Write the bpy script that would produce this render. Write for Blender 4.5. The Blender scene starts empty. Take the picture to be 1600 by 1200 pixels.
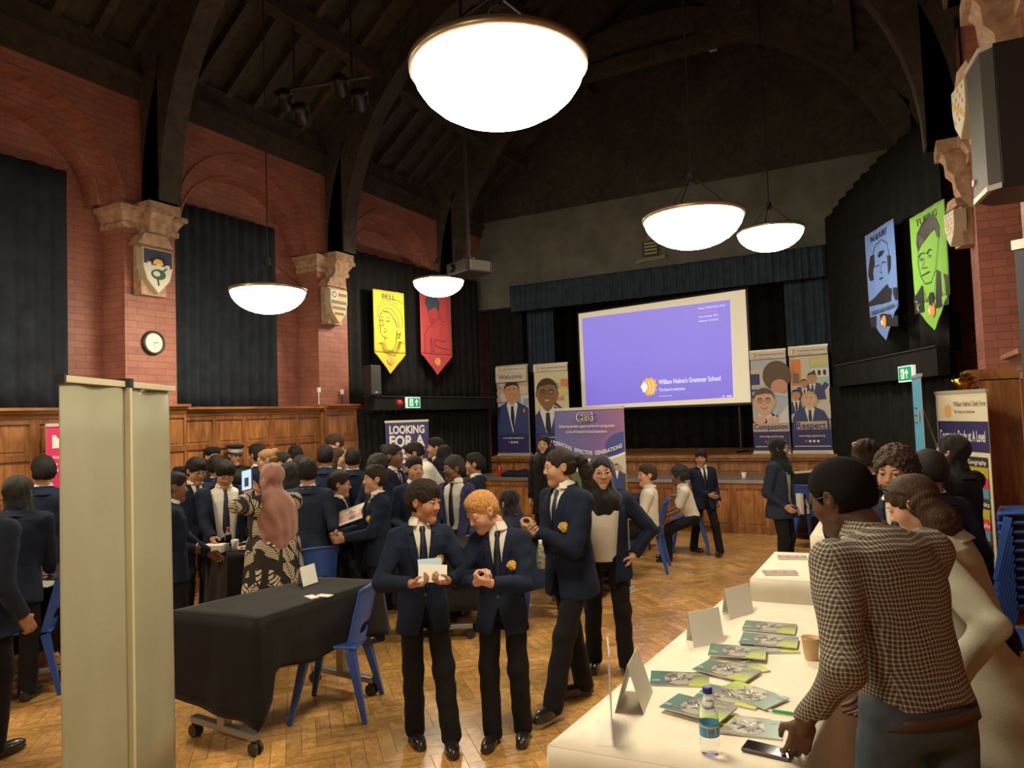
import bpy, math, random
import numpy as np
from mathutils import Vector, Matrix
from mathutils.bvhtree import BVHTree
C = bpy.context.scene.collection
SC = bpy.context.scene
R = math.radians
random.seed(7)

# ---------------------------------------------------------------- camera
CAM_H, YAW, PITCH, ROLL, FPX = 1.85, R(27.9), R(2.64), R(2.06), 1109.0
cam_d = bpy.data.cameras.new('camera'); cam = bpy.data.objects.new('camera', cam_d); C.objects.link(cam)
cam_d.sensor_width = 36; cam_d.lens = 36*FPX/1600; cam_d.clip_end = 100
CAMM = Matrix.Rotation(YAW, 3, 'Z') @ Matrix.Rotation(math.pi/2+PITCH, 3, 'X') @ Matrix.Rotation(-ROLL, 3, 'Z')
cam.matrix_world = Matrix.Translation((0, 0, CAM_H)) @ CAMM.to_4x4()
SC.camera = cam
SC.view_settings.view_transform = 'Standard'; SC.view_settings.look = 'None'
SC.view_settings.gamma = 1; SC.view_settings.use_curve_mapping = False
SC.view_settings.exposure = 1.0
# ---------------------------------------------------------------- world (a closed hall: only a faint even ambient fill)
w = bpy.data.worlds.new('world'); SC.world = w; w.use_nodes = True
w.node_tree.nodes['Background'].inputs[0].default_value = (0.55, 0.62, 0.75, 1)
w.node_tree.nodes['Background'].inputs[1].default_value = 0.25
LAMP_STRENGTH = 26.0

def ray(px, py):
    return (CAMM @ Vector(((px-800)/FPX, (600-py)/FPX, -1)))
def atz(px, py, z=0.0):
    d = ray(px, py); t = (z-CAM_H)/d.z; return Vector((d.x*t, d.y*t, z))
def atx(px, py, X):
    d = ray(px, py); t = X/d.x; return Vector((X, d.y*t, CAM_H+d.z*t))
def aty(px, py, Y):
    d = ray(px, py); t = Y/d.y; return Vector((d.x*t, Y, CAM_H+d.z*t))
def atd(px, py, dep):
    d = ray(px, py); return Vector((d.x*dep, d.y*dep, CAM_H+d.z*dep))
def atplane(px, py, p0, n):
    d = ray(px, py); o = Vector((0, 0, CAM_H)); t = (Vector(p0)-o).dot(n)/d.dot(n); return o+d*t

# ---------------------------------------------------------------- materials
def _mat(name):
    m = bpy.data.materials.new(name); m.use_nodes = True
    return m, m.node_tree, m.node_tree.nodes['Principled BSDF']
MATS = {}
def mat(name, col, rough=0.6, metal=0.0, spec=0.5, noise=0.0, nscale=20, bump=0.0, bscale=60, emit=None, es=1.0,
        trans=0.0, alpha=None, stretch=None, sheen=0.0, coat=0.0, bdist=0.002):
    if name in MATS: return MATS[name]
    m, nt, b = _mat(name)
    c4 = (*col, 1)
    b.inputs['Base Color'].default_value = c4
    b.inputs['Roughness'].default_value = rough; b.inputs['Metallic'].default_value = metal
    b.inputs['Specular IOR Level'].default_value = spec
    b.inputs['Transmission Weight'].default_value = trans
    b.inputs['Sheen Weight'].default_value = sheen
    b.inputs['Coat Weight'].default_value = coat
    if noise or bump:
        tc = nt.nodes.new('ShaderNodeTexCoord'); mp = nt.nodes.new('ShaderNodeMapping')
        nt.links.new(tc.outputs['Object'], mp.inputs[0])
        if stretch: mp.inputs['Scale'].default_value = stretch
    if noise:
        n = nt.nodes.new('ShaderNodeTexNoise'); n.inputs['Scale'].default_value = nscale; n.inputs['Detail'].default_value = 4
        nt.links.new(mp.outputs[0], n.inputs[0])
        r = nt.nodes.new('ShaderNodeMapRange'); r.inputs['To Min'].default_value = 1-noise; r.inputs['To Max'].default_value = 1+noise
        r.inputs['From Min'].default_value = .3; r.inputs['From Max'].default_value = .7
        nt.links.new(n.outputs[0], r.inputs[0])
        x = nt.nodes.new('ShaderNodeVectorMath'); x.operation = 'SCALE'; x.inputs[0].default_value = col
        nt.links.new(r.outputs[0], x.inputs['Scale']); nt.links.new(x.outputs[0], b.inputs['Base Color'])
    if bump:
        n2 = nt.nodes.new('ShaderNodeTexNoise'); n2.inputs['Scale'].default_value = bscale; n2.inputs['Detail'].default_value = 3
        nt.links.new(mp.outputs[0], n2.inputs[0])
        bp = nt.nodes.new('ShaderNodeBump'); bp.inputs['Strength'].default_value = bump; bp.inputs['Distance'].default_value = bdist
        nt.links.new(n2.outputs[0], bp.inputs['Height']); nt.links.new(bp.outputs[0], b.inputs['Normal'])
    if emit:
        b.inputs['Emission Color'].default_value = (*emit, 1); b.inputs['Emission Strength'].default_value = es
    MATS[name] = m
    return m

def brick_mat(name, axes, c1, c2, mortar, sc=1.0):
    m, nt, b = _mat(name)
    tc = nt.nodes.new('ShaderNodeTexCoord'); sp = nt.nodes.new('ShaderNodeSeparateXYZ'); cb = nt.nodes.new('ShaderNodeCombineXYZ')
    nt.links.new(tc.outputs['Object'], sp.inputs[0])
    ge = nt.nodes.new('ShaderNodeNewGeometry'); s2 = nt.nodes.new('ShaderNodeSeparateXYZ'); nt.links.new(ge.outputs['True Normal'], s2.inputs[0])
    ab = nt.nodes.new('ShaderNodeMath'); ab.operation = 'ABSOLUTE'; nt.links.new(s2.outputs[1], ab.inputs[0])
    gt = nt.nodes.new('ShaderNodeMath'); gt.operation = 'GREATER_THAN'; gt.inputs[1].default_value = .7; nt.links.new(ab.outputs[0], gt.inputs[0])
    mz = nt.nodes.new('ShaderNodeMix'); nt.links.new(gt.outputs[0], mz.inputs[0]); nt.links.new(sp.outputs[1], mz.inputs[2]); nt.links.new(sp.outputs[0], mz.inputs[3])
    nt.links.new(mz.outputs[0], cb.inputs[0]); nt.links.new(sp.outputs['XYZ'.index(axes[1])], cb.inputs[1])
    br = nt.nodes.new('ShaderNodeTexBrick'); nt.links.new(cb.outputs[0], br.inputs[0])
    br.inputs['Color1'].default_value = (*c1, 1); br.inputs['Color2'].default_value = (*c2, 1); br.inputs['Mortar'].default_value = (*mortar, 1)
    br.inputs['Scale'].default_value = 1.0; br.inputs['Brick Width'].default_value = .22; br.inputs['Row Height'].default_value = .072
    br.inputs['Mortar Size'].default_value = .005; br.inputs['Mortar Smooth'].default_value = .3; br.inputs['Bias'].default_value = 0
    n = nt.nodes.new('ShaderNodeTexNoise'); n.inputs['Scale'].default_value = 3; n.inputs['Detail'].default_value = 5
    nt.links.new(tc.outputs['Object'], n.inputs[0])
    mx = nt.nodes.new('ShaderNodeMixRGB'); mx.blend_type = 'MULTIPLY'; mx.inputs[0].default_value = .5
    nt.links.new(br.outputs[0], mx.inputs[1]); 
    rp = nt.nodes.new('ShaderNodeValToRGB'); rp.color_ramp.elements[0].position = .3; rp.color_ramp.elements[0].color = (.5, .45, .42, 1); rp.color_ramp.elements[1].position = .7; rp.color_ramp.elements[1].color = (1, 1, 1, 1)
    nt.links.new(n.outputs[0], rp.inputs[0]); nt.links.new(rp.outputs[0], mx.inputs[2]); nt.links.new(mx.outputs[0], b.inputs['Base Color'])
    bp = nt.nodes.new('ShaderNodeBump'); bp.inputs['Strength'].default_value = .5; bp.inputs['Distance'].default_value = .004; bp.invert = True
    nt.links.new(br.outputs['Fac'], bp.inputs['Height']); nt.links.new(bp.outputs[0], b.inputs['Normal'])
    b.inputs['Roughness'].default_value = .55
    MATS[name] = m; return m

def wood_mat(name, c1, c2, scale=(1, 1, 1), rough=.4, coat=.2, rnd=False):
    m, nt, b = _mat(name)
    tc = nt.nodes.new('ShaderNodeTexCoord'); mp = nt.nodes.new('ShaderNodeMapping'); mp.inputs['Scale'].default_value = scale
    nt.links.new(tc.outputs['Object'], mp.inputs[0])
    n = nt.nodes.new('ShaderNodeTexNoise'); n.inputs['Scale'].default_value = 6; n.inputs['Detail'].default_value = 6; n.inputs['Distortion'].default_value = 1.2
    nt.links.new(mp.outputs[0], n.inputs[0])
    rp = nt.nodes.new('ShaderNodeValToRGB'); rp.color_ramp.elements[0].position = .35; rp.color_ramp.elements[0].color = (*c1, 1)
    rp.color_ramp.elements[1].position = .68; rp.color_ramp.elements[1].color = (*c2, 1)
    nt.links.new(n.outputs[0], rp.inputs[0]); out = rp.outputs[0]
    n3 = nt.nodes.new('ShaderNodeTexNoise'); n3.inputs['Scale'].default_value = 1.3; nt.links.new(tc.outputs['Object'], n3.inputs[0])
    mr = nt.nodes.new('ShaderNodeMapRange'); mr.inputs['From Min'].default_value = .3; mr.inputs['From Max'].default_value = .7; mr.inputs['To Min'].default_value = .7; mr.inputs['To Max'].default_value = 1.2
    nt.links.new(n3.outputs[0], mr.inputs[0])
    sc = nt.nodes.new('ShaderNodeVectorMath'); sc.operation = 'SCALE'; nt.links.new(out, sc.inputs[0]); nt.links.new(mr.outputs[0], sc.inputs['Scale'])
    out = sc.outputs[0]
    if rnd:
        at = nt.nodes.new('ShaderNodeAttribute'); at.attribute_name = 'tone'
        s2 = nt.nodes.new('ShaderNodeVectorMath'); s2.operation = 'MULTIPLY'; nt.links.new(out, s2.inputs[0]); nt.links.new(at.outputs['Color'], s2.inputs[1])
        out = s2.outputs[0]
    nt.links.new(out, b.inputs['Base Color'])
    b.inputs['Roughness'].default_value = rough; b.inputs['Coat Weight'].default_value = coat; b.inputs['Coat Roughness'].default_value = .25
    MATS[name] = m; return m

# ---------------------------------------------------------------- mesh builder
class MB:
    def __init__(s): s.v = []; s.f = []; s.m = []; s.mats = []
    def mi(s, m):
        if m is None: return 0
        if m not in s.mats: s.mats.append(m)
        return s.mats.index(m)
    def add(s, vs, fs, m=None, M=None):
        o = len(s.v); k = s.mi(m)
        if M is not None: vs = [M @ Vector(v) for v in vs]
        s.v.extend([tuple(v) for v in vs]); s.f.extend([tuple(o+i for i in f) for f in fs]); s.m.extend([k]*len(fs)); return s
    def box(s, c, d, m=None, rz=0, M=None, taper=None):
        hx, hy, hz = d[0]/2, d[1]/2, d[2]/2; tx, ty = taper or (1, 1)
        vs = [(-hx*tx, -hy*ty, -hz), (hx*tx, -hy*ty, -hz), (hx*tx, hy*ty, -hz), (-hx*tx, hy*ty, -hz), (-hx, -hy, hz), (hx, -hy, hz), (hx, hy, hz), (-hx, hy, hz)]
        T = Matrix.Translation(c) @ Matrix.Rotation(rz, 4, 'Z')
        if M is not None: T = T @ M
        return s.add(vs, [(0, 3, 2, 1), (4, 5, 6, 7), (0, 1, 5, 4), (1, 2, 6, 5), (2, 3, 7, 6), (3, 0, 4, 7)], m, T)
    def b2(s, lo, hi, m=None):
        return s.box([(a+b)/2 for a, b in zip(lo, hi)], [abs(b-a) for a, b in zip(lo, hi)], m)
    def prism(s, poly, a, b, axis='z', m=None, M=None):
        # poly 2-D points extruded from a to b along axis; ngon caps
        def p3(p, t): return {'z': (p[0], p[1], t), 'x': (t, p[0], p[1]), 'y': (p[0], t, p[1])}[axis]
        n = len(poly); vs = [p3(p, a) for p in poly]+[p3(p, b) for p in poly]
        fs = [tuple(range(n))[::-1], tuple(range(n, 2*n))]+[(i, (i+1) % n, n+(i+1) % n, n+i) for i in range(n)]
        return s.add(vs, fs, m, M)
    def lathe(s, prof, n=24, m=None, M=None, cap=True):
        vs = []; fs = []
        for r, z in prof:
            for k in range(n): a = 2*math.pi*k/n; vs.append((r*math.cos(a), r*math.sin(a), z))
        for j in range(len(prof)-1):
            for k in range(n): fs.append((j*n+k, j*n+(k+1) % n, (j+1)*n+(k+1) % n, (j+1)*n+k))
        if cap:
            fs.append(tuple(range(n))[::-1]); fs.append(tuple(range((len(prof)-1)*n, len(prof)*n)))
        return s.add(vs, fs, m, M)
    def tube(s, pts, r, n=8, m=None, M=None):
        pts = [Vector(p) for p in pts]; rs = r if isinstance(r, (list, tuple)) else [r]*len(pts)
        vs = []; fs = []; up = None
        for i, p in enumerate(pts):
            t = (pts[min(i+1, len(pts)-1)]-pts[max(i-1, 0)]).normalized()
            if up is None: up = Vector((0, 0, 1)) if abs(t.z) < .9 else Vector((1, 0, 0))
            a = t.cross(up).normalized(); b2 = a.cross(t).normalized(); up = b2
            for k in range(n):
                an = 2*math.pi*k/n; vs.append(p+(a*math.cos(an)+b2*math.sin(an))*rs[i])
        for i in range(len(pts)-1):
            for k in range(n): fs.append((i*n+k, i*n+(k+1) % n, (i+1)*n+(k+1) % n, (i+1)*n+k))
        fs.append(tuple(range(n))[::-1]); fs.append(tuple(range((len(pts)-1)*n, len(pts)*n)))
        return s.add(vs, fs, m, M)
    def grid(s, fn, nu, nv, m=None):
        vs = [fn(i/nu, j/nv) for j in range(nv+1) for i in range(nu+1)]
        fs = [(j*(nu+1)+i, j*(nu+1)+i+1, (j+1)*(nu+1)+i+1, (j+1)*(nu+1)+i) for j in range(nv) for i in range(nu)]
        return s.add(vs, fs, m)
    def build(s, name, m=None, parent=None, smooth=False, loc=None, rz=0, bevel=0):
        me = bpy.data.meshes.new(name); me.from_pydata([tuple(v) for v in s.v], [], s.f)
        if s.mats:
            for k in s.mats: me.materials.append(k)
            me.polygons.foreach_set('material_index', s.m)
        elif m is not None: me.materials.append(m)
        if smooth: me.polygons.foreach_set('use_smooth', [True]*len(me.polygons))
        me.update()
        o = bpy.data.objects.new(name, me); C.objects.link(o)
        if parent is not None: o.parent = parent
        if loc is not None: o.location = loc
        o.rotation_euler.z = rz
        if bevel:
            md = o.modifiers.new('bevel', 'BEVEL'); md.width = bevel; md.segments = 2; md.limit_method = 'ANGLE'; md.angle_limit = R(40)
        return o

def struct(o): o['kind'] = 'structure'; return o
def tag(o, label, cat, group=None, kind=None):
    o['label'] = label; o['category'] = cat
    if group: o['group'] = group
    if kind: o['kind'] = kind
    return o
def thing(name, label, cat, loc=(0, 0, 0), rz=0, group=None):
    o = bpy.data.objects.new(name, None); o.empty_display_size = .1; C.objects.link(o); o.location = loc; o.rotation_euler.z = rz
    return tag(o, label, cat, group)
def copy_tree(o, parent=None):
    c = o.copy(); C.objects.link(c)
    if parent is not None: c.parent = parent
    for ch in list(o.children): copy_tree(ch, c)
    return c

# ---------------------------------------------------------------- flat printed designs (text and shapes printed on a panel)
_TX = {}
def text_mesh(s, bold=0.0):
    k = (s, bold)
    if k in _TX: return _TX[k]
    cu = bpy.data.curves.new('t', 'FONT'); cu.body = s; cu.size = 1; cu.offset = bold; cu.resolution_u = 3
    o = bpy.data.objects.new('t', cu); C.objects.link(o)
    dg = bpy.context.evaluated_depsgraph_get(); me = o.evaluated_get(dg).to_mesh()
    vs = [tuple(v.co) for v in me.vertices]; fs = [tuple(p.vertices) for p in me.polygons]
    o.evaluated_get(dg).to_mesh_clear(); bpy.data.objects.remove(o); bpy.data.curves.remove(cu)
    _TX[k] = (vs, fs); return _TX[k]
def flat(name, col, rough=.55, emit=0.0):
    return mat('print_'+name, col, rough, emit=col if emit else None, es=emit)
class Design:
    """shapes printed on a rectangular panel of size W x H; u right, v up, origin bottom left; fu maps (u,v,layer) to 3-D"""
    def __init__(s, fmap=None): s.mb = MB(); s.layer = 0; s.fmap = fmap or (lambda u, v, l: (u, -.0012*l-.001, v))
    def poly(s, pts, m, keep=False):
        if not keep: s.layer += 1
        s.mb.add([s.fmap(u, v, s.layer) for u, v in pts], [tuple(range(len(pts)))], m); return s
    def rect(s, u0, v0, u1, v1, m, keep=False):
        nu = 1
        return s.poly([(u0, v0), (u1, v0), (u1, v1), (u0, v1)], m, keep)
    def ell(s, cu, cv, a, b, m, n=20, a0=0, a1=360, keep=False, rot=0):
        pts = []
        for k in range(n+(0 if a1-a0 >= 360 else 1)):
            t = R(a0+(a1-a0)*k/n); x, y = a*math.cos(t), b*math.sin(t)
            pts.append((cu+x*math.cos(rot)-y*math.sin(rot), cv+x*math.sin(rot)+y*math.cos(rot)))
        return s.poly(pts, m, keep)
    def line(s, pts, wdt, m):
        s.layer += 1
        for (a, b) in zip(pts[:-1], pts[1:]):
            dx, dy = b[0]-a[0], b[1]-a[1]; L = math.hypot(dx, dy) or 1; nx, ny = -dy/L*wdt/2, dx/L*wdt/2; ex, ey = dx/L*wdt*.3, dy/L*wdt*.3
            q = [(a[0]+nx-ex, a[1]+ny-ey), (a[0]-nx-ex, a[1]-ny-ey), (b[0]-nx+ex, b[1]-ny+ey), (b[0]+nx+ex, b[1]+ny+ey)]
            s.mb.add([s.fmap(u, v, s.layer) for u, v in q], [(0, 1, 2, 3)], m)
        return s
    def text(s, txt, u, v, h, m, width=None, bold=0.0, align='c', warp=None):
        """h = cap height; width forces the line length"""
        vs, fs = text_mesh(txt, bold)
        if not vs: return s
        x0 = min(p[0] for p in vs); x1 = max(p[0] for p in vs); sc = h/.70; sx = sc
        if width: sx = width/(x1-x0)
        L = (x1-x0)*sx; off = {'c': -L/2, 'l': 0, 'r': -L}[align]
        s.layer += 1; out = []
        for p in vs:
            uu = u+off+(p[0]-x0)*sx; vv = v+p[1]*sc
            if warp: uu, vv = warp(uu, vv)
            out.append(s.fmap(uu, vv, s.layer))
        s.mb.add(out, fs, m); return s
    def build(s, name, parent=None): return s.mb.build(name, None, parent)
LION = [(.06, .62), (.0, .5), (.05, .44), (.1, .46), (.08, .38), (.13, .34), (.1, .28), (.2, .22), (.3, .26), (.26, .1), (.36, .16), (.4, .0), (.52, .12), (.62, .02), (.68, .16), (.82, .1), (.82, .26), (.96, .3), (.9, .46), (1., .58), (.9, .7), (.94, .86), (.78, .86), (.68, 1.), (.54, .92), (.38, .98), (.3, .88), (.16, .84), (.16, .74)]
LIONF = [(.09, .62), (.03, .5), (.1, .48), (.12, .36), (.14, .28), (.22, .26), (.34, .32), (.42, .46), (.4, .62), (.3, .76), (.18, .74)]
def lion(D, u, v, s, m, m2=None):
    D.poly([(u+a*s, v+b*s) for a, b in LION], m)
    if m2:
        D.poly([(u+a*s, v+b*s) for a, b in LIONF], m2)
        D.line([(u+.5*s, v+.8*s), (u+.6*s, v+.5*s), (u+.52*s, v+.2*s)], s*.035, m2)
        D.line([(u+.7*s, v+.82*s), (u+.8*s, v+.5*s), (u+.68*s, v+.2*s)], s*.035, m2)
# ================================================================= THE HALL
WL, WR = -7.1, .78          # pilaster faces of the long walls
M_brX = brick_mat('brick_side', 'YZ', (.40, .150, .105), (.32, .115, .082), (.22, .105, .08))
M_brY = brick_mat('brick_end', 'XZ', (.40, .150, .105), (.32, .115, .082), (.22, .105, .08))
M_stone = mat('sandstone', (.42, .27, .17), .8, noise=.35, nscale=14, bump=.5, bscale=40)
M_oak = wood_mat('oak_panelling', (.24, .085, .022), (.46, .20, .06), (2, 2, .35), .38)
M_oakd = wood_mat('oak_frame', (.17, .06, .018), (.36, .14, .042), (2, 2, .35), .38)
M_oakh = wood_mat('oak_moulding', (.22, .085, .026), (.42, .18, .055), (1.5, .3, 1.5), .38)
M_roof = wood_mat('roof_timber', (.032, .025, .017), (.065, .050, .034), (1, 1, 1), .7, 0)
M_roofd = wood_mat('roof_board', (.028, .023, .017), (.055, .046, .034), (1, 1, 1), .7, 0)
M_black = mat('black_curtain_cloth', (.010, .0103, .0105), .95, noise=.3, nscale=8, spec=.2)
M_blue = mat('blue_grey_curtain_cloth', (.030, .046, .068), .9, noise=.25, nscale=6, spec=.2)
M_blind = mat('navy_black_curtain_cloth', (.019, .024, .034), .95, noise=.25, nscale=6, spec=.2)
M_grey = mat('grey_plaster', (.125, .125, .108), .85, noise=.25, nscale=2.5)
M_floor = wood_mat('parquet_block', (.52, .265, .075), (.76, .44, .15), (3, 3, 3), .26, .4, rnd=True)
M_fgap = mat('parquet_joint', (.20, .09, .035), .6)
M_metal = mat('brushed_metal', (.55, .55, .56), .35, .9)
M_darkmetal = mat('dark_metal', (.05, .05, .055), .4, .6)
M_white = mat('white_plastic', (.75, .75, .72), .4)
M_blk = mat('black_plastic', (.018, .018, .02), .45)

# ---- floor: herringbone of oak blocks
def herringbone():
    import colorsys
    L, W = .34, .085; g = .0018
    vs = []; fs = []; cols = []; mi = []
    x0, x1, y0, y1 = -7.45, 1.15, -4.4, 11.0
    a = R(45); ca, sa = math.cos(a), math.sin(a)
    rng = random.Random(3)
    n = 130
    for i in range(-n, n):
        for j in range(-n, n):
            # zig-zag columns: pair (horizontal, vertical) stepping along the diagonal
            bx = i*W + j*L*1.0; by = i*W - j*L*1.0
            for k in (0, 1):
                if k == 0: q = (bx, by, bx+L, by+W)
                else: q = (bx+L, by+W-L, bx+L+W, by+W)
                # second block stands at the end of the first
                cx, cy = (q[0]+q[2])/2, (q[1]+q[3])/2
                X = cx*ca-cy*sa; Y = cx*sa+cy*ca
                X -= 3; Y += 3
                if not (x0 < X < x1 and y0 < Y < y1): continue
                pts = [(q[0]+g, q[1]+g), (q[2]-g, q[1]+g), (q[2]-g, q[3]-g), (q[0]+g, q[3]-g)]
                o = len(vs)
                for (u, v) in pts: vs.append((u*ca-v*sa-3, u*sa+v*ca+3, 0))
                fs.append((o, o+1, o+2, o+3)); t = rng.uniform(.76, 1.12); r = rng.uniform(-.03, .03)
                cols.append((t*(1+r), t, t*(1-r*1.5))); mi.append(0)
    o = len(vs); vs += [(x0-.1, y0-.1, -.0015), (x1+.1, y0-.1, -.0015), (x1+.1, y1+.1, -.0015), (x0-.1, y1+.1, -.0015)]; fs.append((o, o+1, o+2, o+3)); cols.append((1, 1, 1)); mi.append(1)
    me = bpy.data.meshes.new('floor'); me.from_pydata(vs, [], fs); me.materials.append(M_floor); me.materials.append(M_fgap)
    me.polygons.foreach_set('material_index', mi)
    ca_ = me.color_attributes.new('tone', 'FLOAT_COLOR', 'CORNER')
    arr = np.repeat(np.array([(*c, 1) for c in cols], dtype=np.float32), 4, axis=0)
    ca_.data.foreach_set('color', arr.ravel())
    me.update(); ob = bpy.data.objects.new('floor', me); C.objects.link(ob); return struct(ob)
herringbone()

# ---- long walls
BAYS = [(-1.1, -.49), (1.8, 2.41), (4.70, 5.31), (7.59, 8.21), (10.5, 11.12)]    # pilasters along Y
ZCAP, ZTOP, ZC = 4.22, 5.46, 2.08
def arch_panel(mb, xf, xb, ya, yb, zs, ztop, rx, rz_, m, n=22):
    """wall piece above the spring line between ya and yb with an arched hole (half axes rx, rz_)"""
    yc = (ya+yb)/2
    for k in range(n):
        t0, t1 = math.pi*k/n, math.pi*(k+1)/n
        y0, z0 = yc-rx*math.cos(t0), zs+rz_*math.sin(t0); y1, z1 = yc-rx*math.cos(t1), zs+rz_*math.sin(t1)
        e0 = ya+(yb-ya)*k/n; e1 = ya+(yb-ya)*(k+1)/n
        mb.add([(xf, y0, z0), (xf, y1, z1), (xf, e1, ztop), (xf, e0, ztop)], [(0, 1, 2, 3)], m)
        mb.add([(xf, y0, z0), (xf, y1, z1), (xb, y1, z1), (xb, y0, z0)], [(0, 1, 2, 3)], m)
    mb.add([(xf, ya, zs), (xf, yc-rx, zs), (xf, ya, ztop)], [(0, 1, 2)], m); mb.add([(xf, yb, zs), (xf, yc+rx, zs), (xf, yb, ztop)], [(0, 1, 2)], m)
def arch_ring(mb, x, yc, zs, rx, rz_, t, proud, m, n=26, legs=0):
    pts = []
    for k in range(n+1):
        a = math.pi*k/n; pts.append((a, ))
    s = 1 if x < -3 else -1
    for k in range(n):
        a0, a1 = math.pi*k/n, math.pi*(k+1)/n
        P = lambda a, r, xx: (xx, yc-(rx+r)*math.cos(a), zs+(rz_+r)*math.sin(a))
        q = [P(a0, 0, x+s*proud), P(a1, 0, x+s*proud), P(a1, t, x+s*proud), P(a0, t, x+s*proud), P(a0, 0, x), P(a1, 0, x), P(a1, t, x), P(a0, t, x)]
        mb.add(q, [(0, 1, 2, 3), (3, 2, 6, 7), (1, 0, 4, 5)], m)

def long_wall(side):
    s = 1 if side == 'left' else -1
    xf = WL if side == 'left' else WR
    xb = xf-s*.38
    mb = MB()
    y0, y1 = -4.5, 14.6
    mb.b2((xb-s*.3, y0, 0), (xb, y1, ZTOP), M_brX)        # back of the recesses
    for (a, b) in BAYS:
        mb.b2((xb, a, 0), (xf, b, ZTOP), M_brX)
        for q in (a, b): pass
    # arches
    edges = [(-4.0, -1.1)]+[(BAYS[i][1], BAYS[i+1][0]) for i in range(len(BAYS)-1)]+[(11.12, 14.0)]
    for (a, b) in edges:
        rx = (b-a)/2-.02
        arch_panel(mb, xf, xb, a, b, ZCAP+.02, ZTOP, rx, 1.03, M_brX)
        arch_ring(mb, xf, (a+b)/2, ZCAP+.02, rx, 1.03, .035, .02, M_brX)
        # inner order
        arch_panel(mb, xf-s*.16, xb, a+.02, b-.02, ZCAP+.02, ZCAP+1.05, rx-.17, .78, M_brX)
        arch_ring(mb, xf-s*.16, (a+b)/2, ZCAP+.02, rx-.17, .78, .03, .015, M_brX)
    struct(mb.build('wall_'+side, None)); 
long_wall('left'); long_wall('right')

# ---- stone capitals with corbels on every pilaster in view (built on the walls)
def capital(x, ya, yb, s, nm):
    mb = MB(); yc = (ya+yb)/2; w = yb-ya
    prof = [(0, -.20), (.03, -.20), (.035, -.15), (.02, -.12), (.07, -.03), (.10, -.02), (.10, .03), (0, .03)]
    for (px, pz), (qx, qz) in zip(prof[:-1], prof[1:]):
        e0, e1 = px, qx
        a0 = [(x+s*px, ya-e0, ZCAP+pz), (x+s*px, yb+e0, ZCAP+pz), (x+s*qx, yb+e1, ZCAP+qz), (x+s*qx, ya-e1, ZCAP+qz)]
        mb.add(a0, [(0, 1, 2, 3)], M_stone)
        for yy, sg in ((ya, -1), (yb, 1)):
            mb.add([(x-s*.37, yy+sg*e0, ZCAP+pz), (x+s*px, yy+sg*e0, ZCAP+pz), (x+s*qx, yy+sg*e1, ZCAP+qz), (x-s*.37, yy+sg*e1, ZCAP+qz)], [(0, 1, 2, 3)], M_stone)
    # corbel carrying the roof truss
    cp = [(0, ZCAP+.06), (.23, ZCAP+.06), (.23, ZCAP-.02), (.19, ZCAP-.08), (.18, ZCAP-.2), (.13, ZCAP-.26), (.12, ZCAP-.38), (.06, ZCAP-.52), (0, ZCAP-.58)]
    mb.prism([(x+s*a, z) for a, z in cp], yc-.13, yc+.13, 'y', M_stone)
    mb.b2((x, yc-.19, ZCAP-.03), (x+s*.26, yc+.19, ZCAP+.08), M_stone)
    return struct(mb.build(nm))
n = 1
for (a, b) in BAYS[1:4]:
    capital(WL, a, b, 1, 'trim_%d' % n); n += 1
    capital(WR, a, b, -1, 'trim_%d' % n); n += 1

# ---- oak wainscot
def wainscot(x, s, y0, y1, nm, zt=ZC):
    mb = MB(); mb.b2((x-s*.30, y0, 0), (x, y1, zt-.08), M_oak)
    # frame: rails and stiles stand 18 mm proud
    rails = [(0, .26), (.78, .86), (1.36, 1.43), (1.66, 1.72), (zt-.16, zt-.08)]
    rails = [(0, .22), (.66, .73), (1.17, 1.24), (1.60, 1.66), (zt-.14, zt-.08)]
    for a, b in rails: mb.b2((x, y0, a), (x+s*.02, y1, b), M_oakd)
    npan = max(1, round((y1-y0)/.47)); st = (y1-y0)/npan
    for k in range(npan+1):
        yy = y0+k*st; w = .055 if k % 3 else .085
        a = max(y0, yy-w/2); b = min(y1, yy+w/2)
        mb.b2((x, a, 0), (x+s*.0215, b, zt-.08), M_oakd)
    # raised fields
    for a, b in zip([r[1] for r in rails[:-1]], [r[0] for r in rails[1:]]):
        for k in range(npan):
            ya, yb = y0+k*st+.055, y0+(k+1)*st-.055
            mb.b2((x, ya+.025, a+.03), (x+s*.008, yb-.025, b-.03), M_oak)
    prof = [(0, -.09), (.03, -.09), (.035, -.06), (.06, -.045), (.07, -.02), (.11, -.015), (.11, .012), (-.32, .012)]
    for (p, q), (p2, q2) in zip(prof[:-1], prof[1:]):
        mb.add([(x+s*p, y0, zt+q), (x+s*p, y1, zt+q), (x+s*p2, y1, zt+q2), (x+s*p2, y0, zt+q2)], [(0, 1, 2, 3)], M_oakh)
    for yy in (y0, y1):
        mb.add([(x-s*.3, yy, zt-.09)]+[(x+s*p, yy, zt+q) for p, q in prof], [tuple(range(9))], M_oakh)
    return struct(mb.build(nm))
wn = 20
for s, x in ((1, WL), (-1, WR)):
    yy = -4.0
    for (a, b) in BAYS[:4]:
        wainscot(x+s*.01 if s > 0 else x+.34, s, yy, a-.03, 'trim_%d' % wn, ZC); wn += 1
        wainscot(x+s*(.09 if s > 0 else .04), s, a-.03, b+.03, 'trim_%d' % wn, ZC+.03); wn += 1
        yy = b+.03
# skirting
for s, x, nm in ((1, WL, 'left'), (-1, WR, 'right')):
    xx = x if s > 0 else x+.36; b = MB(); b.b2((xx+s*.02, -4, 0), (xx+s*(.125 if s > 0 else .07), 8.2, .14), M_oakd); struct(b.build('baseboard_'+nm))

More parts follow.
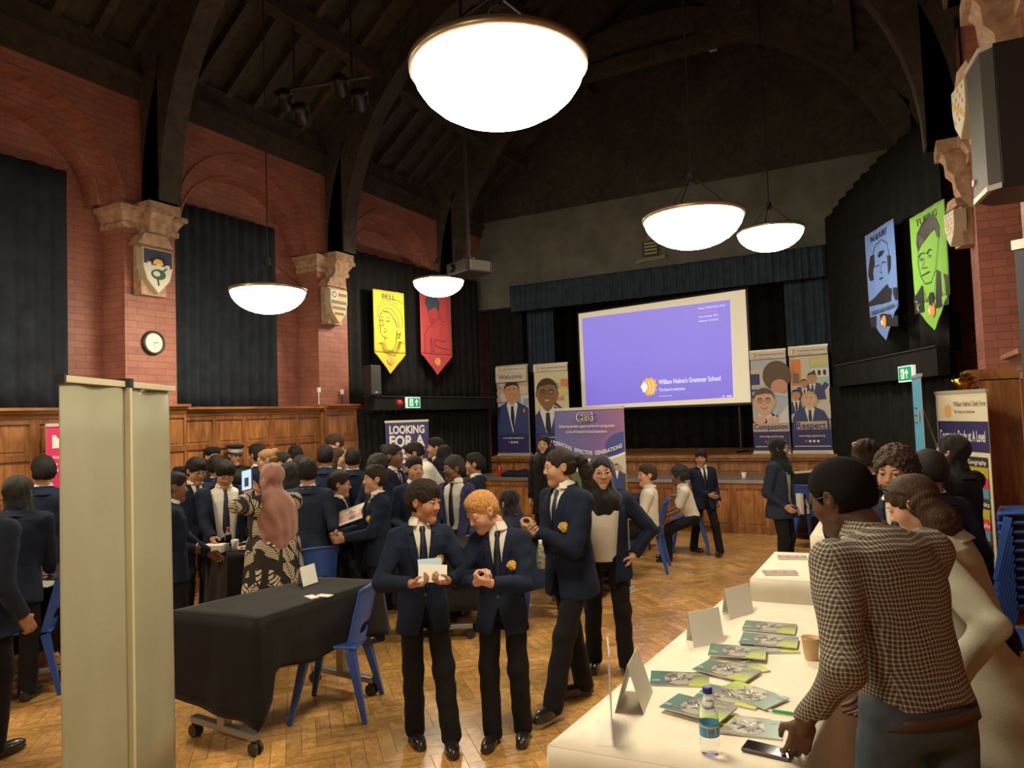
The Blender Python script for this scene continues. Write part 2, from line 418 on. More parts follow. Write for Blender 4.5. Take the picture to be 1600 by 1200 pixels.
# ---- end walls
b = MB(); b.b2((-7.8, -4.8, 0), (1.5, -4.5, ZTOP+5), M_brY); struct(b.build('wall_back'))
b = MB(); b.b2((-7.8, 14.6, 0), (1.5, 14.9, 11), M_roofd); struct(b.build('wall_front'))
# proscenium wall over the stage opening: grey plaster, dark boards above
b = MB(); b.b2((-7.5, 12.25, 4.0), (1.1, 12.45, 5.75), M_grey)
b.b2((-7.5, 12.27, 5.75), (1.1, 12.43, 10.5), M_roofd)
struct(b.build('trim_60'))

# ---- roof
XC = (WL+WR)/2; ZR = 9.3
def roof():
    mb = MB()
    hw = (WR-WL)/2+.4
    for s in (-1, 1):
        xe, xr = XC+s*hw, XC
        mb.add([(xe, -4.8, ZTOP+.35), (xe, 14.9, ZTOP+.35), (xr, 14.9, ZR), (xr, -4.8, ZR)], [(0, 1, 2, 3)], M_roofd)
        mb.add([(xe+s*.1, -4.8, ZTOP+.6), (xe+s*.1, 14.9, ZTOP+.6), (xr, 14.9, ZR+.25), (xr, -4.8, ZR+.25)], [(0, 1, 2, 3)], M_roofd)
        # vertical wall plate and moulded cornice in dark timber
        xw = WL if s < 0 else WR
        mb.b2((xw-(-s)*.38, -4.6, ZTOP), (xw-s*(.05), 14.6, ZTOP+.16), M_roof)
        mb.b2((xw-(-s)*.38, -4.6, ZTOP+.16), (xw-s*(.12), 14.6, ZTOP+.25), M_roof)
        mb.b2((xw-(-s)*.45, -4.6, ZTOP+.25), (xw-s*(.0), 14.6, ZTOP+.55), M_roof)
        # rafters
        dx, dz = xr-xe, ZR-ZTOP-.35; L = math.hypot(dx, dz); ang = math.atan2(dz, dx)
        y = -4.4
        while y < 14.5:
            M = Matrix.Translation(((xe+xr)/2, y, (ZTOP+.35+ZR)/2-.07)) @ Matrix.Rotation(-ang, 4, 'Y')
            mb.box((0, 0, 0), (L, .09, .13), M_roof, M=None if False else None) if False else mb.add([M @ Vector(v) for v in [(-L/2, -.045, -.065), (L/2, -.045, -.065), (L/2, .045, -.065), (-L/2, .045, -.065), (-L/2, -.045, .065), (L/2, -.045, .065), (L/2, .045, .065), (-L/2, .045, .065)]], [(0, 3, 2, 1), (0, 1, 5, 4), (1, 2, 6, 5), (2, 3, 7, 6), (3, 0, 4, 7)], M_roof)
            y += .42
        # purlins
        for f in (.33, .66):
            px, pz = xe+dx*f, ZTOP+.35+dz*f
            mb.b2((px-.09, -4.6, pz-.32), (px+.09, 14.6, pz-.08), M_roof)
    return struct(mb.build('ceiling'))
roof()
# curved hammer-beam style trusses over each pilaster pair
def truss(yc, nm):
    mb = MB(); t = .13
    for s in (-1, 1):
        xw = WL+.05 if s < 0 else WR-.05
        # curved brace
        n = 16; out = []; inn = []
        for k in range(n+1):
            a = (math.pi/2)*k/n
            xo = xw+(-s)*(0.0)+(XC-xw)*(1-math.cos(a)); zo = ZCAP+.08+(8.0-ZCAP)*math.sin(a)
            out.append((xo, zo))
            inn.append((xw+(-s)*.30+(XC-xw-(-s)*.30)*(1-math.cos(a)), ZCAP+.08+(7.6-ZCAP)*math.sin(a)))
        for k in range(n):
            q = [out[k], out[k+1], inn[k+1], inn[k]]
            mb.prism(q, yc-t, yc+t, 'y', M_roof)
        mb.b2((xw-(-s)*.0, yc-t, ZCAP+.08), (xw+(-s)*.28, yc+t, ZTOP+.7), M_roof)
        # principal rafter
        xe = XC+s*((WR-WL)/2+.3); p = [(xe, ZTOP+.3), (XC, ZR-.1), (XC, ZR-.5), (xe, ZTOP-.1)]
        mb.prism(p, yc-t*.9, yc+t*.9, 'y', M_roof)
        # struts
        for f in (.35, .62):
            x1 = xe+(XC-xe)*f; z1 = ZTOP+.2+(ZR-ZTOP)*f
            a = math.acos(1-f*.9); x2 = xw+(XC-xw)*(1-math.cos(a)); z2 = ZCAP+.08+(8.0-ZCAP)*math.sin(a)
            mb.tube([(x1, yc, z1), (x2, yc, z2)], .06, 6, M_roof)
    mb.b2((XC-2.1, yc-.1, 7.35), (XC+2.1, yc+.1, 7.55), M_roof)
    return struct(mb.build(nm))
for k, (a, bb) in enumerate(BAYS): truss((a+bb)/2, 'trim_%d' % (70+k))

# ---- windows behind the blackout curtains
for k, (a, bb) in enumerate([(2.41, 4.7), (5.31, 7.59), (8.21, 10.5)]):
    mb = MB(); x = WL-.375
    for yy in (a+.2, (a+bb)/2, bb-.5): mb.b2((x, yy-.03, 2.2), (x+.05, yy+.03, 4.4), M_white)
    for zz in (2.2, 3.3, 4.38): mb.b2((x, a+.2, zz-.03), (x+.05, bb-.5, zz+.03), M_white)
    mb.b2((x, a+.2, 2.2), (x+.015, bb-.5, 4.4), mat('window_glass', (.1, .12, .16), .1))
    struct(mb.build('window_%d' % (k+1)))

# ---- curtains
def curtain(name, p0, p1, z0, z1, amp, pitch, m, label, cat='curtain', group=None, top=None, seed=0, gather=0.0, th=0.0):
    rng = random.Random(seed); p0, p1 = Vector((*p0, 0)), Vector((*p1, 0)); L = (p1-p0).length; d = (p1-p0)/L; nrm = Vector((-d.y, d.x, 0))
    nu = max(8, int(L/pitch*8)); ph = [rng.uniform(0, 6.28) for _ in range(4)]
    nv = 10
    def fn(u, v):
        s_ = u*L; z = z0+(z1-z0)*v
        if top: z = z0+(top(u)-z0)*v
        w_ = math.sin(2*math.pi*s_/pitch+.9*math.sin(s_*1.7+ph[0])+ph[1])+.4*math.sin(2*math.pi*s_/pitch*.43+ph[2]+.5*v)
        q = p0+d*s_+nrm*(amp*w_*(1-.35*v)); return (q.x, q.y, z)
    mb = MB(); mb.grid(fn, nu, nv, m)
    o = mb.build(name, None, None, True)
    md = o.modifiers.new('cloth', 'SOLIDIFY'); md.thickness = .004
    return tag(o, label, cat, group)
curtain('window_curtain', (WL-.2, 2.45), (WL-.2, 4.21), 2.1, 4.52, .022, .16, M_blind, 'dark blackout curtain in the arched window bay at the far left edge', seed=1)
curtain('window_curtain', (WL-.2, 5.33), (WL-.2, 7.02), 2.1, 4.54, .022, .15, M_blind, 'dark blackout curtain in the arched window between the clock pilaster and the striped shield', seed=2)
curtain('drape', (WL-.05, 8.25), (WL+.12, 11.9), 2.2, 4.5, .03, .22, M_black, 'black drape covering the wall behind the yellow and red pennants', seed=3)
curtain('drape', (WL+.12, 8.28), (WL+.28, 11.85), 0, 2.02, .03, .14, M_black, 'pleated black drape hanging under the black pelmet left of the stage', seed=4)
def pelmet(name, p0, p1, z0, z1, label, dep=.12):
    d = (Vector(p1)-Vector(p0)); L = d.length; a = math.atan2(d.y, d.x)
    mb = MB(); mb.box((L/2, 0, (z0+z1)/2), (L, dep, z1-z0), M_black); mb.box((L/2, 0, z1+.008), (L+.02, dep+.03, .016), M_blk)
    o = mb.build(name, None, None, False, (p0[0], p0[1], 0), a); return tag(o, label, 'pelmet')
pelmet('pelmet', (WL+.3, 8.25), (WL+.42, 11.8), 2.02, 2.22, 'black cloth-covered pelmet box below the yellow and red pennants')
# stage-side drapes
curtain('drape', (WL+.1, 12.3), (-6.35, 12.5), 1.1, 4.4, .05, .25, M_black, 'black drape at the left edge of the stage, behind the Welcome banner', seed=5)
curtain('stage_backdrop', (-7.0, 14.2), (.6, 14.2), 1.1, 4.6, .05, .3, M_black, 'wide black backdrop curtain at the rear of the stage', seed=6)
curtain('stage_leg_curtain', (-6.30, 12.6), (-5.75, 12.7), 1.1, 4.2, .05, .15, M_blue, 'blue-grey pleated leg curtain left of the projection screen', seed=7)
curtain('stage_leg_curtain', (-1.45, 12.5), (-.65, 12.4), 1.1, 4.2, .05, .16, M_blue, 'blue-grey pleated leg curtain right of the projection screen', seed=8)
curtain('valance', (-6.35, 12.02), (-.75, 12.02), 3.86, 4.36, .03, .11, M_blue, 'long pleated blue-grey valance across the top of the stage opening', seed=9)
# canted drapes on the right of the stage
curtain('drape', (-.75, 12.15), (.62, 8.75), 2.4, 5.0, .03, .3, M_black, 'tall black drape behind the blue and green pennants', seed=10,
        top=lambda u: 4.45+.55*math.sin(math.pi*min(1, max(0, u*.5+.12)))**.6)
curtain('drape', (-.80, 12.1), (.60, 8.65), 0, 2.12, .04, .2, M_black, 'black drape beneath the pelmet behind the blue pull-up banner on the right', seed=11)
pelmet('pelmet', (-.62, 11.5), (.52, 8.6), 2.12, 2.42, 'black pelmet below the blue and green pennants, carrying an exit sign')

# ---- stage
def stage():
    mb = MB(); z1 = .79; y0 = 10.95; xl, xr = -7.05, .6
    # lower apron
    mb.b2((xl, y0, 0), (xr, 12.0, z1-.03), M_oak); 
    mb.b2((xl, y0-.03, z1-.03), (xr, 12.0, z1), mat('apron_top', (.20, .16, .13), .35))
    mb.b2((xl, y0-.045, z1-.045), (xr, y0-.028, z1+.003), M_metal)
    nP = 14; st = (xr-xl)/nP
    for k in range(nP+1):
        x = xl+k*st; mb.b2((max(xl, x-.05), y0-.02, 0), (min(xr, x+.05), y0, z1-.03), M_oakd)
    for a, b_ in ((0, .10), (z1-.13, z1-.03)): mb.b2((xl, y0-.024, a), (xr, y0, b_), M_oakd)
    for k in range(nP): mb.b2((xl+k*st+.09, y0-.01, .15), (xl+(k+1)*st-.09, y0, z1-.18), M_oak)
    # upper riser with small panels and nosing
    mb.b2((xl, 11.98, z1), (xr, 14.5, 1.08), M_oakd)
    for k in range(22):
        a = xl+k*(xr-xl)/22; mb.b2((a+.03, 11.965, z1+.05), (a+(xr-xl)/22-.03, 11.98, z1+.19), M_oak)
    mb.b2((xl, 11.955, z1+.2), (xr, 11.98, z1+.22), M_oakd)
    mb.b2((xl, 11.90, z1+.22), (xr, 11.98, z1+.26), M_oakh); mb.b2((xl, 11.87, z1+.26), (xr, 14.5, 1.10), M_oakh)
    return struct(mb.build('trim_90'))
stage()
# cupboard door in the apron with iron strap hinges
t = thing('cupboard_door', 'oak cupboard door with long strap hinges in the stage front', 'cupboard door', (-2.72, 10.91, .1))
b = MB(); b.b2((-.31, -.012, 0), (.31, .012, .56), M_oakd); b.b2((-.24, -.02, .07), (.24, -.01, .49), M_oak); b.build('door_panel', None, t)
for z in (.1, .46):
    b = MB(); b.prism([(-.36, z-.012), (-.1, z-.02), (.05, z), (-.1, z+.02), (-.36, z+.012)], -.03, -.02, 'y', M_metal); b.build('strap_hinge', None, t)
# ================================================================= LAMPS
M_bowl = mat('lit_frosted_glass', (.9, .88, .8), .4, emit=(1.0, .86, .62), es=LAMP_STRENGTH)
M_rim = mat('lamp_rim_brass', (.45, .38, .26), .35, .8)
def pendant(x, y, z, label, ztop=8.6, r=.375):
    t = thing('pendant_lamp', label, 'ceiling lamp', (x, y, z), 0, 'bowl pendant lamps')
    b = MB(); prof = [(.02, -.245)]+[(r*math.sin(a), -.245*math.cos(a)) for a in [R(12), R(24), R(36), R(48), R(60), R(72), R(82), R(90)]]
    b.lathe(prof, 48, M_bowl, cap=False); b.lathe([(0.001, -.245), (.02, -.245)], 48, M_bowl, cap=False)
    b.build('glass_bowl', None, t, True)
    b = MB(); b.lathe([(r-.004, -.022), (r+.012, -.018), (r+.014, .012), (r-.004, .014), (r-.004, -.022)], 48, M_rim, cap=False); b.build('rim', None, t, True)
    b = MB(); b.lathe([(r-.004, .012), (r*.6, .03), (.02, .035), (.001, .035)], 40, M_darkmetal, cap=False); b.build('added_light_lid', None, t, True)  # opaque lid added, unseen from below, to keep light off the roof
    b = MB()
    b.lathe([(.001, .02), (.07, .02), (.07, .05), (.015, .09), (.001, .09)], 16, M_darkmetal)
    for k in range(3):
        a = R(30+120*k); b.tube([(r*math.cos(a), r*math.sin(a), .005), (.03*math.cos(a), .03*math.sin(a), .3)], .005, 6, M_darkmetal)
        b.tube([(r*math.cos(a), r*math.sin(a), .005), (.05*math.cos(a), .05*math.sin(a), .03)], .008, 6, M_darkmetal)
    b.build('bracket', None, t)
    b = MB(); b.tube([(0, 0, .28), (0.004, 0, 1.2), (0, 0.003, ztop-z)], .007, 6, M_darkmetal); b.lathe([(.03, .26), (.03, .34)], 10, M_darkmetal); b.build('suspension_cable', None, t)
    return t
def roof_z(x): 
    hw = (WR-WL)/2+.4; return ZTOP+.35+(ZR-ZTOP-.35)*(1-abs(x-XC)/hw)-.1
LAMPS = [(-1.42, 2.66, 3.37, 'largest and nearest glowing bowl pendant lamp, top centre of the hall'),
         (-5.62, 5.29, 3.25, 'glowing bowl pendant lamp in front of the dark arched window curtain'),
         (-1.26, 5.46, 3.34, 'glowing bowl pendant lamp above the projection screen, the larger of an overlapping pair'),
         (-1.14, 8.85, 3.95, 'glowing bowl pendant lamp partly behind a larger one, right of the pair'),
         (-5.87, 8.85, 3.93, 'small glowing bowl pendant lamp hanging in front of the red pennant'),
         (-5.95, 2.45, 3.25, 'bowl pendant lamp at the left edge of the photo'),
         (-1.42, -1.2, 3.3, 'bowl pendant lamp behind the viewer on the right'),
         (-5.8, -1.0, 3.3, 'bowl pendant lamp behind the viewer on the left')]
for x, y, z, l in LAMPS: pendant(x, y, z, l, roof_z(x))

# ================================================================= PROJECTION SCREEN
sc = thing('projection_screen', 'large framed projection screen glowing purple with a lion logo on the stage', 'projection screen', (-5.42, 13.20, 0))
pA = Vector((-5.42, 13.20, 0)); pB = Vector((-2.05, 12.47, 0)); sd = pB-pA; SW = sd.length; sang = math.atan2(sd.y, sd.x); sc.rotation_euler.z = sang
SZ0, SZ1 = 1.95, 3.87
b = MB(); b.b2((0, 0, SZ0), (SW, .03, SZ1), mat('screen_fabric_glow', (.8, .78, .7), .8, emit=(.85, .72, .45), es=.22)); b.build('fabric', None, sc)  # slight cream glow put into the fabric around the projected picture
b = MB()
for q in [((-.04, -.015, SZ0-.04), (SW+.04, .05, SZ0)), ((-.04, -.015, SZ1), (SW+.04, .05, SZ1+.04)), ((-.04, -.015, SZ0), (0, .05, SZ1)), ((SW, -.015, SZ0), (SW+.04, .05, SZ1))]: b.b2(*q, M_blk)
b.build('frame', None, sc)
for x in (.25, SW-.25):
    b = MB(); b.tube([(x, .08, SZ0-.02), (x, .08, 1.10)], .02, 8, M_blk); b.b2((x-.03, -.2, 1.10), (x+.03, .35, 1.13), M_blk); b.build('stand_leg', None, sc)
D = Design(lambda u, v, l: (u, -.001*l-.004, v))
def em(name, col, s): return mat('projected_'+name, (.1, .1, .1), .8, emit=col, es=s)
Pw = em('white', (.9, .88, 1), .52); Po = em('amber', (1, .52, .05), .45); Pd = em('red', (.9, .3, .6), .4)
# gradient violet field: the projected picture itself fades top to bottom
def vgrad():
    m, nt, bs = _mat('projected_violet_field'); tc = nt.nodes.new('ShaderNodeTexCoord'); sp = nt.nodes.new('ShaderNodeSeparateXYZ'); nt.links.new(tc.outputs['Generated'], sp.inputs[0])
    rp = nt.nodes.new('ShaderNodeValToRGB'); rp.color_ramp.elements[0].color = (.27, .20, .80, 1); rp.color_ramp.elements[1].color = (.36, .28, .88, 1); e = rp.color_ramp.elements.new(.5); e.color = (.33, .25, .9, 1)
    nt.links.new(sp.outputs[2], rp.inputs[0]); nt.links.new(rp.outputs[0], bs.inputs['Emission Color']); bs.inputs['Emission Strength'].default_value = .42; bs.inputs['Base Color'].default_value = (.05, .05, .05, 1); return m
VG = vgrad()
D.poly([(.10, SZ0+.06), (SW-.31, SZ0+.10), (SW-.28, SZ1-.14), (.08, SZ1-.10)], VG)
lion(D, 1.34, SZ0+.18, .36, Po, Pw)
D.text("William Hulme's Grammar School", 1.73, SZ0+.40, .085, Pw, 1.20, .012, 'l')
D.text("The best in everyone", 1.73, SZ0+.27, .06, Pw, .52, .004, 'l')
D.text("Part of United Learning", 1.73, SZ0+.17, .022, Pw, .26, 0, 'l')
for k, (tx, mm) in enumerate([("Name: WHS-HALL-PC01", Pw), ("Status: Online", Pd), ("Free storage: 45%", Pw), ("Gateway: Connected", Pw)]):
    D.text(tx, 2.58, SZ1-.24-.075*k, .035, mm, .36 if k != 0 else .5, 0, 'l')
D.rect(SW-.42, SZ0+.115, SW-.33, SZ0+.13, Pw); D.rect(SW-.5, SZ0+.115, SW-.46, SZ0+.13, Pw)
D.build('projected_picture', sc)

# ================================================================= PROJECTOR
p = atd(733, 420, 7.4)
t = thing('projector', 'dark ceiling-hung video projector beside the small bowl lamp near the red pennant', 'projector', p, R(-25))
b = MB(); b.b2((-.19, -.16, -.07), (.19, .16, .07), M_blk); b.build('housing', None, t, bevel=.015)
b = MB(); b.b2((.191, -.12, -.05), (.20, .12, .05), mat('vent_grey', (.28, .28, .25), .5))
for k in range(6): b.b2((.2, -.11, -.045+k*.016), (.204, .11, -.038+k*.016), M_blk)
b.build('vent_panel', None, t)
b = MB(); b.lathe([(.04, -.02), (.045, .02), (.04, .03)], 16, M_darkmetal, Matrix.Translation((-.08, -.17, 0)) @ Matrix.Rotation(R(90), 4, 'X')); b.build('lens', None, t)
b = MB(); b.lathe([(.08, .07), (.08, .10), (.02, .11)], 12, M_metal); b.tube([(0, 0, .1), (0, 0, roof_z(p.x)-p.z)], .018, 8, M_darkmetal)
for k in (-.1, .1): b.tube([(k, k*.6, .07), (0, 0, .13)], .008, 6, M_metal)
b.build('mounting_pole', None, t)
# stage spotlights on a bar (dim, high on the left of the roof)
for q, (px, py) in enumerate([(445, 158), (470, 180), (532, 135), (562, 158)]):
    p = atd(px, py, 8.5); t = thing('stage_spotlight', ['unlit stage spotlight high under the roof, leftmost of four', 'unlit stage spotlight high under the roof, second of four from the left', 'unlit stage spotlight high under the roof, third of four from the left', 'unlit stage spotlight high under the roof, nearest the big bowl lamp'][q], 'spotlight', p, R(30), 'unlit spotlights under the roof')
    b = MB(); Mx = Matrix.Rotation(R(60), 4, 'X'); b.lathe([(.05, -.12), (.07, -.1), (.075, .08), (.09, .12)], 14, M_blk, Mx); b.build('housing', None, t, True)
    b = MB(); b.box((0, .03, .11), (.2, .02, .03), M_metal); b.box((-.095, .03, .04), (.008, .02, .14), M_metal); b.box((.095, .03, .04), (.008, .02, .14), M_metal); b.build('yoke', None, t)
b = MB(); pa, pb = atd(430, 145, 8.5), atd(580, 120, 8.5); b.tube([pa, pb], .022, 8, M_darkmetal); 
for q in (pa.lerp(pb, .2), pa.lerp(pb, .8)): b.tube([q, (q.x, q.y, roof_z(q.x))], .012, 6, M_darkmetal)
tag(b.build('lighting_bar', None), 'thin dark lighting bar holding four unlit spotlights under the roof', 'lighting bar')
p = aty(1114, 74, 12.2); b = MB(); b.box((0, 0, 0), (.12, .06, .12), M_white); tag(b.build('sensor_box', None, None, False, p), 'tiny white square sensor box high on the dark gable', 'sensor')

# ================================================================= WALL FITTINGS, LEFT
def disc_text(D, r, m):
    for k in range(12):
        a = R(90-30*(k+1)); D.text(str(k+1), r*math.cos(a), r*math.sin(a)-.006, .014, m)
p = atx(238, 536, WL)
t = thing('wall_clock', 'round black-rimmed white wall clock on the brick pilaster', 'clock', p, R(90))
b = MB(); Mx = Matrix.Rotation(R(90), 4, 'X'); b.lathe([(.125, .0), (.135, .01), (.13, .04), (.108, .045), (.106, .03)], 40, M_blk, Mx, cap=False); b.build('rim', None, t, True)
D = Design(lambda u, v, l: (u, -.026-.001*l, v)); D.ell(0, 0, .108, .108, mat('clock_face', (.8, .76, .62), .4), 40)
K = flat('black', (.015, .015, .018)); disc_text(D, .085, K)
for k in range(60): 
    a = R(6*k); D.layer = 3; D.line([(.099*math.cos(a), .099*math.sin(a)), (.103*math.cos(a), .103*math.sin(a))], .0015, K)
D.build('clock_face', t)
D = Design(lambda u, v, l: (u, -.034-.001*l, v)); D.line([(0, 0), (.055*math.cos(R(3)), .055*math.sin(R(3)))], .006, K); D.line([(0, .01), (.012, -.08)], .004, K); D.build('hands', t)

def shield(p, rz, kind, label, s=1.0):
    t = thing('heraldic_shield', label, 'shield', p, rz)
    sh = [(-.17, .2), (.17, .2), (.17, .02), (.13, -.12), (0, -.26), (-.13, -.12), (-.17, .02)]
    sh = [(a*s, z*s) for a, z in sh]
    b = MB(); b.prism(sh, -.045, .06, 'y', mat('shield_edge', (.5, .44, .3), .5)); b.build('shield_body', None, t)
    b = MB(); b.b2((-.14*s, .03, -.27*s), (.14*s, .16, .24*s), M_stone); b.prism([(-.2*s, .24*s), (.2*s, .24*s), (.12*s, .36*s), (-.12*s, .36*s)], -.02, .16, 'y', M_stone); b.build('stone_bracket', None, t)
    D = Design(lambda u, v, l: (u*s, -.046-.001*l, v*s))
    N = flat('heraldic_navy', (.03, .035, .07)); G = flat('heraldic_gold', (.72, .42, .06)); W_ = flat('heraldic_cream', (.65, .62, .52)); GR = flat('heraldic_green', (.03, .10, .05)); 
    if kind == 'sun':
        D.poly([(-.16, .19), (.16, .19), (.16, .02), (-.16, .02)], N)
        for k in range(13):
            a = R(180*k/12); D.poly([(.05*math.cos(a-.12), .04+.05*math.sin(a-.12)), (.15*math.cos(a), .04+.14*math.sin(a)), (.05*math.cos(a+.12), .04+.05*math.sin(a+.12))], G, True)
        D.ell(0, .04, .06, .06, G, 20, 0, 180)
        D.poly([(-.16, .04), (-.12, .04), (-.12, .06), (-.08, .06), (-.08, .03), (-.02, .03), (-.02, .05), (.03, .05), (.03, .03), (.08, .03), (.08, .05), (.13, .05), (.13, .02), (.16, .02), (.155, -.01), (.12, -.12), (0, -.24), (-.12, -.12), (-.16, 0)], W_)
        D.ell(0, -.06, .085, .055, GR); D.ell(-.02, -.055, .04, .028, W_); D.line([(-.01, -.1), (0, -.17)], .02, GR); D.line([(.05, -.02), (.09, .01)], .02, GR)
    elif kind == 'bars':
        D.poly([(-.16, .19), (.16, .19), (.16, .02), (.12, -.12), (0, -.24), (-.12, -.12), (-.16, .02)], G)
        D.poly([(-.155, .185), (-.02, .185), (-.02, .06), (-.155, .06)], W_); D.ell(-.09, .125, .045, .045, N); D.ell(-.09, .125, .028, .028, W_)
        for z0, z1, x in ((.11, .15, 0), (.0, .045, .15), (-.075, -.035, .13), (-.15, -.115, .09)):
            D.poly([(-x if x else -.01, z0), (x or .155, z0), (x or .155, z1), (-x if x else -.01, z1)], N, True)
    else:
        D.poly([(-.16, .19), (.16, .19), (.16, .02), (.12, -.12), (0, -.24), (-.12, -.12), (-.16, .02)], W_)
        for i in range(5):
            for j in range(5):
                if (i+j) % 2 == 0: D.rect(-.12+i*.05, .14-j*.06, -.085+i*.05, .175-j*.06, N if kind == 'check' else G, True)
        D.line([(-.14, .1), (.12, -.1)], .03, G)
    D.build('painted_arms', t); return t
p = atx(243, 421, WL+.17); shield(p, R(90), 'sun', 'painted stone shield with a golden rising sun over a castle wall', 1.05)
p = atx(526, 476, WL+.17); shield(p, R(90), 'bars', 'painted stone shield with gold and dark bars and a small ring', 1.05)
shield(Vector((WR-.27, 5.0, 3.60)), R(-78), 'gold', 'gold-trimmed carved shield beside the big loudspeaker, top right', .72)
shield(Vector((WR-.14, 7.9, 3.50)), R(-75), 'check', 'black and white chequered carved shield under the far right stone capital', .72)
p = aty(1016, 391, 12.2)
t = thing('carved_crest', 'faint carved crest with gold stripes above a motto ribbon over the stage', 'crest', p)
b = MB(); b.prism([(-.14, .16), (.14, .16), (.14, -.10), (-.14, -.10)], -.02, .03, 'y', mat('crest_dark', (.05, .05, .045), .7)); b.prism([(-.05, .17), (.05, .17), (.05, .32), (-.05, .32)], -.02, .03, 'y', mat('crest_grey', (.2, .19, .16), .7)); b.build('shield_body', None, t)
D = Design(lambda u, v, l: (u, -.022-.001*l, v)); G = flat('heraldic_gold', (.72, .42, .06))
for k in range(4): D.rect(-.1, -.07+k*.06, .13, -.045+k*.06, mat('crest_gold', (.42, .36, .16), .6), True)
D.build('stripes', t)
b = MB(); b.prism([(-.27, -.22), (-.1, -.19), (.1, -.19), (.27, -.17), (.27, -.11), (.1, -.13), (-.1, -.13), (-.27, -.16)], -.02, .02, 'y', mat('crest_grey', (.2, .19, .16), .7)); b.build('ribbon', None, t)

GREEN = flat('sign_green', (.0, .30, .12), emit=0.2); SWH = mat('sign_white', (.8, .8, .78), .4, emit=(.8, .8, .75), es=.35)
def exit_sign(p, rz, label, w=.33, h=.16):
    t = thing('exit_sign', label, 'exit sign', p, rz)
    b = MB(); b.b2((-w/2, -.02, -h/2), (w/2, .02, h/2), SWH); b.build('plate', None, t)
    D = Design(lambda u, v, l: (u, -.021-.001*l, v)); D.rect(-w/2+.012, -h/2+.012, w/2-.012, h/2-.012, GREEN)
    # running figure in a doorway, arrow up
    D.rect(-.105, -.055, -.02, .055, SWH); D.ell(-.06, .035, .011, .011, GREEN); D.line([(-.062, .02), (-.07, -.015)], .018, GREEN); D.line([(-.07, -.015), (-.045, -.03), (-.05, -.05)], .01, GREEN); D.line([(-.07, -.015), (-.09, -.045)], .01, GREEN); D.line([(-.062, .015), (-.035, .0)], .008, GREEN); D.line([(-.062, .015), (-.088, .0)], .008, GREEN)
    D.line([(.06, -.05), (.06, .03)], .018, SWH); D.poly([(.02, .01), (.06, .055), (.1, .01), (.1, -.012), (.06, .03), (.02, -.012)], SWH)
    D.build('pictogram', t); return t
p = atx(645, 629, WL+.50); exit_sign(p, R(88), 'green running-man exit sign on the left pelmet beside the red alarm', .33, .17)
dirR = Vector((.52+.62, 8.6-11.5, 0)).normalized(); nR = Vector((dirR.y, -dirR.x, 0))
pp = atplane(1417, 584, (-.62, 11.5, 0)+tuple() if False else Vector((-.62, 11.5, 0))+Vector((-.93, -.37, 0))*.10, Vector((.93, .37, 0)))
exit_sign(pp, math.atan2(dirR.y, dirR.x), 'green running-man exit sign on the right pelmet above the blue banner', .36, .18)
p = atx(623, 630, WL+.49); t = thing('alarm_beacon', 'small red round fire alarm beside the left exit sign', 'alarm', p, R(90))
b = MB(); b.lathe([(.05, 0), (.052, .03), (.035, .055), (.001, .06)], 18, mat('alarm_red', (.5, .02, .02), .3), Matrix.Rotation(R(90), 4, 'X')); b.build('sounder', None, t, True)
b = MB(); b.lathe([(.056, -.015), (.056, .0)], 18, mat('alarm_base', (.3, .02, .02), .4), Matrix.Rotation(R(90), 4, 'X')); b.build('base', None, t)
def small_speaker(p, rz, label, w=.2, h=.42, d=.2, tilt=0):
    t = thing('loudspeaker', label, 'loudspeaker', p, rz)
    b = MB(); b.prism([(-w/2, -d/2), (w/2, -d/2), (w*.36, d/2), (-w*.36, d/2)], 0, h, 'z', M_blk); b.build('cabinet', None, t, bevel=.008)
    b = MB(); b.b2((-w/2+.008, -d/2-.006, .01), (w/2-.008, -d/2, h-.01), mat('speaker_grille', (.045, .045, .045), .6, bump=.6, bscale=300)); b.build('grille', None, t)
    b = MB(); b.b2((-.02, -d/2-.009, .035), (.02, -d/2-.006, .05), M_white); b.build('badge', None, t)
    return t
p = atx(581, 618, WL+.36); small_speaker((p.x, p.y, 2.24), R(80), 'small dark loudspeaker standing on the left pelmet below the yellow pennant', .2, .44)
p = atd(1489, 558, 8.4); small_speaker((p.x-.02, p.y, 2.44), R(-50), 'small dark loudspeaker standing on the right pelmet beside the green pennant', .19, .46)
# big loudspeaker, top right, on a bracket
t = thing('large_loudspeaker', 'big black loudspeaker on the right wall with a pale grille edge', 'loudspeaker', (.70, 4.55, 2.93), R(-82))
b = MB(); b.prism([(-.19, .24), (-.22, -.10), (-.13, -.2), (.13, -.2), (.175, -.15), (.19, .24)], 0, .76, 'z', M_blk); b.build('cabinet', None, t, bevel=.01)
b = MB(); b.prism([(-.235, -.09), (-.13, -.206), (.13, -.206), (.175, -.157), (.12, -.196), (-.12, -.196)], .03, .73, 'z', mat('pale_grille', (.045, .042, .036), .5, bump=.8, bscale=400)); b.build('grille', None, t)
for z in (.0, .735): b = MB(); b.prism([(-.24, -.085), (-.13, -.212), (.13, -.212), (.18, -.158), (.12, -.19), (-.12, -.19)], z, z+.028, 'z', mat('speaker_trim', (.42, .40, .34), .45)); b.build('trim_strip', None, t)
b = MB(); b.b2((-.12, -.216, .1), (-.09, -.21, .13), M_white); b.build('badge', None, t)
b = MB(); b.b2((-.03, .17, .3), (.03, .34, .4), M_darkmetal); b.build('bracket', None, t)
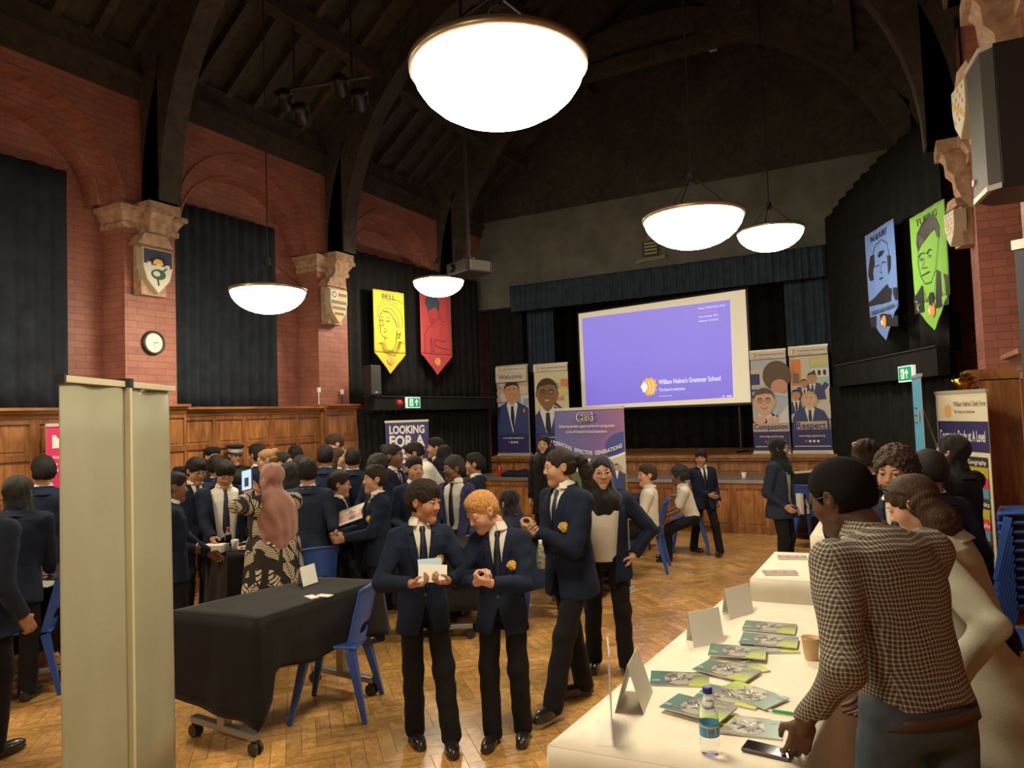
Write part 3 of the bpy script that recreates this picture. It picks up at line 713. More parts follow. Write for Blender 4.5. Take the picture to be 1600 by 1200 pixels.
# small switches and pipes on the second pilaster
for q, (px, py, l) in enumerate([(497, 610, 'small white socket box with conduit on the near side of the striped-shield pilaster'), (533, 613, 'small white socket box with dark cable near the far edge of the striped-shield pilaster')]):
    p = atx(px, py, WL+.02); t = thing('socket_box', l, 'socket', p, R(90)); b = MB(); b.b2((-.025, -.03, -.03), (.025, .0, .04), M_white); b.build('box', None, t, bevel=.004)
    b = MB(); b.tube([(0, -.012, -.03), (0, -.012, -(p.z-2.12))], .008, 6, M_white if q == 0 else M_blk); b.build('conduit', None, t)

# ================================================================= PENNANTS
def pennant(pa, pb, ztl, zbl, ztip, col, label, art, txt=None, sc_=1.0):
    """pa, pb: left and right top corners (x, y) as seen from the hall"""
    pa, pb = Vector((*pa, 0)), Vector((*pb, 0)); W = (pb-pa).length; a = math.atan2((pb-pa).y, (pb-pa).x); H = ztl-zbl; T = zbl-ztip
    t = thing('pennant', label, 'pennant', (pa.x, pa.y, zbl), a)
    wob = lambda u, v: -.010*math.sin(u/W*9+v*1.3)*(.35+.65*max(0, 1-(v+T)/(H+T)))-.004*math.sin(u/W*23+2*v)
    m = mat('pennant_'+art, col, .75, sheen=.2)
    b = MB()
    fn = lambda u, v: (u*W, wob(u*W, v*H), v*H)
    b.grid(fn, 24, 20, m)
    fn2 = lambda u, v: ((u*W if False else (W/2+(u-.5)*W*(1-v)), wob(W/2+(u-.5)*W*(1-v), -v*T), -v*T))
    b.grid(fn2, 24, 10, m)
    c = b.build('cloth', None, t, True); md = c.modifiers.new('s', 'SOLIDIFY'); md.thickness = .004
    D = Design(lambda u, v, l: (u, wob(u, v)-.0045-.0006*l, v)); K = flat('black', (.015, .015, .018)); O = flat('lion_orange', (.75, .30, .05)); CR = flat('cream', (.75, .68, .5))
    if txt: D.text(txt, W/2, H-.13, .075, K, W*.42 if len(txt) < 5 else W*.62, .01)
    c_ = (W/2, H/2)
    S = lambda pts: [(W*x, H*y) for x, y in pts]
    def arc(cx, cy, rx, ry, a0, a1, n=16): return [(cx+rx*math.cos(R(a0+(a1-a0)*k/n)), cy+ry*math.sin(R(a0+(a1-a0)*k/n))) for k in range(n+1)]
    lw = .008
    if art == 'yellow':
        D.line(S([(.14, .55), (.13, .66), (.2, .76), (.35, .84), (.55, .87), (.8, .86), (.97, .82)]), lw, K)
        D.line(S([(.2, .6), (.3, .67), (.5, .66), (.66, .55), (.75, .42)]), lw*1.6, K)
        D.line(S([(.2, .66), (.35, .72), (.55, .72), (.75, .6), (.8, .42)]), lw, K); D.line(S([(.2, .72), (.4, .79), (.65, .78), (.85, .68), (.92, .55), (.9, .45), (.8, .40)]), lw, K)
        D.line(S([(.45, .84), (.7, .82), (.93, .72)]), lw, K)
        D.line(S([(.2, .6), (.18, .52), (.2, .47), (.17, .43), (.22, .42), (.2, .38), (.2, .32), (.25, .27), (.33, .25), (.42, .24)]), lw, K)
        D.line(S([(.3, .38), (.37, .39), (.42, .37), (.36, .33), (.29, .34)]), lw, K); D.line(S([(.22, .44), (.3, .43), (.28, .5)]), lw, K)
        for x in (.24, .45): D.line(S([(x-.05, .515), (x, .53), (x+.06, .515), (x, .505), (x-.05, .515)]), lw, K); D.line(S([(x-.06, .56), (x, .58), (x+.07, .56)]), lw, K)
        D.line(S([(.33, .26), (.33, .12), (.45, .04), (.58, .06), (.68, .14), (.7, .28)]), lw, K)
        for r in (0, .03, .06): D.line(S([(.27-r, .16), (.3-r*.5, .08-r), (.45, .02-r*.8), (.62+r, .04-r), (.74+r, .12), (.77+r, .2)]), lw, K)
        D.line(S([(.1, .14), (.27, .17)]), lw, K); D.line(S([(.76, .2), (.95, .17)]), lw, K); D.line(S([(.72, .38), (.72, .3), (.82, .34), (.78, .26), (.7, .27)]), lw*1.4, K)
    elif art == 'red':
        D.poly(S([(.15, .8), (.2, .9), (.35, .94), (.52, .92), (.62, .84), (.6, .72), (.54, .7), (.5, .76), (.42, .74), (.3, .7), (.26, .68), (.2, .73)]), flat('slate', (.05, .08, .10)))
        D.line(S([(.24, .7), (.26, .6), (.33, .52), (.4, .5), (.5, .54), (.56, .62), (.6, .72)]), lw, K)
        D.line(S([(.36, .5), (.34, .46), (.2, .4), (.12, .3), (.1, .0)]), lw, K); D.line(S([(.56, .6), (.7, .54), (.93, .52)]), lw, K)
        D.line(S([(.28, .26), (.34, .18), (.38, .05)]), lw, K); D.line(S([(.95, .25), (.7, .22), (.45, .24), (.42, .16), (.55, .12), (.95, .08)]), lw, K); D.line(S([(.34, .64), (.4, .65)]), lw, K); D.line(S([(.36, .56), (.44, .555)]), lw, K)
        D.line(S([(.28, .26), (.3, .0)]), lw, K)
    elif art == 'green':
        D.poly(S([(.16, .68), (.2, .79), (.36, .88), (.58, .9), (.78, .85), (.86, .74), (.85, .62), (.78, .64), (.72, .74), (.6, .72), (.4, .68), (.26, .62), (.2, .58)]), K)
        D.line(S([(.2, .6), (.18, .45), (.24, .3), (.35, .2), (.5, .2), (.66, .3), (.78, .5), (.82, .62)]), lw, K)
        for x in (.28, .5): D.line(S([(x-.07, .52), (x, .55), (x+.09, .54)]), lw*2.2, K); D.line(S([(x-.05, .48), (x+.01, .495), (x+.06, .48), (x, .47)]), lw, K)
        D.line(S([(.36, .47), (.3, .38), (.42, .375)]), lw, K); D.line(S([(.28, .3), (.46, .32)]), lw*1.5, K)
        D.poly(S([(.0, .10), (.12, .12), (.28, .2), (.3, .0), (.3, -.10), (.0, -.10)]), K); D.poly(S([(.72, .3), (1.0, .2), (1.0, -.10), (.62, -.10), (.66, .1)]), K)
        D.poly(S([(.44, -.10), (.42, .04), (.47, .09), (.54, .09), (.57, .03), (.56, -.10)]), K)
        D.line(S([(.28, .2), (.38, .0), (.47, .09), (.58, .0), (.72, .3)]), lw, K); D.line(S([(.03, .04), (.12, .04), (.12, -.03), (.2, -.0)]), lw, m_l := flat('green_line', (.3, .6, .12))); D.line(S([(.9, .18), (.88, .08), (.95, .03)]), lw, m_l)
    elif art == 'blue':
        D.poly(S([(.1, .62), (.16, .72), (.3, .72), (.3, .6), (.22, .5), (.24, .42), (.12, .42), (.06, .5)]), K)
        D.line(S([(.26, .74), (.36, .82), (.6, .84), (.78, .76), (.84, .62), (.8, .5), (.74, .4)]), lw, K); D.poly(S([(.4, .68), (.5, .72), (.66, .7), (.6, .66), (.44, .65)]), K)
        for x in (.38, .62): D.line(S([(x-.07, .56), (x, .575), (x+.07, .555)]), lw*1.4, K)
        D.line(S([(.5, .55), (.46, .47), (.54, .46)]), lw, K); D.line(S([(.42, .4), (.56, .4)]), lw*1.4, K); D.poly(S([(.78, .62), (.88, .6), (.86, .46), (.78, .4)]), K)
        D.poly(S([(.04, .17), (.25, .2), (.5, .26), (.7, .3), (.75, .24), (1.0, .22), (1.0, .08), (.5, .1), (.04, .12)]), K)
        D.poly(S([(.06, -.02), (.5, -.02), (1.0, -.10), (1.0, -.22), (.5, -.17), (.06, -.14)]), K)
        D.text('DEEDS NOT WORDS', W*.52, -.0, .05, K, W*.8, .008)
    sx = .16 if T > .3 else .12
    lion(D, W/2-sx/2, -T*.58, sx, O, CR)
    D.build('printed_figure', t); return t
xb = WL+.16
a1, a2 = atx(582, 451, xb), atx(631, 458, xb+.12)
pennant((a1.x, a1.y), (a2.x, a2.y), a1.z, atx(578, 550, xb).z, atx(602, 584, xb).z, (.60, .45, .02), 'yellow pennant reading BELL with a line drawing of a head-wrapped woman', 'yellow', 'BELL')
a1, a2 = atx(655, 452, xb+.05), atx(704, 458, xb+.18)
pennant((a1.x, a1.y), (a2.x, a2.y), a1.z, atx(660, 553, xb+.05).z, atx(684, 586, xb+.1).z, (.50, .05, .055), 'red pennant with a line drawing of a dark-haired athlete, behind the small lamp', 'red')
n0 = Vector((.93, .37, 0)); o0 = Vector((-.75, 12.15, 0))-n0*.20; 
o0 = Vector((-.75, 12.15, 0))+Vector((-.93, -.37, 0))*.2
a1, a2 = atplane(1352, 369, o0, n0), atplane(1396, 353, o0, n0)
pennant((a1.x, a1.y), (a2.x, a2.y), a1.z, atplane(1361, 494, o0, n0).z, atplane(1381, 532, o0, n0).z, (.10, .20, .52), 'blue pennant reading PANKHURST with a drawn portrait of a woman', 'blue', 'PANKHURST')
a1, a2 = atplane(1422, 342, o0, n0), atplane(1475, 318, o0, n0)
pennant((a1.x, a1.y), (a2.x, a2.y), a1.z, atplane(1430, 478, o0, n0).z, atplane(1463, 515, o0, n0).z, (.20, .52, .05), 'green pennant reading TURING with a drawn portrait of a man in a dark suit', 'green', 'TURING')

# ================================================================= PULL-UP BANNERS
M_silver = mat('silver_rail', (.62, .60, .52), .35, .5)
def pullup(name, label, pa, pb, z0, z1, base=True, lean=0.0):
    """pa, pb: left and right foot (x, y) as seen from the front; returns (thing, width, height, Design)"""
    pa, pb = Vector((*pa, 0)), Vector((*pb, 0)); W = (pb-pa).length; a = math.atan2((pb-pa).y, (pb-pa).x)
    t = thing(name, label, 'pull-up banner', (pa.x, pa.y, z0), a); H = z1-z0
    if base:
        b = MB(); b.b2((-.01, -.06, 0), (W+.01, .06, .055), M_silver); b.b2((-.03, -.12, 0), (.05, .12, .012), M_silver); b.b2((W-.05, -.12, 0), (W+.03, .12, .012), M_silver); b.build('base', None, t, bevel=.006)
    b = MB(); b.b2((-.005, -.012, H-.018), (W+.005, .014, H+.012), M_silver); b.build('top_rail', None, t)
    b = MB(); b.tube([(W/2, .04, .05), (W/2, .03, H)], .009, 8, M_silver); b.build('pole', None, t)
    b = MB(); b.b2((0, -.002, .05), (W, .002, H-.01), flat('panel_white', (.62, .58, .52))); b.build('panel', None, t)
    return t, W, H, Design(lambda u, v, l: (u, -.003-.0008*l, v))
def portrait(D, cx, top, s, skin, hair, jacket, shirt, tie=None, glasses=False, long=False, u0=None, u1=None, vb=None, mouth=True, curl=False):
    """simple printed portrait: s = head height; top = crown height"""
    hw = s*.38; cy = top-s*.5
    W = lambda u: min(max(u, u0), u1) if u0 is not None else u
    vb = top-3.2*s if vb is None else vb
    if long: D.ell(cx, cy-.1*s, hw*1.35, s*.62, hair)
    D.poly([(W(cx-s*.16), cy-s*.4), (W(cx-s*.85), cy-s*.75), (W(cx-s*1.05), cy-s*1.2), (W(cx-s*1.15), vb), (W(cx+s*1.15), vb), (W(cx+s*1.05), cy-s*1.2), (W(cx+s*.85), cy-s*.75), (W(cx+s*.16), cy-s*.4)], jacket)
    D.poly([(cx-s*.2, cy-s*.42), (cx-s*.3, cy-s*.6), (cx, max(vb, cy-s*1.9)), (cx+s*.3, cy-s*.6), (cx+s*.2, cy-s*.42)], shirt)
    if tie: D.poly([(cx-s*.07, cy-s*.66), (cx+s*.07, cy-s*.66), (cx+s*.11, cy-s*1.2), (cx+s*.04, max(vb, cy-s*1.85)), (cx-s*.1, cy-s*1.2)], tie)
    D.poly([(cx-s*.18, cy-s*.2), (cx-s*.18, cy-s*.5), (cx, cy-s*.64), (cx+s*.18, cy-s*.5), (cx+s*.18, cy-s*.2)], skin)
    D.ell(cx-hw, cy-.02*s, s*.06, s*.11, skin, keep=True); D.ell(cx+hw, cy-.02*s, s*.06, s*.11, skin, keep=True)
    D.ell(cx, cy+s*.12, hw*1.06, s*.41, hair, 24)
    D.poly([(cx-hw, cy+s*.1)]+[(cx+hw*math.cos(R(a)), cy-s*.04+s*.46*math.sin(R(a))) for a in range(190, 351, 10)]+[(cx+hw, cy+s*.1), (cx+hw*.8, cy+s*.26), (cx+hw*.2, cy+s*.31), (cx-hw*.75, cy+s*.25)], skin)
    E = flat('print_dark', (.03, .025, .03)); T = flat('teeth', (.7, .66, .6)); L = flat('print_lip', (.40, .13, .10))
    for q in (-1, 1):
        D.ell(cx+q*s*.15, cy+s*.04, s*.05, s*.025, T, 10, keep=True); D.ell(cx+q*s*.15, cy+s*.04, s*.025, s*.026, E, 10); D.line([(cx+q*s*.07, cy+s*.11), (cx+q*s*.15, cy+s*.135), (cx+q*s*.23, cy+s*.11)], s*.025, E)
        if glasses:
            D.line([(cx+q*s*.15+s*.1*math.cos(R(a)), cy+s*.03+s*.08*math.sin(R(a))) for a in range(0, 361, 30)], s*.018, E)
    D.line([(cx-.03*s, cy-.1*s), (cx, cy-.125*s), (cx+.04*s, cy-.1*s)], s*.02, L)
    if mouth:
        D.poly([(cx-s*.14, cy-.2*s), (cx, cy-.22*s), (cx+s*.14, cy-.2*s), (cx+.06*s, cy-.29*s), (cx-.06*s, cy-.29*s)], L); D.poly([(cx-s*.11, cy-.21*s), (cx, cy-.225*s), (cx+s*.11, cy-.21*s), (cx, cy-.26*s)], T)
SK = [flat('skin_tan', (.50, .26, .14)), flat('skin_brown', (.24, .115, .06)), flat('skin_fair', (.68, .42, .30)), flat('skin_rose', (.6, .3, .2))]
HK = flat('print_hair_dark', (.035, .025, .022)); HB = flat('print_hair_brown', (.12, .075, .045)); HY = flat('print_hair_blond', (.55, .36, .14))
NV = flat('print_blazer', (.035, .05, .17)); NV2 = flat('print_navy', (.03, .025, .12)); SH = flat('print_shirt', (.68, .68, .68)); TI = flat('print_tie', (.015, .02, .06)); OR = flat('lion_orange', (.75, .30, .05)); WHT = flat('white', (.78, .76, .72)); DGR = flat('dark_text', (.06, .05, .06))
def bgwash(D, u0, v0, u1, v1, cols, seed, n=18):
    rng = random.Random(seed)
    for k in range(n):
        cx, cy = rng.uniform(u0, u1), rng.uniform(v0, v1); a, b_ = rng.uniform(.04, .14), rng.uniform(.02, .09)
        D.rect(max(u0, cx-a), max(v0, cy-b_), min(u1, cx+a), min(v1, cy+b_), rng.choice(cols))
def school_header(D, W, H):
    D.rect(0, H-.14, W, H-.018, flat('panel_cream', (.66, .60, .52)))
    lion(D, .035, H-.12, .085, OR, WHT); D.text("William Hulme's Grammar School", .15, H-.085, .028, DGR, W-.18, .006, 'l'); D.text('The best in everyone', .15, H-.125, .016, DGR, .2, 0, 'l')
def footer(D, W, v, word=None, line=False):
    D.rect(0, .055, W, v, NV2); D.text('www.whgs-academy.org', W/2, v-.09, .032, WHT, W*.66, .008)
    for k in range(4): D.ell(W/2-.09+.06*k, v-.16, .02, .02, WHT if k else flat('print_red', (.5, .05, .1)), 12, keep=(k > 0))
    if line: D.rect(.03, v-.245, W-.02, v-.235, WHT)
Yb = 12.15
gid = 'school pull-up banners on the stage'
def stage_banner(x0, x1, z1, label, y=Yb, dy=0.0):
    t, W, H, D = pullup('pull_up_banner', label, (x0, y), (x1, y+dy), 1.10, z1); t['group'] = gid; return t, W, H, D
t, W, H, D = stage_banner(-6.76, -6.06, 2.84, 'pull-up banner reading Welcome with a smiling boy in a blazer, left on the stage', dy=-.05)
bgwash(D, 0, .5, W, H-.3, [flat('lib_pink', (.55, .33, .28)), flat('lib_tan', (.5, .36, .24)), flat('lib_pale', (.6, .5, .46)), flat('lib_blue', (.3, .34, .42))], 1, 40)
portrait(D, W*.5, H-.30, .42, SK[0], HK, NV, SH, TI, u0=0, u1=W, vb=.3); D.ell(W*.88, .86, .018, .04, OR); footer(D, W, .42); school_header(D, W, H); D.rect(0, H-.32, W, H-.14, flat('lib_pale', (.6, .5, .46))); D.text('Welcome', W*.48, H-.26, .085, DGR, W*.76, .008); D.build('printed_design', t)
t, W, H, D = stage_banner(-5.95, -5.25, 2.82, 'pull-up banner of a laughing boy in glasses with a microphone, beside the Welcome banner')
D.rect(0, .3, W, H-.14, flat('paleyellow', (.62, .58, .38))); bgwash(D, W*.4, 1.0, W, H-.3, [flat('p_green', (.4, .55, .4)), flat('p_blue', (.25, .36, .6)), flat('p_red', (.6, .2, .14)), flat('p_yel', (.65, .55, .2))], 2, 14)
portrait(D, W*.38, H-.28, .55, SK[1], HK, NV, SH, TI, glasses=True, u0=0, u1=W, vb=.3); D.line([(W*.62, H-.75), (W*.9, H-.92)], .05, DGR); footer(D, W, .42); school_header(D, W, H); D.build('printed_design', t)
t, W, H, D = stage_banner(-1.98, -1.42, 2.78, 'pull-up banner reading Compassion with a boy in glasses writing', dy=-.06)
D.rect(0, .3, W, H-.14, flat('paleblue', (.45, .5, .58))); bgwash(D, 0, .9, W*.6, H-.3, [flat('lib_blue', (.3, .34, .42)), NV, flat('p_cream', (.6, .55, .45))], 3, 16)
D.ell(W*.72, H-.42, .22, .24, HB); D.ell(W*.78, H-.60, .13, .12, SK[3]); D.poly([(W*.5, 1.0), (W*.6, H-.72), (W, H-.78), (W, .95)], flat('paleshirt', (.52, .6, .68)))
portrait(D, W*.34, H-.62, .42, SK[2], HB, NV, SH, TI, glasses=True, u0=0, u1=W, vb=.3); D.poly([(W*.5, .45), (W, .78), (W, .42)], SH); D.ell(W*.2, .55, .10, .06, SK[2]); D.ell(W*.6, .55, .09, .06, SK[2]); D.line([(W*.6, .56), (W*.72, .74)], .012, SH)
D.rect(0, .36, W, .50, flat('haze_pink', (.52, .40, .36))); footer(D, W, .36, line=True); school_header(D, W, H); D.text('Compassion', W*.5, .40, .085, NV2, W*.94, .012); D.build('printed_design', t)
t, W, H, D = stage_banner(-1.38, -.80, 2.80, 'pull-up banner reading Respect with children raising hands in class', dy=-.07)
D.rect(0, .3, W, H-.14, flat('p_cream', (.6, .55, .45))); D.rect(.02, H-.62, .17, H-.2, flat('p_orange', (.7, .24, .06))); D.rect(.05, H-.58, .14, H-.42, flat('p_brown', (.2, .15, .12))); D.rect(.30, H-.6, W, H-.18, flat('p_green', (.4, .55, .3))); D.rect(.32, H-.3, W, H-.2, flat('p_yel', (.65, .55, .2))); D.rect(.32, H-.5, W, H-.36, SH)
for k in range(3): D.ell(.36+.08*k, H-.43, .025, .045, flat('print_dark', (.03, .025, .03)), keep=(k > 0))
D.line([(.12, .95), (.13, H-.66)], .06, NV); D.line([(W-.2, .9), (W-.05, H-.62)], .08, NV); D.line([(.36, 1.1), (.44, H-.62)], .04, NV)
portrait(D, .33, 1.28, .17, SK[0], HK, NV, SH, TI, vb=.85); portrait(D, .21, 1.18, .14, SK[0], HB, NV, SH, TI, vb=.85); portrait(D, .08, 1.02, .17, SK[0], HK, NV, SH, TI, vb=.55, u0=0, u1=W)
D.poly([(0, .5), (W, .55), (W, .78), (.4, .8), (0, .62)], flat('desk', (.6, .55, .5))); portrait(D, .28, .98, .25, SK[2], HY, NV, SH, TI, long=True, vb=.36, u0=0, u1=W)
D.rect(W*.12, .385, W*.9, .51, flat('haze_pink', (.52, .40, .36))); footer(D, W, .36, line=True); school_header(D, W, H); D.text('Respect', W*.5, .40, .10, NV2, W*.74, .012); D.build('printed_design', t)
# purple support-service banner at the front of the stage, stands on the floor
dC = 7.6; pa, pb = atd(866, 640, 8.0), atd(974, 634, 7.4)
t, W, H, D = pullup('pull_up_banner', 'wide purple pull-up banner reading CEG, standing on the floor before the stage', (pa.x, pa.y), (pb.x, pb.y), 0, pa.z)
def purp():
    m, nt, bs = _mat('print_purple_blend'); tc = nt.nodes.new('ShaderNodeTexCoord'); sp = nt.nodes.new('ShaderNodeSeparateXYZ'); nt.links.new(tc.outputs['Object'], sp.inputs[0])
    rp = nt.nodes.new('ShaderNodeValToRGB'); rp.color_ramp.elements[0].color = (.11, .12, .33, 1); rp.color_ramp.elements[1].color = (.34, .13, .30, 1); e = rp.color_ramp.elements.new(.55); e.color = (.18, .12, .33, 1)
    nt.links.new(sp.outputs[0], rp.inputs[0]); nt.links.new(rp.outputs[0], bs.inputs['Base Color']); bs.inputs['Roughness'].default_value = .5; return m
D.rect(0, .06, W, H-.015, purp()); D.ell(W*.995, H-.43, .24, .17, flat('ceg_blue', (.06, .08, .30)), 28, 90, 270) 
wave = lambda u: H-.43-.10*math.sin(math.pi*min(1, max(0, (u/W-.1)/.95)))+.0
n_ = 20; D.poly([(W*k/n_, wave(W*k/n_)-.02) for k in range(n_+1)]+[(W, .06), (0, .06)], WHT)
D.poly([(W*k/n_, wave(W*k/n_)-.045) for k in range(n_+1)]+[(W, .06), (0, .06)], flat('ceg_sky', (.52, .50, .42)))
D.poly([(0, 1.22), (W*.2, 1.26), (W*.4, 1.2), (W*.7, 1.25), (W, 1.22), (W, .06), (0, .06)], flat('ceg_ground', (.12, .13, .07))); D.rect(0, .06, W, 1.05, flat('ceg_dark', (.03, .03, .04)))
for k, (x, h_) in enumerate([(.66, .22), (.74, .3), (.82, .2), (.9, .16)]): portrait(D, W*x, 1.26+h_*.4, .07, SK[k % 3], HK, [NV, flat('p_brown', (.2, .15, .12)), DGR][k % 3], SH, vb=1.06, mouth=False)
D.text('CEG', W*.48, H-.135, .085, WHT, W*.24, .05); D.text('CEG', W*.48, H-.135, .085, flat('print_dark', (.03, .025, .03)), W*.215, .012)
D.text('Delivering specialist support services for young people', W*.5, H-.205, .030, WHT, W*.80, .004); D.text('at risk of Criminal & Sexual Exploitation.', W*.5, H-.265, .030, WHT, W*.6, .004)
D.text('CREATING  EFFECTIVE  GENERATIONS', W*.5, H-.9, .042, WHT, W*.98, .014, warp=lambda u, v: (u, v+wave(u)-(H-.9)+.03)); D.build('printed_design', t)
# dark blue career banner
pa, pb = atd(602, 659, 9.3), atd(669, 657, 9.25)
t, W, H, D = pullup('pull_up_banner', 'dark blue pull-up banner reading LOOKING FOR A NEW CAREER, behind the crowd', (pa.x, pa.y), (pb.x, pb.y), 0, pa.z)
D.rect(0, .06, W, H-.018, flat('career_blue', (.035, .03, .17))); 
for k, (tx, h_, v) in enumerate([('LOOKING', .10, H-.16), ('FOR A', .14, H-.33), ('NEW', .17, H-.54), ('CAREER', .10, H-.68)]): D.text(tx, W*.5, v, h_, WHT, W*.82, .035)
D.build('printed_design', t)
# pink banner far left
pa, pb = atd(72, 664, 6.6), atd(135, 668, 6.9)
t, W, H, D = pullup('pull_up_banner', 'pink pull-up banner with white block lettering by the left panelling', (pa.x, pa.y), (pb.x, pb.y), 0, pa.z)
D.rect(0, .06, W, H-.018, flat('banner_pink', (.62, .02, .13))); D.poly([(.05, H-.22), (.05, H-.1), (.08, H-.1), (.10, H-.13), (.13, H-.13), (.11, H-.16), (.13, H-.18), (.17, H-.18), (.17, H-.22)], WHT); D.ell(.15, H-.13, .014, .014, WHT)
D.text('CAREERS', .2, H-.15, .05, WHT, .3, .03, 'l'); D.text('ACADEMY', .2, H-.22, .05, WHT, .3, .03, 'l'); D.text('Welcome! Come and meet', .05, H-.32, .03, WHT, .36, .004, 'l'); D.text('the business team', .05, H-.38, .03, WHT, .26, .004, 'l'); D.text('and supporters', .05, H-.44, .03, WHT, .22, .004, 'l')
D.poly([(.04, H-.95), (W, H-.75), (W, H-1.2), (.2, H-1.2)], WHT); D.build('printed_design', t)
# blue banner on the right with a back strut
pa, pb = atd(1424, 590, 6.9), atd(1438, 580, 6.3)
pa, pb = atd(1425, 590, 7.2), atd(1438, 581, 6.5)
t, W, H, D = pullup('pull_up_banner', 'light blue pull-up banner seen nearly edge-on, left of the A Level course list', (pa.x, pa.y), (pb.x, pb.y), 0, pa.z)
D.rect(0, .06, W, H-.018, flat('sky_blue', (.10, .40, .66))); D.text('Mixed', W*.4, H-.85, .09, WHT, W*.5, .01); D.text('Enterprise', W*.45, H-1.0, .09, WHT, W*.8, .01)
for k in range(3): D.text('community', .06, H-.32-.07*k, .03, NV2, W*.4, 0, 'l'); D.text('support', W*.55, H-1.25-.07*k, .03, NV2, W*.3, 0, 'l')
lion(D, W*.6, H-.45, .12, OR); D.build('printed_design', t)
# A level course list
pa = Vector((.395, 8.0, 0)); q = atd(1462, 618, 6.6); pr = atd(1541, 606, 5.85)
t, W, H, D = pullup('pull_up_banner', 'tall pull-up banner listing Courses to Study at A Level in coloured rows', (q.x, q.y), (pr.x, pr.y), 0, 1.93)
D.rect(0, .06, W, H-.018, flat('list_cream', (.70, .66, .5))); lion(D, .12, H-.24, .13, flat('lion_pale', (.75, .42, .15))); D.text("William Hulme's Sixth Form", .28, H-.13, .045, DGR, .46, .004, 'l'); D.text('The best in everyone', .28, H-.19, .03, DGR, .3, 0, 'l')
D.rect(.02, H-.52, W, H-.26, NV2); D.text('Courses to Study at A Level', W*.5, H-.43, .09, WHT, W*.88, .016)
left = ['Art and Design', 'Biology', 'Business Studies', 'Chemistry', 'Computer Science', 'Drama', 'Economics', 'English', 'English Literature', 'French', 'Further Maths', 'Gaming', 'Fine Art']; right = ['Geography', 'German', 'History', 'Law', 'Mathematics', 'Music', 'Photography', 'Physics', 'Politics', 'Psychology', 'Religious Studies', 'Sociology', 'Spanish']
cols = [flat('row_black', (.03, .03, .03)), flat('row_olive', (.45, .36, .02)), flat('row_red', (.62, .03, .04)), flat('row_blue', (.11, .24, .36))]
rh = .086; v = H-.56
for k in range(13):
    c = cols[k % 4]; D.rect(.03, v-rh*(k+1)+.003, W*.49, v-rh*k, c); D.rect(W*.53, v-rh*(k+1)+.003, W-.03, v-rh*k, c, True)
    D.text(left[k], W*.26, v-rh*(k+.72), .038, WHT, min(W*.4, .026*len(left[k])), .012); D.text(right[k], W*.765, v-rh*(k+.72), .038, WHT, min(W*.4, .028*len(right[k])), .012)
vb = v-rh*13; D.rect(.0, vb-.14, W, vb-.06, flat('row_olive', (.45, .36, .02))); D.text('Join us in September', W*.55, vb-.12, .03, WHT, W*.7, 0)
D.rect(0, .06, W, vb-.14, flat('row_black', (.03, .03, .03))); D.ell(W*.45, vb-.26, .10, .13, SK[3]); D.ell(W*.75, vb-.25, .07, .14, SK[2]); D.ell(W*.6, vb-.36, .08, .1, SK[3]); D.poly([(W*.62, .12), (W*.7, .24), (W*.8, .12), (W*.75, .07)], SH); D.build('printed_design', t)
# near, left: backs of a two-panel grey-green display
qa, qb, qc = Vector((*atd(95, 580, 2.82).xy, 0)), Vector((*atd(193, 592, 3.31).xy, 0)), Vector((*atd(269, 603, 3.82).xy, 0))
t = thing('banner_display', 'tall pair of blank grey-green banner backs standing in the left foreground', 'pull-up banner', (qa.x, qa.y, 0), math.atan2((qc-qa).y, (qc-qa).x))
L1, L2 = (qb-qa).length, (qc-qb).length; ht = 2.08; M_bk = mat('banner_back_cloth', (.345, .34, .235), .6, noise=.08, nscale=2)
for k, (x0, L) in enumerate(((0, L1), (L1+.012, L2))):
    b = MB(); b.grid(lambda u, v, x0=x0, L=L, k=k: (x0+.006+u*(L-.012), .014*math.sin(u*3.1+.3)*(1-.3*v)+(.02 if k else 0)*u+.006*math.sin(u*11+v*2), .06+v*(ht-.07)), 16, 8, M_bk)
    o = b.build('panel', None, t, True); md = o.modifiers.new('s', 'SOLIDIFY'); md.thickness = .003
    b = MB(); b.b2((x0, -.014, ht-.028), (x0+L, .014, ht), mat('cream_rail', (.62, .58, .40), .4)); b.build('top_rail', None, t, bevel=.003)
    b = MB(); b.b2((x0, -.06, 0), (x0+L, .06, .06), M_silver); b.build('base', None, t, bevel=.006)
b = MB(); b.b2((L1-.005, -.03, .05), (L1+.017, -.008, ht+.005), mat('cream_rail', (.62, .58, .40), .4)); b.build('pole', None, t)
b = MB(); b.b2((L1-.015, -.035, ht-.03), (L1+.02, .02, ht+.012), M_blk); b.build('end_cap', None, t); b = MB(); b.b2((-.01, -.018, ht-.034), (.006, .018, ht+.004), M_blk); b.build('end_cap', None, t)
# dark pull-up edge at the right margin
pa, pb = atd(1586, 372, 2.6), atd(1606, 368, 2.9)
pa = atd(1584, 380, 3.0)
t = thing('pull_up_banner', 'dark slate-blue banner edge cut off by the right margin, beside the stacked chairs', 'pull-up banner', (pa.x, pa.y, 0), R(-28))
hh = pa.z; b = MB(); b.b2((.0, -.002, .05), (.5, .002, hh), mat('slate_banner', (.05, .06, .09), .5)); b.build('panel', None, t); b = MB(); b.b2((-.006, -.012, hh-.03), (.5, .012, hh+.01), M_silver); b.build('top_rail', None, t); b = MB(); b.b2((0, -.06, 0), (.5, .06, .05), M_silver); b.build('base', None, t)
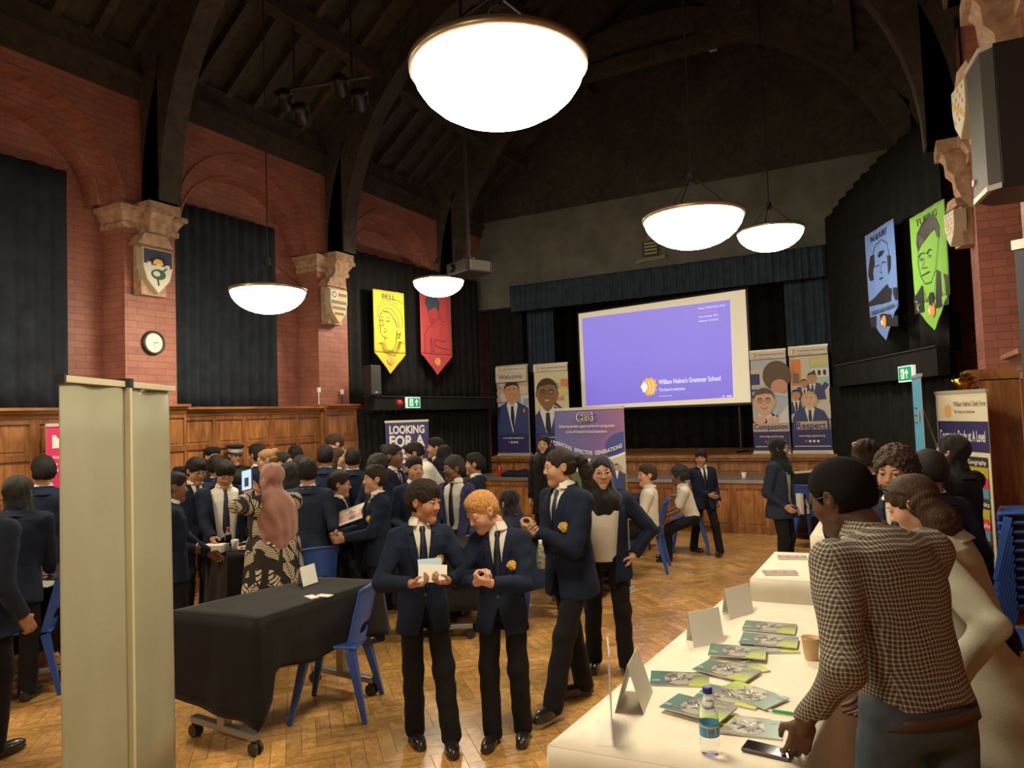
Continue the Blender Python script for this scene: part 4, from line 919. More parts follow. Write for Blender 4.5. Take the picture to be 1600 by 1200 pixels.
# ================================================================= IMPLICIT SURFACES (numpy) -> meshes
F = np.float32
def V3(*a): return np.array(a, dtype=np.float64)
def nrm(v): v = np.asarray(v, float); return v/(np.linalg.norm(v)+1e-12)
def cap(a, b, ra, rb):
    """tapered capsule"""
    a = V3(*a); b = V3(*b); ab = b-a; L2 = max(ab.dot(ab), 1e-9)
    def f(P):
        t = np.clip(((P-a) @ ab)/L2, 0, 1); d = P-a-t[:, None]*ab
        return np.sqrt((d*d).sum(1))-(ra+(rb-ra)*t)
    return f
def ell(c, r, M=None):
    c = V3(*c); r = V3(*r); k = r.min()
    def f(P):
        q = P-c
        if M is not None: q = q @ M          # M columns = local axes
        q = q/r; n = np.sqrt((q*q).sum(1)); n2 = np.sqrt(((q/r)**2).sum(1))+1e-9
        return n*(n-1)/n2
    return f
def rbox(c, h, rr, M=None):
    c = V3(*c); h = V3(*h)-rr
    def f(P):
        q = P-c
        if M is not None: q = q @ M
        q = np.abs(q)-h
        return np.sqrt((np.maximum(q, 0)**2).sum(1))+np.minimum(q.max(1), 0)-rr
    return f
def smin(a, b, k):
    h = np.maximum(k-np.abs(a-b), 0)/k; return np.minimum(a, b)-h*h*k*.25
def smax(a, b, k): return -smin(-a, -b, k)
def U(fs, k=.02):
    def f(P):
        d = fs[0](P)
        for g in fs[1:]: d = smin(d, g(P), k)
        return d
    return f
def bb(fs_pts, m): 
    A = np.array(fs_pts); return A.min(0)-m, A.max(0)+m
def mesh_sdf(f, lo, hi, h):
    """narrow-band surface nets; returns verts (N,3), quads (M,4)"""
    B = 4; lo = np.asarray(lo, float); hi = np.asarray(hi, float)
    n = np.maximum(2, np.ceil((hi-lo)/(h*B)).astype(int))
    cs = h*B
    gx = [lo[i]+(np.arange(n[i])+.5)*cs for i in range(3)]
    G = np.stack(np.meshgrid(*gx, indexing='ij'), -1).reshape(-1, 3)
    dc = f(G).reshape(n)
    act = np.abs(dc) < cs*1.45
    N = n*B
    val = np.repeat(np.repeat(np.repeat(dc, B, 0), B, 1), B, 2).astype(np.float64)
    am = np.repeat(np.repeat(np.repeat(act, B, 0), B, 1), B, 2)
    idx = np.argwhere(am)
    if len(idx) == 0: return np.zeros((0, 3)), np.zeros((0, 4), int)
    P = lo+(idx+.5)*h
    out = np.empty(len(P))
    for s in range(0, len(P), 400000): out[s:s+400000] = f(P[s:s+400000])
    val[am] = out
    neg = val < 0
    c = np.zeros(tuple(N-1), dtype=np.int8)
    for i in (0, 1):
        for j in (0, 1):
            for k in (0, 1): c += neg[i:N[0]-1+i, j:N[1]-1+j, k:N[2]-1+k]
    cells = np.argwhere((c > 0) & (c < 8))
    if len(cells) == 0: return np.zeros((0, 3)), np.zeros((0, 4), int)
    cid = -np.ones(tuple(N-1), dtype=np.int64); cid[tuple(cells.T)] = np.arange(len(cells))
    acc = np.zeros((len(cells), 3)); cnt = np.zeros(len(cells))
    offs = [(0, 0, 0), (1, 0, 0), (0, 1, 0), (0, 0, 1), (1, 1, 0), (1, 0, 1), (0, 1, 1), (1, 1, 1)]
    for a in offs:
        for ax in range(3):
            if a[ax]: continue
            b = list(a); b[ax] = 1
            ia = tuple((cells+np.array(a)).T); ib = tuple((cells+np.array(b)).T)
            va, vb = val[ia], val[ib]; m = (va < 0) != (vb < 0)
            t = np.where(m, va/np.where(np.abs(va-vb) < 1e-12, 1, va-vb), 0)
            p = cells+np.array(a, float); p = p.astype(float); p[:, ax] += t
            acc[m] += p[m]; cnt[m] += 1
    verts = lo+(acc/np.maximum(cnt, 1)[:, None]+.5)*h
    quads = []
    for ax in range(3):
        sl0 = [slice(None)]*3; sl1 = [slice(None)]*3; sl0[ax] = slice(0, N[ax]-1); sl1[ax] = slice(1, N[ax])
        ch = neg[tuple(sl0)] != neg[tuple(sl1)]
        e = np.argwhere(ch)
        u, v = (ax+1) % 3, (ax+2) % 3
        e = e[(e[:, u] > 0) & (e[:, v] > 0) & (e[:, u] < N[u]-1) & (e[:, v] < N[v]-1)]
        if len(e) == 0: continue
        s = neg[tuple(sl0)][tuple(e.T)]
        def cell(du, dv): q = e.copy(); q[:, u] += du; q[:, v] += dv; return cid[tuple(q.T)]
        Q = np.stack([cell(-1, -1), cell(0, -1), cell(0, 0), cell(-1, 0)], 1)
        Q[~s] = Q[~s][:, ::-1]; quads.append(Q)
    quads = np.concatenate(quads); quads = quads[(quads >= 0).all(1)]
    return verts, quads
def np_obj(name, parts, mats, parent=None, smooth=True, mi=None):
    """parts: list of (verts, quads, material index or array)"""
    vs = []; fs = []; ms = []; o = 0
    for v, q, m in parts:
        if len(q) == 0: continue
        vs.append(v); fs.append(q+o); ms.append(np.full(len(q), m) if np.isscalar(m) else m); o += len(v)
    if not vs: return None
    vs = np.concatenate(vs); fs = np.concatenate(fs); ms = np.concatenate(ms)
    me = bpy.data.meshes.new(name); me.vertices.add(len(vs)); me.vertices.foreach_set('co', vs.astype(F).ravel())
    me.loops.add(fs.size); me.loops.foreach_set('vertex_index', fs.astype(np.int32).ravel())
    me.polygons.add(len(fs)); me.polygons.foreach_set('loop_start', np.arange(0, fs.size, 4, dtype=np.int32)); me.polygons.foreach_set('loop_total', np.full(len(fs), 4, dtype=np.int32))
    for m in mats: me.materials.append(m)
    me.polygons.foreach_set('material_index', ms.astype(np.int32)); me.polygons.foreach_set('use_smooth', np.full(len(fs), smooth))
    me.update(); me.validate()
    o = bpy.data.objects.new(name, me); C.objects.link(o)
    if parent is not None: o.parent = parent
    return o
def fold(P, s, a, ph=0.0):
    return a*(np.sin(P[:, 0]*s+1.7*np.sin(P[:, 2]*s*.6+ph))*np.sin(P[:, 2]*s*.8+1.3*np.sin(P[:, 1]*s*.7+ph*2))+.5*np.sin(P[:, 2]*s*1.9+P[:, 0]*s*.9+ph))

# ---------------------------------------------------------------- cloth, skin, hair materials
def cloth(name, col, rough=.85, sheen=.0, n=.12, bump=.25, bs=350): return mat(name, col, rough, spec=.18, noise=n, nscale=9, bump=bump, bscale=bs, sheen=sheen)
M_nav = cloth('navy_blazer_wool', (.0095, .0155, .035)); M_nav2 = cloth('faded_navy_blazer_wool', (.022, .030, .056)); M_nav3 = cloth('dark_navy_blazer_wool', (.009, .013, .030)); M_purp = cloth('purple_blue_blazer_wool', (.035, .04, .105))
M_trou = cloth('black_trouser_cloth', (.009, .009, .011), sheen=.03); M_blkc = cloth('black_knit_cloth', (.010, .009, .010), sheen=.05); M_shirt = mat('white_shirt_cotton', (.66, .63, .55), .8, noise=.04, nscale=12)
M_hijb = cloth('black_scarf_cloth', (.012, .011, .012), sheen=.15); M_hijg = cloth('dark_grey_scarf_cloth', (.03, .03, .028)); M_hijp = mat('dusty_pink_scarf_cloth', (.33, .155, .115), .8, noise=.12, nscale=7, sheen=.3)
M_tie = mat('navy_tie_silk', (.010, .015, .035), .5); M_shoe = mat('black_shoe_leather', (.012, .011, .011), .32, coat=.4); M_sole = mat('shoe_sole', (.02, .018, .016), .7); M_badge = mat('gold_badge_thread', (.62, .36, .04), .55); M_btn = mat('dark_button', (.06, .055, .05), .3)
M_eyew = mat('eye_white', (.72, .68, .62), .25); M_iris = mat('eye_iris_dark', (.03, .018, .012), .15); M_glass = mat('spectacle_frame', (.02, .018, .018), .3)
M_grs = cloth('grey_shirt_cotton', (.24, .25, .25)); M_beige = mat('beige_linen_jacket', (.41, .40, .31), .85, noise=.08, nscale=10, bump=.5, bscale=180)
M_denim = mat('dark_blue_denim', (.035, .055, .075), .8, noise=.25, nscale=25, bump=.4, bscale=500); M_belt = mat('brown_leather_belt', (.05, .025, .015), .5)
SKIN = {}
for k, c in dict(tan=(.42, .215, .125), brown=(.20, .095, .055), dark=(.105, .050, .030), fair=(.60, .34, .24), olive=(.46, .26, .16), pale=(.56, .34, .245)).items():
    m = mat('skin_'+k, c, .5, noise=.08, nscale=30, spec=.35); m.node_tree.nodes['Principled BSDF'].inputs['Subsurface Weight'].default_value = .08
    m.node_tree.nodes['Principled BSDF'].inputs['Subsurface Radius'].default_value = (.01, .004, .002)
    l = mat('lip_'+k, (c[0]*.82, c[1]*.52, c[2]*.5), .4); SKIN[k] = (m, l)
def hairm(name, col, s=(60, 60, 10)): return mat(name, col, .62, noise=.5, nscale=3, bump=1.0, bscale=4, stretch=s, spec=.22, bdist=.006)
M_hblk = hairm('black_hair', (.013, .010, .009)); M_hbr = hairm('brown_hair', (.05, .028, .016)); M_hbl = hairm('blond_hair', (.50, .25, .075)); M_hfair = hairm('dark_blond_hair', (.26, .14, .06)); M_hdb = hairm('dark_brown_hair', (.022, .014, .010))
M_curl = mat('curly_black_hair', (.014, .011, .010), .7, noise=.5, nscale=60, bump=1.0, bscale=110, bdist=.01)
M_curlb = mat('curly_brown_hair', (.035, .018, .010), .7, noise=.5, nscale=60, bump=1.0, bscale=110, bdist=.01)

def Rm(yaw=0, pitch=0, roll=0):
    """columns = right, forward, up; yaw>0 turns to the person's left, pitch>0 looks up"""
    M = Matrix.Rotation(yaw, 3, 'Z') @ Matrix.Rotation(pitch, 3, 'X') @ Matrix.Rotation(roll, 3, 'Y')
    return np.array(M)

def two_bone(a, c, l1, l2, hint):
    """middle joint between a and c"""
    a, c, hint = V3(*a), V3(*c), nrm(hint); d = c-a; L = np.linalg.norm(d); Lm = (l1+l2)*.999
    if L > Lm: c = a+d*(Lm/L); d = c-a; L = Lm
    x = (l1*l1-l2*l2+L*L)/(2*L); hgt = math.sqrt(max(l1*l1-x*x, 0)); e = d/L
    p = hint-e*hint.dot(e); p = nrm(p)
    return a+e*x+p*hgt, c

def hand_sdf(w, fdir, pn, side, s, curl=.5, spread=1.0, pinch=False):
    """w wrist, fdir finger direction, pn palm normal (out of the palm), side +1 right"""
    f = nrm(fdir); n = nrm(np.asarray(pn, float)-f*np.dot(pn, f)); r = np.cross(f, n)*side    # r points to the thumb side... 
    t = -r if False else r
    fs = []
    pc = w+f*.052*s
    Mx = np.stack([r, f, n], 1)
    fs.append(rbox(pc, (.037*s, .046*s, .014*s), .012*s, Mx))
    fs.append(cap(w-f*.02*s, w+f*.02*s, .024*s, .026*s))
    fingers = []
    for k, (off, ln) in enumerate([(.028, .074), (.009, .082), (-.010, .076), (-.028, .060)]):
        base = w+f*(.094-.004*abs(k-1))*s+r*off*s
        d0 = nrm(f+r*off*3*spread); p = base; ang = 0
        cu = curl*(1+.12*k); seg = [.45, .31, .24]
        rr = [.0092, .0084, .0076, .0066]
        for q in range(3):
            ang += cu*[.75, .95, .7][q]
            d = d0*math.cos(ang)+n*math.sin(ang)
            p2 = p+d*ln*seg[q]*s; fingers.append(cap(p, p2, rr[q]*s, rr[q+1]*s)); p = p2
    tb = w+f*.028*s+r*.030*s+n*.004*s
    t1 = tb+nrm(f*.62+r*.62+n*(.35+.5*curl))*.036*s; 
    t2 = t1+nrm(f*.8+r*(.15-.5*curl)+n*(.25+.6*curl))*.030*s; t3 = t2+nrm(f*.85-r*.3*(1 if pinch else curl)+n*.2)*.024*s
    th = [cap(tb, t1, .0145*s, .0115*s), cap(t1, t2, .011*s, .0095*s), cap(t2, t3, .0093*s, .0075*s)]
    palm = U(fs, .012*s); thf = U(th, .005*s)
    def g(P):
        d = smin(palm(P), thf(P), .010*s)
        df = fingers[0](P)
        for q in range(4):
            c0 = fingers[q*3](P); c0 = smin(c0, fingers[q*3+1](P), .003*s); c0 = smin(c0, fingers[q*3+2](P), .003*s)
            df = c0 if q == 0 else np.minimum(df, c0)
        return smin(d, df, .006*s)
    return g

def head_sdf(s, c, M, female=False, kid=True):
    """s scale, c centre, M axes (cols right, fwd, up)"""
    L = lambda *p: c+M @ (V3(*p)*s)
    E = lambda p, r: ell(L(*p), V3(*r)*s, M)
    K = lambda a, b, ra, rb: cap(L(*a), L(*b), ra*s, rb*s)
    cr = U([E((0, -.012, .032), (.074, .092, .080)), E((0, .020, -.028), (.058, .066, .082))], .035*s)
    jaw = U([cap(L(0, .066, -.094), L(0, .06, -.09), .019*s, .02*s), K((-.040, .012, -.068), (0, .06, -.092), .018, .018), K((.040, .012, -.068), (0, .06, -.092), .018, .018), E((-.036, .055, -.026), (.026, .026, .032)), E((.036, .055, -.026), (.026, .026, .032))], .03*s)
    brow = K((-.034, .070, .026), (.034, .070, .026), .013, .013)
    nose = U([K((0, .082, .016), (0, .101, -.020), .0075, .0105), E((-.011, .092, -.024), (.0085, .010, .007)), E((.011, .092, -.024), (.0085, .010, .007))], .010*s)
    lips = U([K((-.017, .083, -.050), (.017, .083, -.050), .006, .006), K((-.012, .082, -.060), (.012, .082, -.060), .0072, .0072)], .006*s)
    eyes = [E((q*.031, .090, .008), (.019, .016, .0105)) for q in (-1, 1)]
    ears = [U([E((q*.077, -.006, .002), (.008, .019, .030)), E((q*.079, -.012, .012), (.006, .016, .018))], .01*s) for q in (-1, 1)]
    lids = [E((q*.031, .0798, .0168), (.0165, .0120, .0062)) for q in (-1, 1)]+[E((q*.031, .0785, -.0040), (.015, .0105, .0040)) for q in (-1, 1)]
    earh = [E((q*.085, .0, .004), (.006, .010, .016)) for q in (-1, 1)]
    def f(P):
        d = smin(cr(P), jaw(P), .03*s); d = smin(d, brow(P), .018*s)
        for e in eyes: d = smax(d, -e(P), .012*s)
        for e in lids: d = smin(d, e(P), .004*s)
        d = smin(d, nose(P), .012*s); d = smin(d, lips(P), .006*s)
        for e, h in zip(ears, earh): d = smin(d, smax(e(P), -h(P), .006*s), .008*s)
        return d
    return f, L

def hair_sdf(style, s, c, M, down):
    L = lambda *p: c+M @ (V3(*p)*s)
    E = lambda p, r: ell(L(*p), V3(*r)*s, M)
    K = lambda a, b, ra, rb: cap(L(*a), L(*b), ra*s, rb*s)
    def loc(P): return ((P-c) @ M)/s
    pts = [L(x, y, z) for x in (-.12, .12) for y in (-.16, .14) for z in (-.14, .16)]
    if style in ('short', 'crop', 'fringe', 'side', 'curly', 'afro', 'buzz', 'flat'):
        th = {'short': .014, 'crop': .010, 'fringe': .017, 'side': .016, 'curly': .030, 'afro': .020, 'buzz': .005, 'flat': .014}[style]
        sth = th*.45 if style in ('crop', 'flat', 'short', 'afro') else th*.75
        base = E((0, -.014, .040), (.075+sth, .092+th*.8, .076+th)); bk = E((0, -.035, -.005), (.070+th*.8, .068+th*.8, .075))
        cut = E((0, .095, -.030), (.085 if style != 'fringe' else .075, .075, .085 if style not in ('fringe',) else .062))
        top = E((0, .012, .088), (.060, .070, .038)) if style in ('short', 'side', 'fringe', 'flat', 'crop') else None
        side = [E((q*.066, .014, .012), (.014, .03, .034)) for q in (-1, 1)]
        def f(P):
            q = loc(P)
            d = smin(base(P), bk(P), .03*s)
            if top is not None: d = smin(d, top(P), .03*s)
            d = smax(d, -cut(P), .012*s)
            d = smax(d, (-.052-q[:, 2]-.35*np.maximum(-q[:, 1], 0)*0)*s, .01*s)                      # nape line
            # clear the cheeks/ears
            e1 = np.sqrt(((np.abs(q[:, 0])-.080)/.03)**2+((q[:, 1]+.000)/.028)**2+((q[:, 2]+.018)/.045)**2)-1
            d = smax(d, -e1*.028*s, .008*s)
            if style == 'curly': d = d-.007*s*(np.sin(q[:, 0]*150)*np.sin(q[:, 1]*140+1)*np.sin(q[:, 2]*150+2)+.5*np.sin(q[:, 0]*80+2)*np.sin(q[:, 2]*90))
            elif style not in ('buzz', 'afro'):
                if style in ('fringe', 'side', 'short'): 
                    d = d-.0016*s*np.sin(q[:, 0]*300+70*q[:, 1]+3*np.sin(q[:, 2]*40))-.0014*s*np.sin(q[:, 0]*190-q[:, 1]*110+2*np.sin(q[:, 2]*55))-.0028*s*np.sin(q[:, 0]*62+1)*np.sin(q[:, 1]*48+q[:, 2]*30)
                else: d = d-.0016*s*np.sin(q[:, 0]*260+90*q[:, 1])*np.sin(q[:, 2]*190+q[:, 1]*80)
            return d
        return f, pts
    if style in ('pony', 'bun', 'long', 'updo', 'longcurl'):
        base = E((0, -.014, .038), (.083, .102, .084)); bk = E((0, -.035, -.005), (.076, .075, .08)); cut = E((0, .100, -.034), (.080, .082, .098))
        fs = [base, bk]
        if style == 'pony':
            P0 = [L(0, -.10, .04), L(.0, -.15, .02), L(.01, -.175, -.06), L(.012, -.165, -.16), L(.01, -.15, -.24)]
            extra = U([cap(a, b, ra*s, rb*s) for a, b, ra, rb in zip(P0[:-1], P0[1:], (.022, .036, .042, .030), (.036, .042, .030, .008))], .02*s); pts += [p+M @ V3(q, 0, 0) for p in P0 for q in (-.06, .06)]
        elif style == 'bun' or style == 'updo':
            extra = U([E((0, -.10, .075), (.045, .04, .042))], .01); pts += [L(0, -.16, .13)]
        else:
            P0 = []; fs2 = [E((0, -.055, -.06), (.080, .055, .125))]; cc_ = L(0, -.06, -.15); fs2.append(ell(cc_+V3(0, 0, -.04*s), (.075*s, .045*s, .12*s)))
            for q in (-.055, .055):
                a = L(q, -.03-.03*(q == 0), .0); b = L(q*1.15, -.055-.03*(q == 0), -.10); b2 = b+V3(0, 0, -1)*.11*s+M @ V3(0, -.01, 0)
                fs2 += [cap(a, b, .040*s, .040*s), cap(b, b2, .040*s, .022*s)]; P0 += [b2-V3(.05, .05, .04), b2+V3(.05, .05, 0)]
            extra = U(fs2, .05*s); pts += P0+[cc_+V3(.1, .08, -.2), cc_+V3(-.1, -.1, -.2)]
        def f(P):
            q = loc(P); d = smin(base(P), bk(P), .03*s); d = smax(d, (-.055-q[:, 2])*s, .01*s) ; 
            if style in ('pony', 'bun', 'updo'): 
                e1 = np.sqrt(((np.abs(q[:, 0])-.082)/.03)**2+((q[:, 1]-.004)/.026)**2+((q[:, 2]+.012)/.04)**2)-1; d = smax(d, -e1*.026*s, .008*s)
            d = smin(d, extra(P), .015*s); d = smax(d, -cut(P), .012*s)
            wv = .0022 if style != 'longcurl' else .010
            return d-wv*s*np.sin(q[:, 0]*120+30*np.sin(q[:, 2]*25)*.2+q[:, 1]*60)
        return f, pts
    if style in ('hijab', 'hijablong'):
        base = E((0, -.014, .034), (.088, .106, .093)); low = E((0, .004, -.055), (.084, .086, .085)); cut = E((0, .098, -.014), (.057, .060, .082))
        nk = c+M @ V3(0, -.012, -.10)*s
        sh = nk+V3(0, 0, -.085*s)+down
        neck = cap(nk, sh, .072*s, .088*s)
        drape = [ell(sh+V3(0, .01, .0)*s, (.150*s, .112*s, .085*s)), ell(sh+M @ V3(0, .05, -.03)*s, (.10*s, .07*s, .10*s))]
        if style == 'hijablong': drape += [ell(sh+V3(0, -.07*s, -.15*s), (.16*s, .165*s, .26*s)), cap(sh+V3(-.03, -.13, -.2)*s, sh+V3(-.05, -.165, -.46)*s, .085*s, .03*s)]
        dr = U(drape, .05*s); pts += [sh+V3(x, y, z)*s for x in (-.18, .18) for y in (-.28, .17) for z in (-.15 if style == 'hijab' else -.50, .05)]
        def f(P):
            q = loc(P); d = smin(base(P), low(P), .03*s); d = smin(d, neck(P), .03*s); d = smin(d, dr(P), .04*s); d = smax(d, -cut(P), .010*s)
            an = np.arctan2(q[:, 0], q[:, 1]+.012); return d-.0030*s*np.sin(an*5+q[:, 2]*30+2*np.sin(q[:, 2]*14))-.0016*s*np.sin(an*11-q[:, 2]*45)-np.clip(-q[:, 2]-.12, 0, .1)*.045*s*np.sin(q[:, 0]*85+q[:, 2]*9)
        return f, pts
    return None, pts

PEOPLE = []
def person(label, pos, phi, h, skin='tan', hair='short', hairmat=None, head=(0, 0), lean=0, twist=0, lh=None, rh=None, lcurl=.5, rcurl=.5, lpose=None, rpose=None,
           outfit='blazer', top=None, trous=None, open_=True, tie=True, badge=True, stance=None, sit=False, build=1.0, group=None, det=None, shoes=True, hk=None,
           glasses=False, kid=True, elbow_l=None, elbow_r=None, sideways=0.0, sleeves='long', shirt=None, hscale=1.0, legs=True, skirt=False, belt=None, capstyle=None, lfd=None, rfd=None, lpn=None, rpn=None, neckx=0, seat=.45, longdress=False, foot_l=None, foot_r=None, name='person', buttons=True, zoff=0.0, smile=False, base_z=0.0, headoff=(0, 0, 0)):
    """pos (x, y) of the feet centre; phi: 0 faces the camera, +90 faces picture right, 180 away, -90 picture left"""
    x, y = pos[0], pos[1]; dep = math.hypot(x, y)
    tocam = math.atan2(-y, -x); heading = tocam+R(phi)      # world heading of the forward axis
    rz = heading-math.pi/2
    root = thing(name, label, 'person', (x, y, base_z), rz, group)
    vox = min(.0125, max(.0038, dep*.00105)) if det is None else det
    S = h/1.5                     # body scale
    Hh = (h*.150 if kid else h*.134)*hscale; hs = Hh/.225
    w = build
    # ---- skeleton (local frame: x right, y forward, z up)
    if sit: pz = seat+.085*S; pel = V3(0, 0, pz)
    else: pel = V3(0, 0, .532*h+zoff)
    T = Rm(R(twist), -R(lean), R(sideways))
    chest_l = .285*h
    tor = lambda q: pel+T @ V3(*q)
    neck = tor((0, -.005, chest_l+.020*h)); 
    shw = .100*h*w
    SHO = {-1: tor((-shw, -.005, chest_l-.034*h)), 1: tor((shw, -.005, chest_l-.034*h))}
    Mh = Rm(R(twist)*.5+R(head[0]), R(head[1]) - R(lean)*.35, R(neckx))
    ne = neck+T @ V3(0, .006*h/1.5, .020*h)
    ne = ne+T @ (V3(*headoff)*.5); hc = ne+Mh @ V3(0, .014, .090)*hs+T @ (V3(*headoff)*.5)
    # ---- arms
    ua, fa = .180*h, .150*h
    arms = {}
    for sd, tgt, el in ((-1, lh, elbow_l), (1, rh, elbow_r)):
        a = SHO[sd]
        if tgt is None: c = tor((sd*(shw+.045*h), .03*h, -.045*h)); 
        else: c = V3(*tgt)*S if not sit else V3(*tgt)*S
        hint = V3(sd*.35, -.75, -.5) if el is None else V3(*el)
        m, c = two_bone(a, c, ua, fa, hint); arms[sd] = (a, m, c)
    # ---- legs
    lg = {}
    hipw = .050*h*w
    for sd, ft in ((-1, foot_l), (1, foot_r)):
        hip = pel+Rm(R(twist)*.3) @ V3(sd*hipw, 0, -.01)
        if sit:
            an = V3(sd*hipw*1.15, .36*S if ft is None else ft[0], .075*S) if ft is None or len(ft) < 3 else V3(*ft)*S
            kn, an = two_bone(hip, an, .245*h, .235*h, (sd*.15, 1, .9))
        else:
            an = V3(sd*hipw*1.1, 0, .075*S) if ft is None else V3(ft[0]*S, ft[1]*S, (.075+(ft[2] if len(ft) > 2 else 0))*S)
            kn, an = two_bone(hip, an, .243*h, .237*h, (sd*.12, 1, .05))
        lg[sd] = (hip, kn, an)
    sk, lipm = SKIN[skin]
    # ---- body mesh: head, neck, core, arms, hands in one mesh
    parts = []
    hf, L = head_sdf(hs, hc, Mh)
    nb = neck-T @ V3(0, 0, .03*h)
    nk = U([cap(hc+Mh @ V3(0, -.020, -.050)*hs, ne, .046*hs, .044*hs*(1 if kid else 1.1)), cap(ne, nb, .046*hs, .060*hs)], .02)
    def hn(P): return smin(hf(P), nk(P), .018*hs)
    lo, hi = bb([L(x_, y_, z_) for x_ in (-.095, .095) for y_ in (-.115, .12) for z_ in (-.125, .12)]+[nb], .03)
    hv = max(.0036, vox*.85) if dep > 2.0 else .0036
    v, q = mesh_sdf(hn, lo, hi, hv)
    # lips by material
    fc = v[q].mean(1); lc = ((fc-hc) @ Mh)/hs
    ml = ((np.abs(lc[:, 0]) < .0235-.25*np.abs(lc[:, 2]+.055)) & (lc[:, 2] < -.0455) & (lc[:, 2] > -.0665) & (lc[:, 1] > .074)).astype(int)
    parts.append((v, q, ml))
    core = U([cap(tor((0, 0, chest_l-.08*h)), tor((0, 0, .06*h)), .044*h, .046*h), cap(nb, tor((0, 0, chest_l-.06*h)), .026*h, .030*h)]+[cap(arms[s_][0], arms[s_][1], .020*h*.8, .017*h*.8) for s_ in (-1, 1)]+[cap(lg[s_][0], lg[s_][1], .032*h*.8, .026*h*.8) for s_ in (-1, 1)]+[cap(lg[s_][1], lg[s_][2], .024*h*.8, .018*h*.8) for s_ in (-1, 1)], .02)
    allp = [tor((0, 0, chest_l)), pel]+[p for s_ in (-1, 1) for p in (*arms[s_], *lg[s_])]
    lo, hi = bb(allp, .12*h); v, q = mesh_sdf(core, lo, hi, .016); parts.append((v, q, 0))
    bare = sleeves == 'short'
    for sd in (-1, 1):
        a, m, c = arms[sd]; fd = nrm(c-m); pose_fd = lfd if sd < 0 else rfd; pose_pn = lpn if sd < 0 else rpn
        pn = V3(-sd*1.0, .15, 0) if pose_pn is None else V3(*pose_pn); f2 = fd if pose_fd is None else nrm(V3(*pose_fd))
        hsz = .86*S*1.0 if kid else .80*S*1.05
        hg = hand_sdf(c, f2, pn, sd, hsz, lcurl if sd < 0 else rcurl)
        fr = cap(m, c, .0265*S if bare else .022*S, .021*S)
        up = cap(a, m, .036*S, .029*S)
        if bare: g = lambda P, hg=hg, fr=fr, up=up: smin(smin(hg(P), fr(P), .012), up(P), .01)
        else: g = lambda P, hg=hg, fr=fr: smin(hg(P), fr(P), .012)
        p0 = [c, c+f2*.2*hsz]+([m, a] if bare else [m+(c-m)*.55])
        lo, hi = bb(p0, .06*S+.02); hv2 = .0028 if dep < 3 else max(.0036, min(vox*.75, .0065))
        v, q = mesh_sdf(g, lo, hi, hv2); parts.append((v, q, 0))
    np_obj('body', parts, [sk, lipm], root)
    # ---- eyes, brows
    away = abs(((phi+head[0] if False else phi-head[0])+180) % 360-180) > 125
    hm = hairmat or M_hblk
    if not away:
        for qd in (-1, 1):
            b = MB(); o_ = L(qd*.031, .0768, .007); r_ = .0112*hs
            vs = []; n1, n2 = 12, 12
            eb = MB(); prof = [(math.sin(math.pi*k/n2)*r_+1e-5, -math.cos(math.pi*k/n2)*r_) for k in range(n2+1)]
            eb.lathe(prof, n1, None, cap=False)
            M4 = Matrix([[Mh[0][0], Mh[0][1], Mh[0][2]], [Mh[1][0], Mh[1][1], Mh[1][2]], [Mh[2][0], Mh[2][1], Mh[2][2]]]).to_4x4()
            T4 = Matrix.Translation(Vector(o_)) @ M4 @ Matrix.Rotation(R(-90), 4, 'X')
            k0 = len(b.f); b.add(eb.v, eb.f, M_eyew, T4)
            ii = b.mi(M_iris)
            for fi in range(k0, len(b.f)):
                ring = (fi-k0)//n1
                if ring >= n2-3: b.m[fi] = ii
            b.build('eye', None, root, True)
        if style_brow(hm) and dep < 14:
            for qd in (-1, 1):
                b = MB(); b.tube([L(qd*.016, .0865, .026), L(qd*.032, .0855, .031), L(qd*.048, .074, .026)], [.0026*hs, .0034*hs, .0018*hs], 6, hm); b.build('eyebrow', None, root, True)
    # ---- hair or scarf
    if hair:
        hfn, hp = hair_sdf(hair, hs, hc, Mh, T @ V3(0, 0, 0))
        lo, hi = bb(hp, .02); v, q = mesh_sdf(hfn, lo, hi, max(.0038, vox*.8)); 
        np_obj('headscarf' if 'hijab' in hair else 'hair', [(v, q, 0)], [hm], root)
    if glasses:
        b = MB()
        for qd in (-1, 1):
            cc = [L(qd*.032+.0235*math.cos(R(a_)), .101-.004*abs(math.cos(R(a_))), .004+.017*math.sin(R(a_))) for a_ in range(0, 361, 30)]
            b.tube(cc, .0016*hs, 6, M_glass if glasses is True else glasses); b.tube([L(qd*.055, .095, .010), L(qd*.083, .0, .012)], .0017*hs, 6, M_glass if glasses is True else glasses)
        b.tube([L(-.010, .102, .007), L(.010, .102, .007)], .0017*hs, 6, M_glass if glasses is True else glasses); b.build('spectacles', None, root, True)
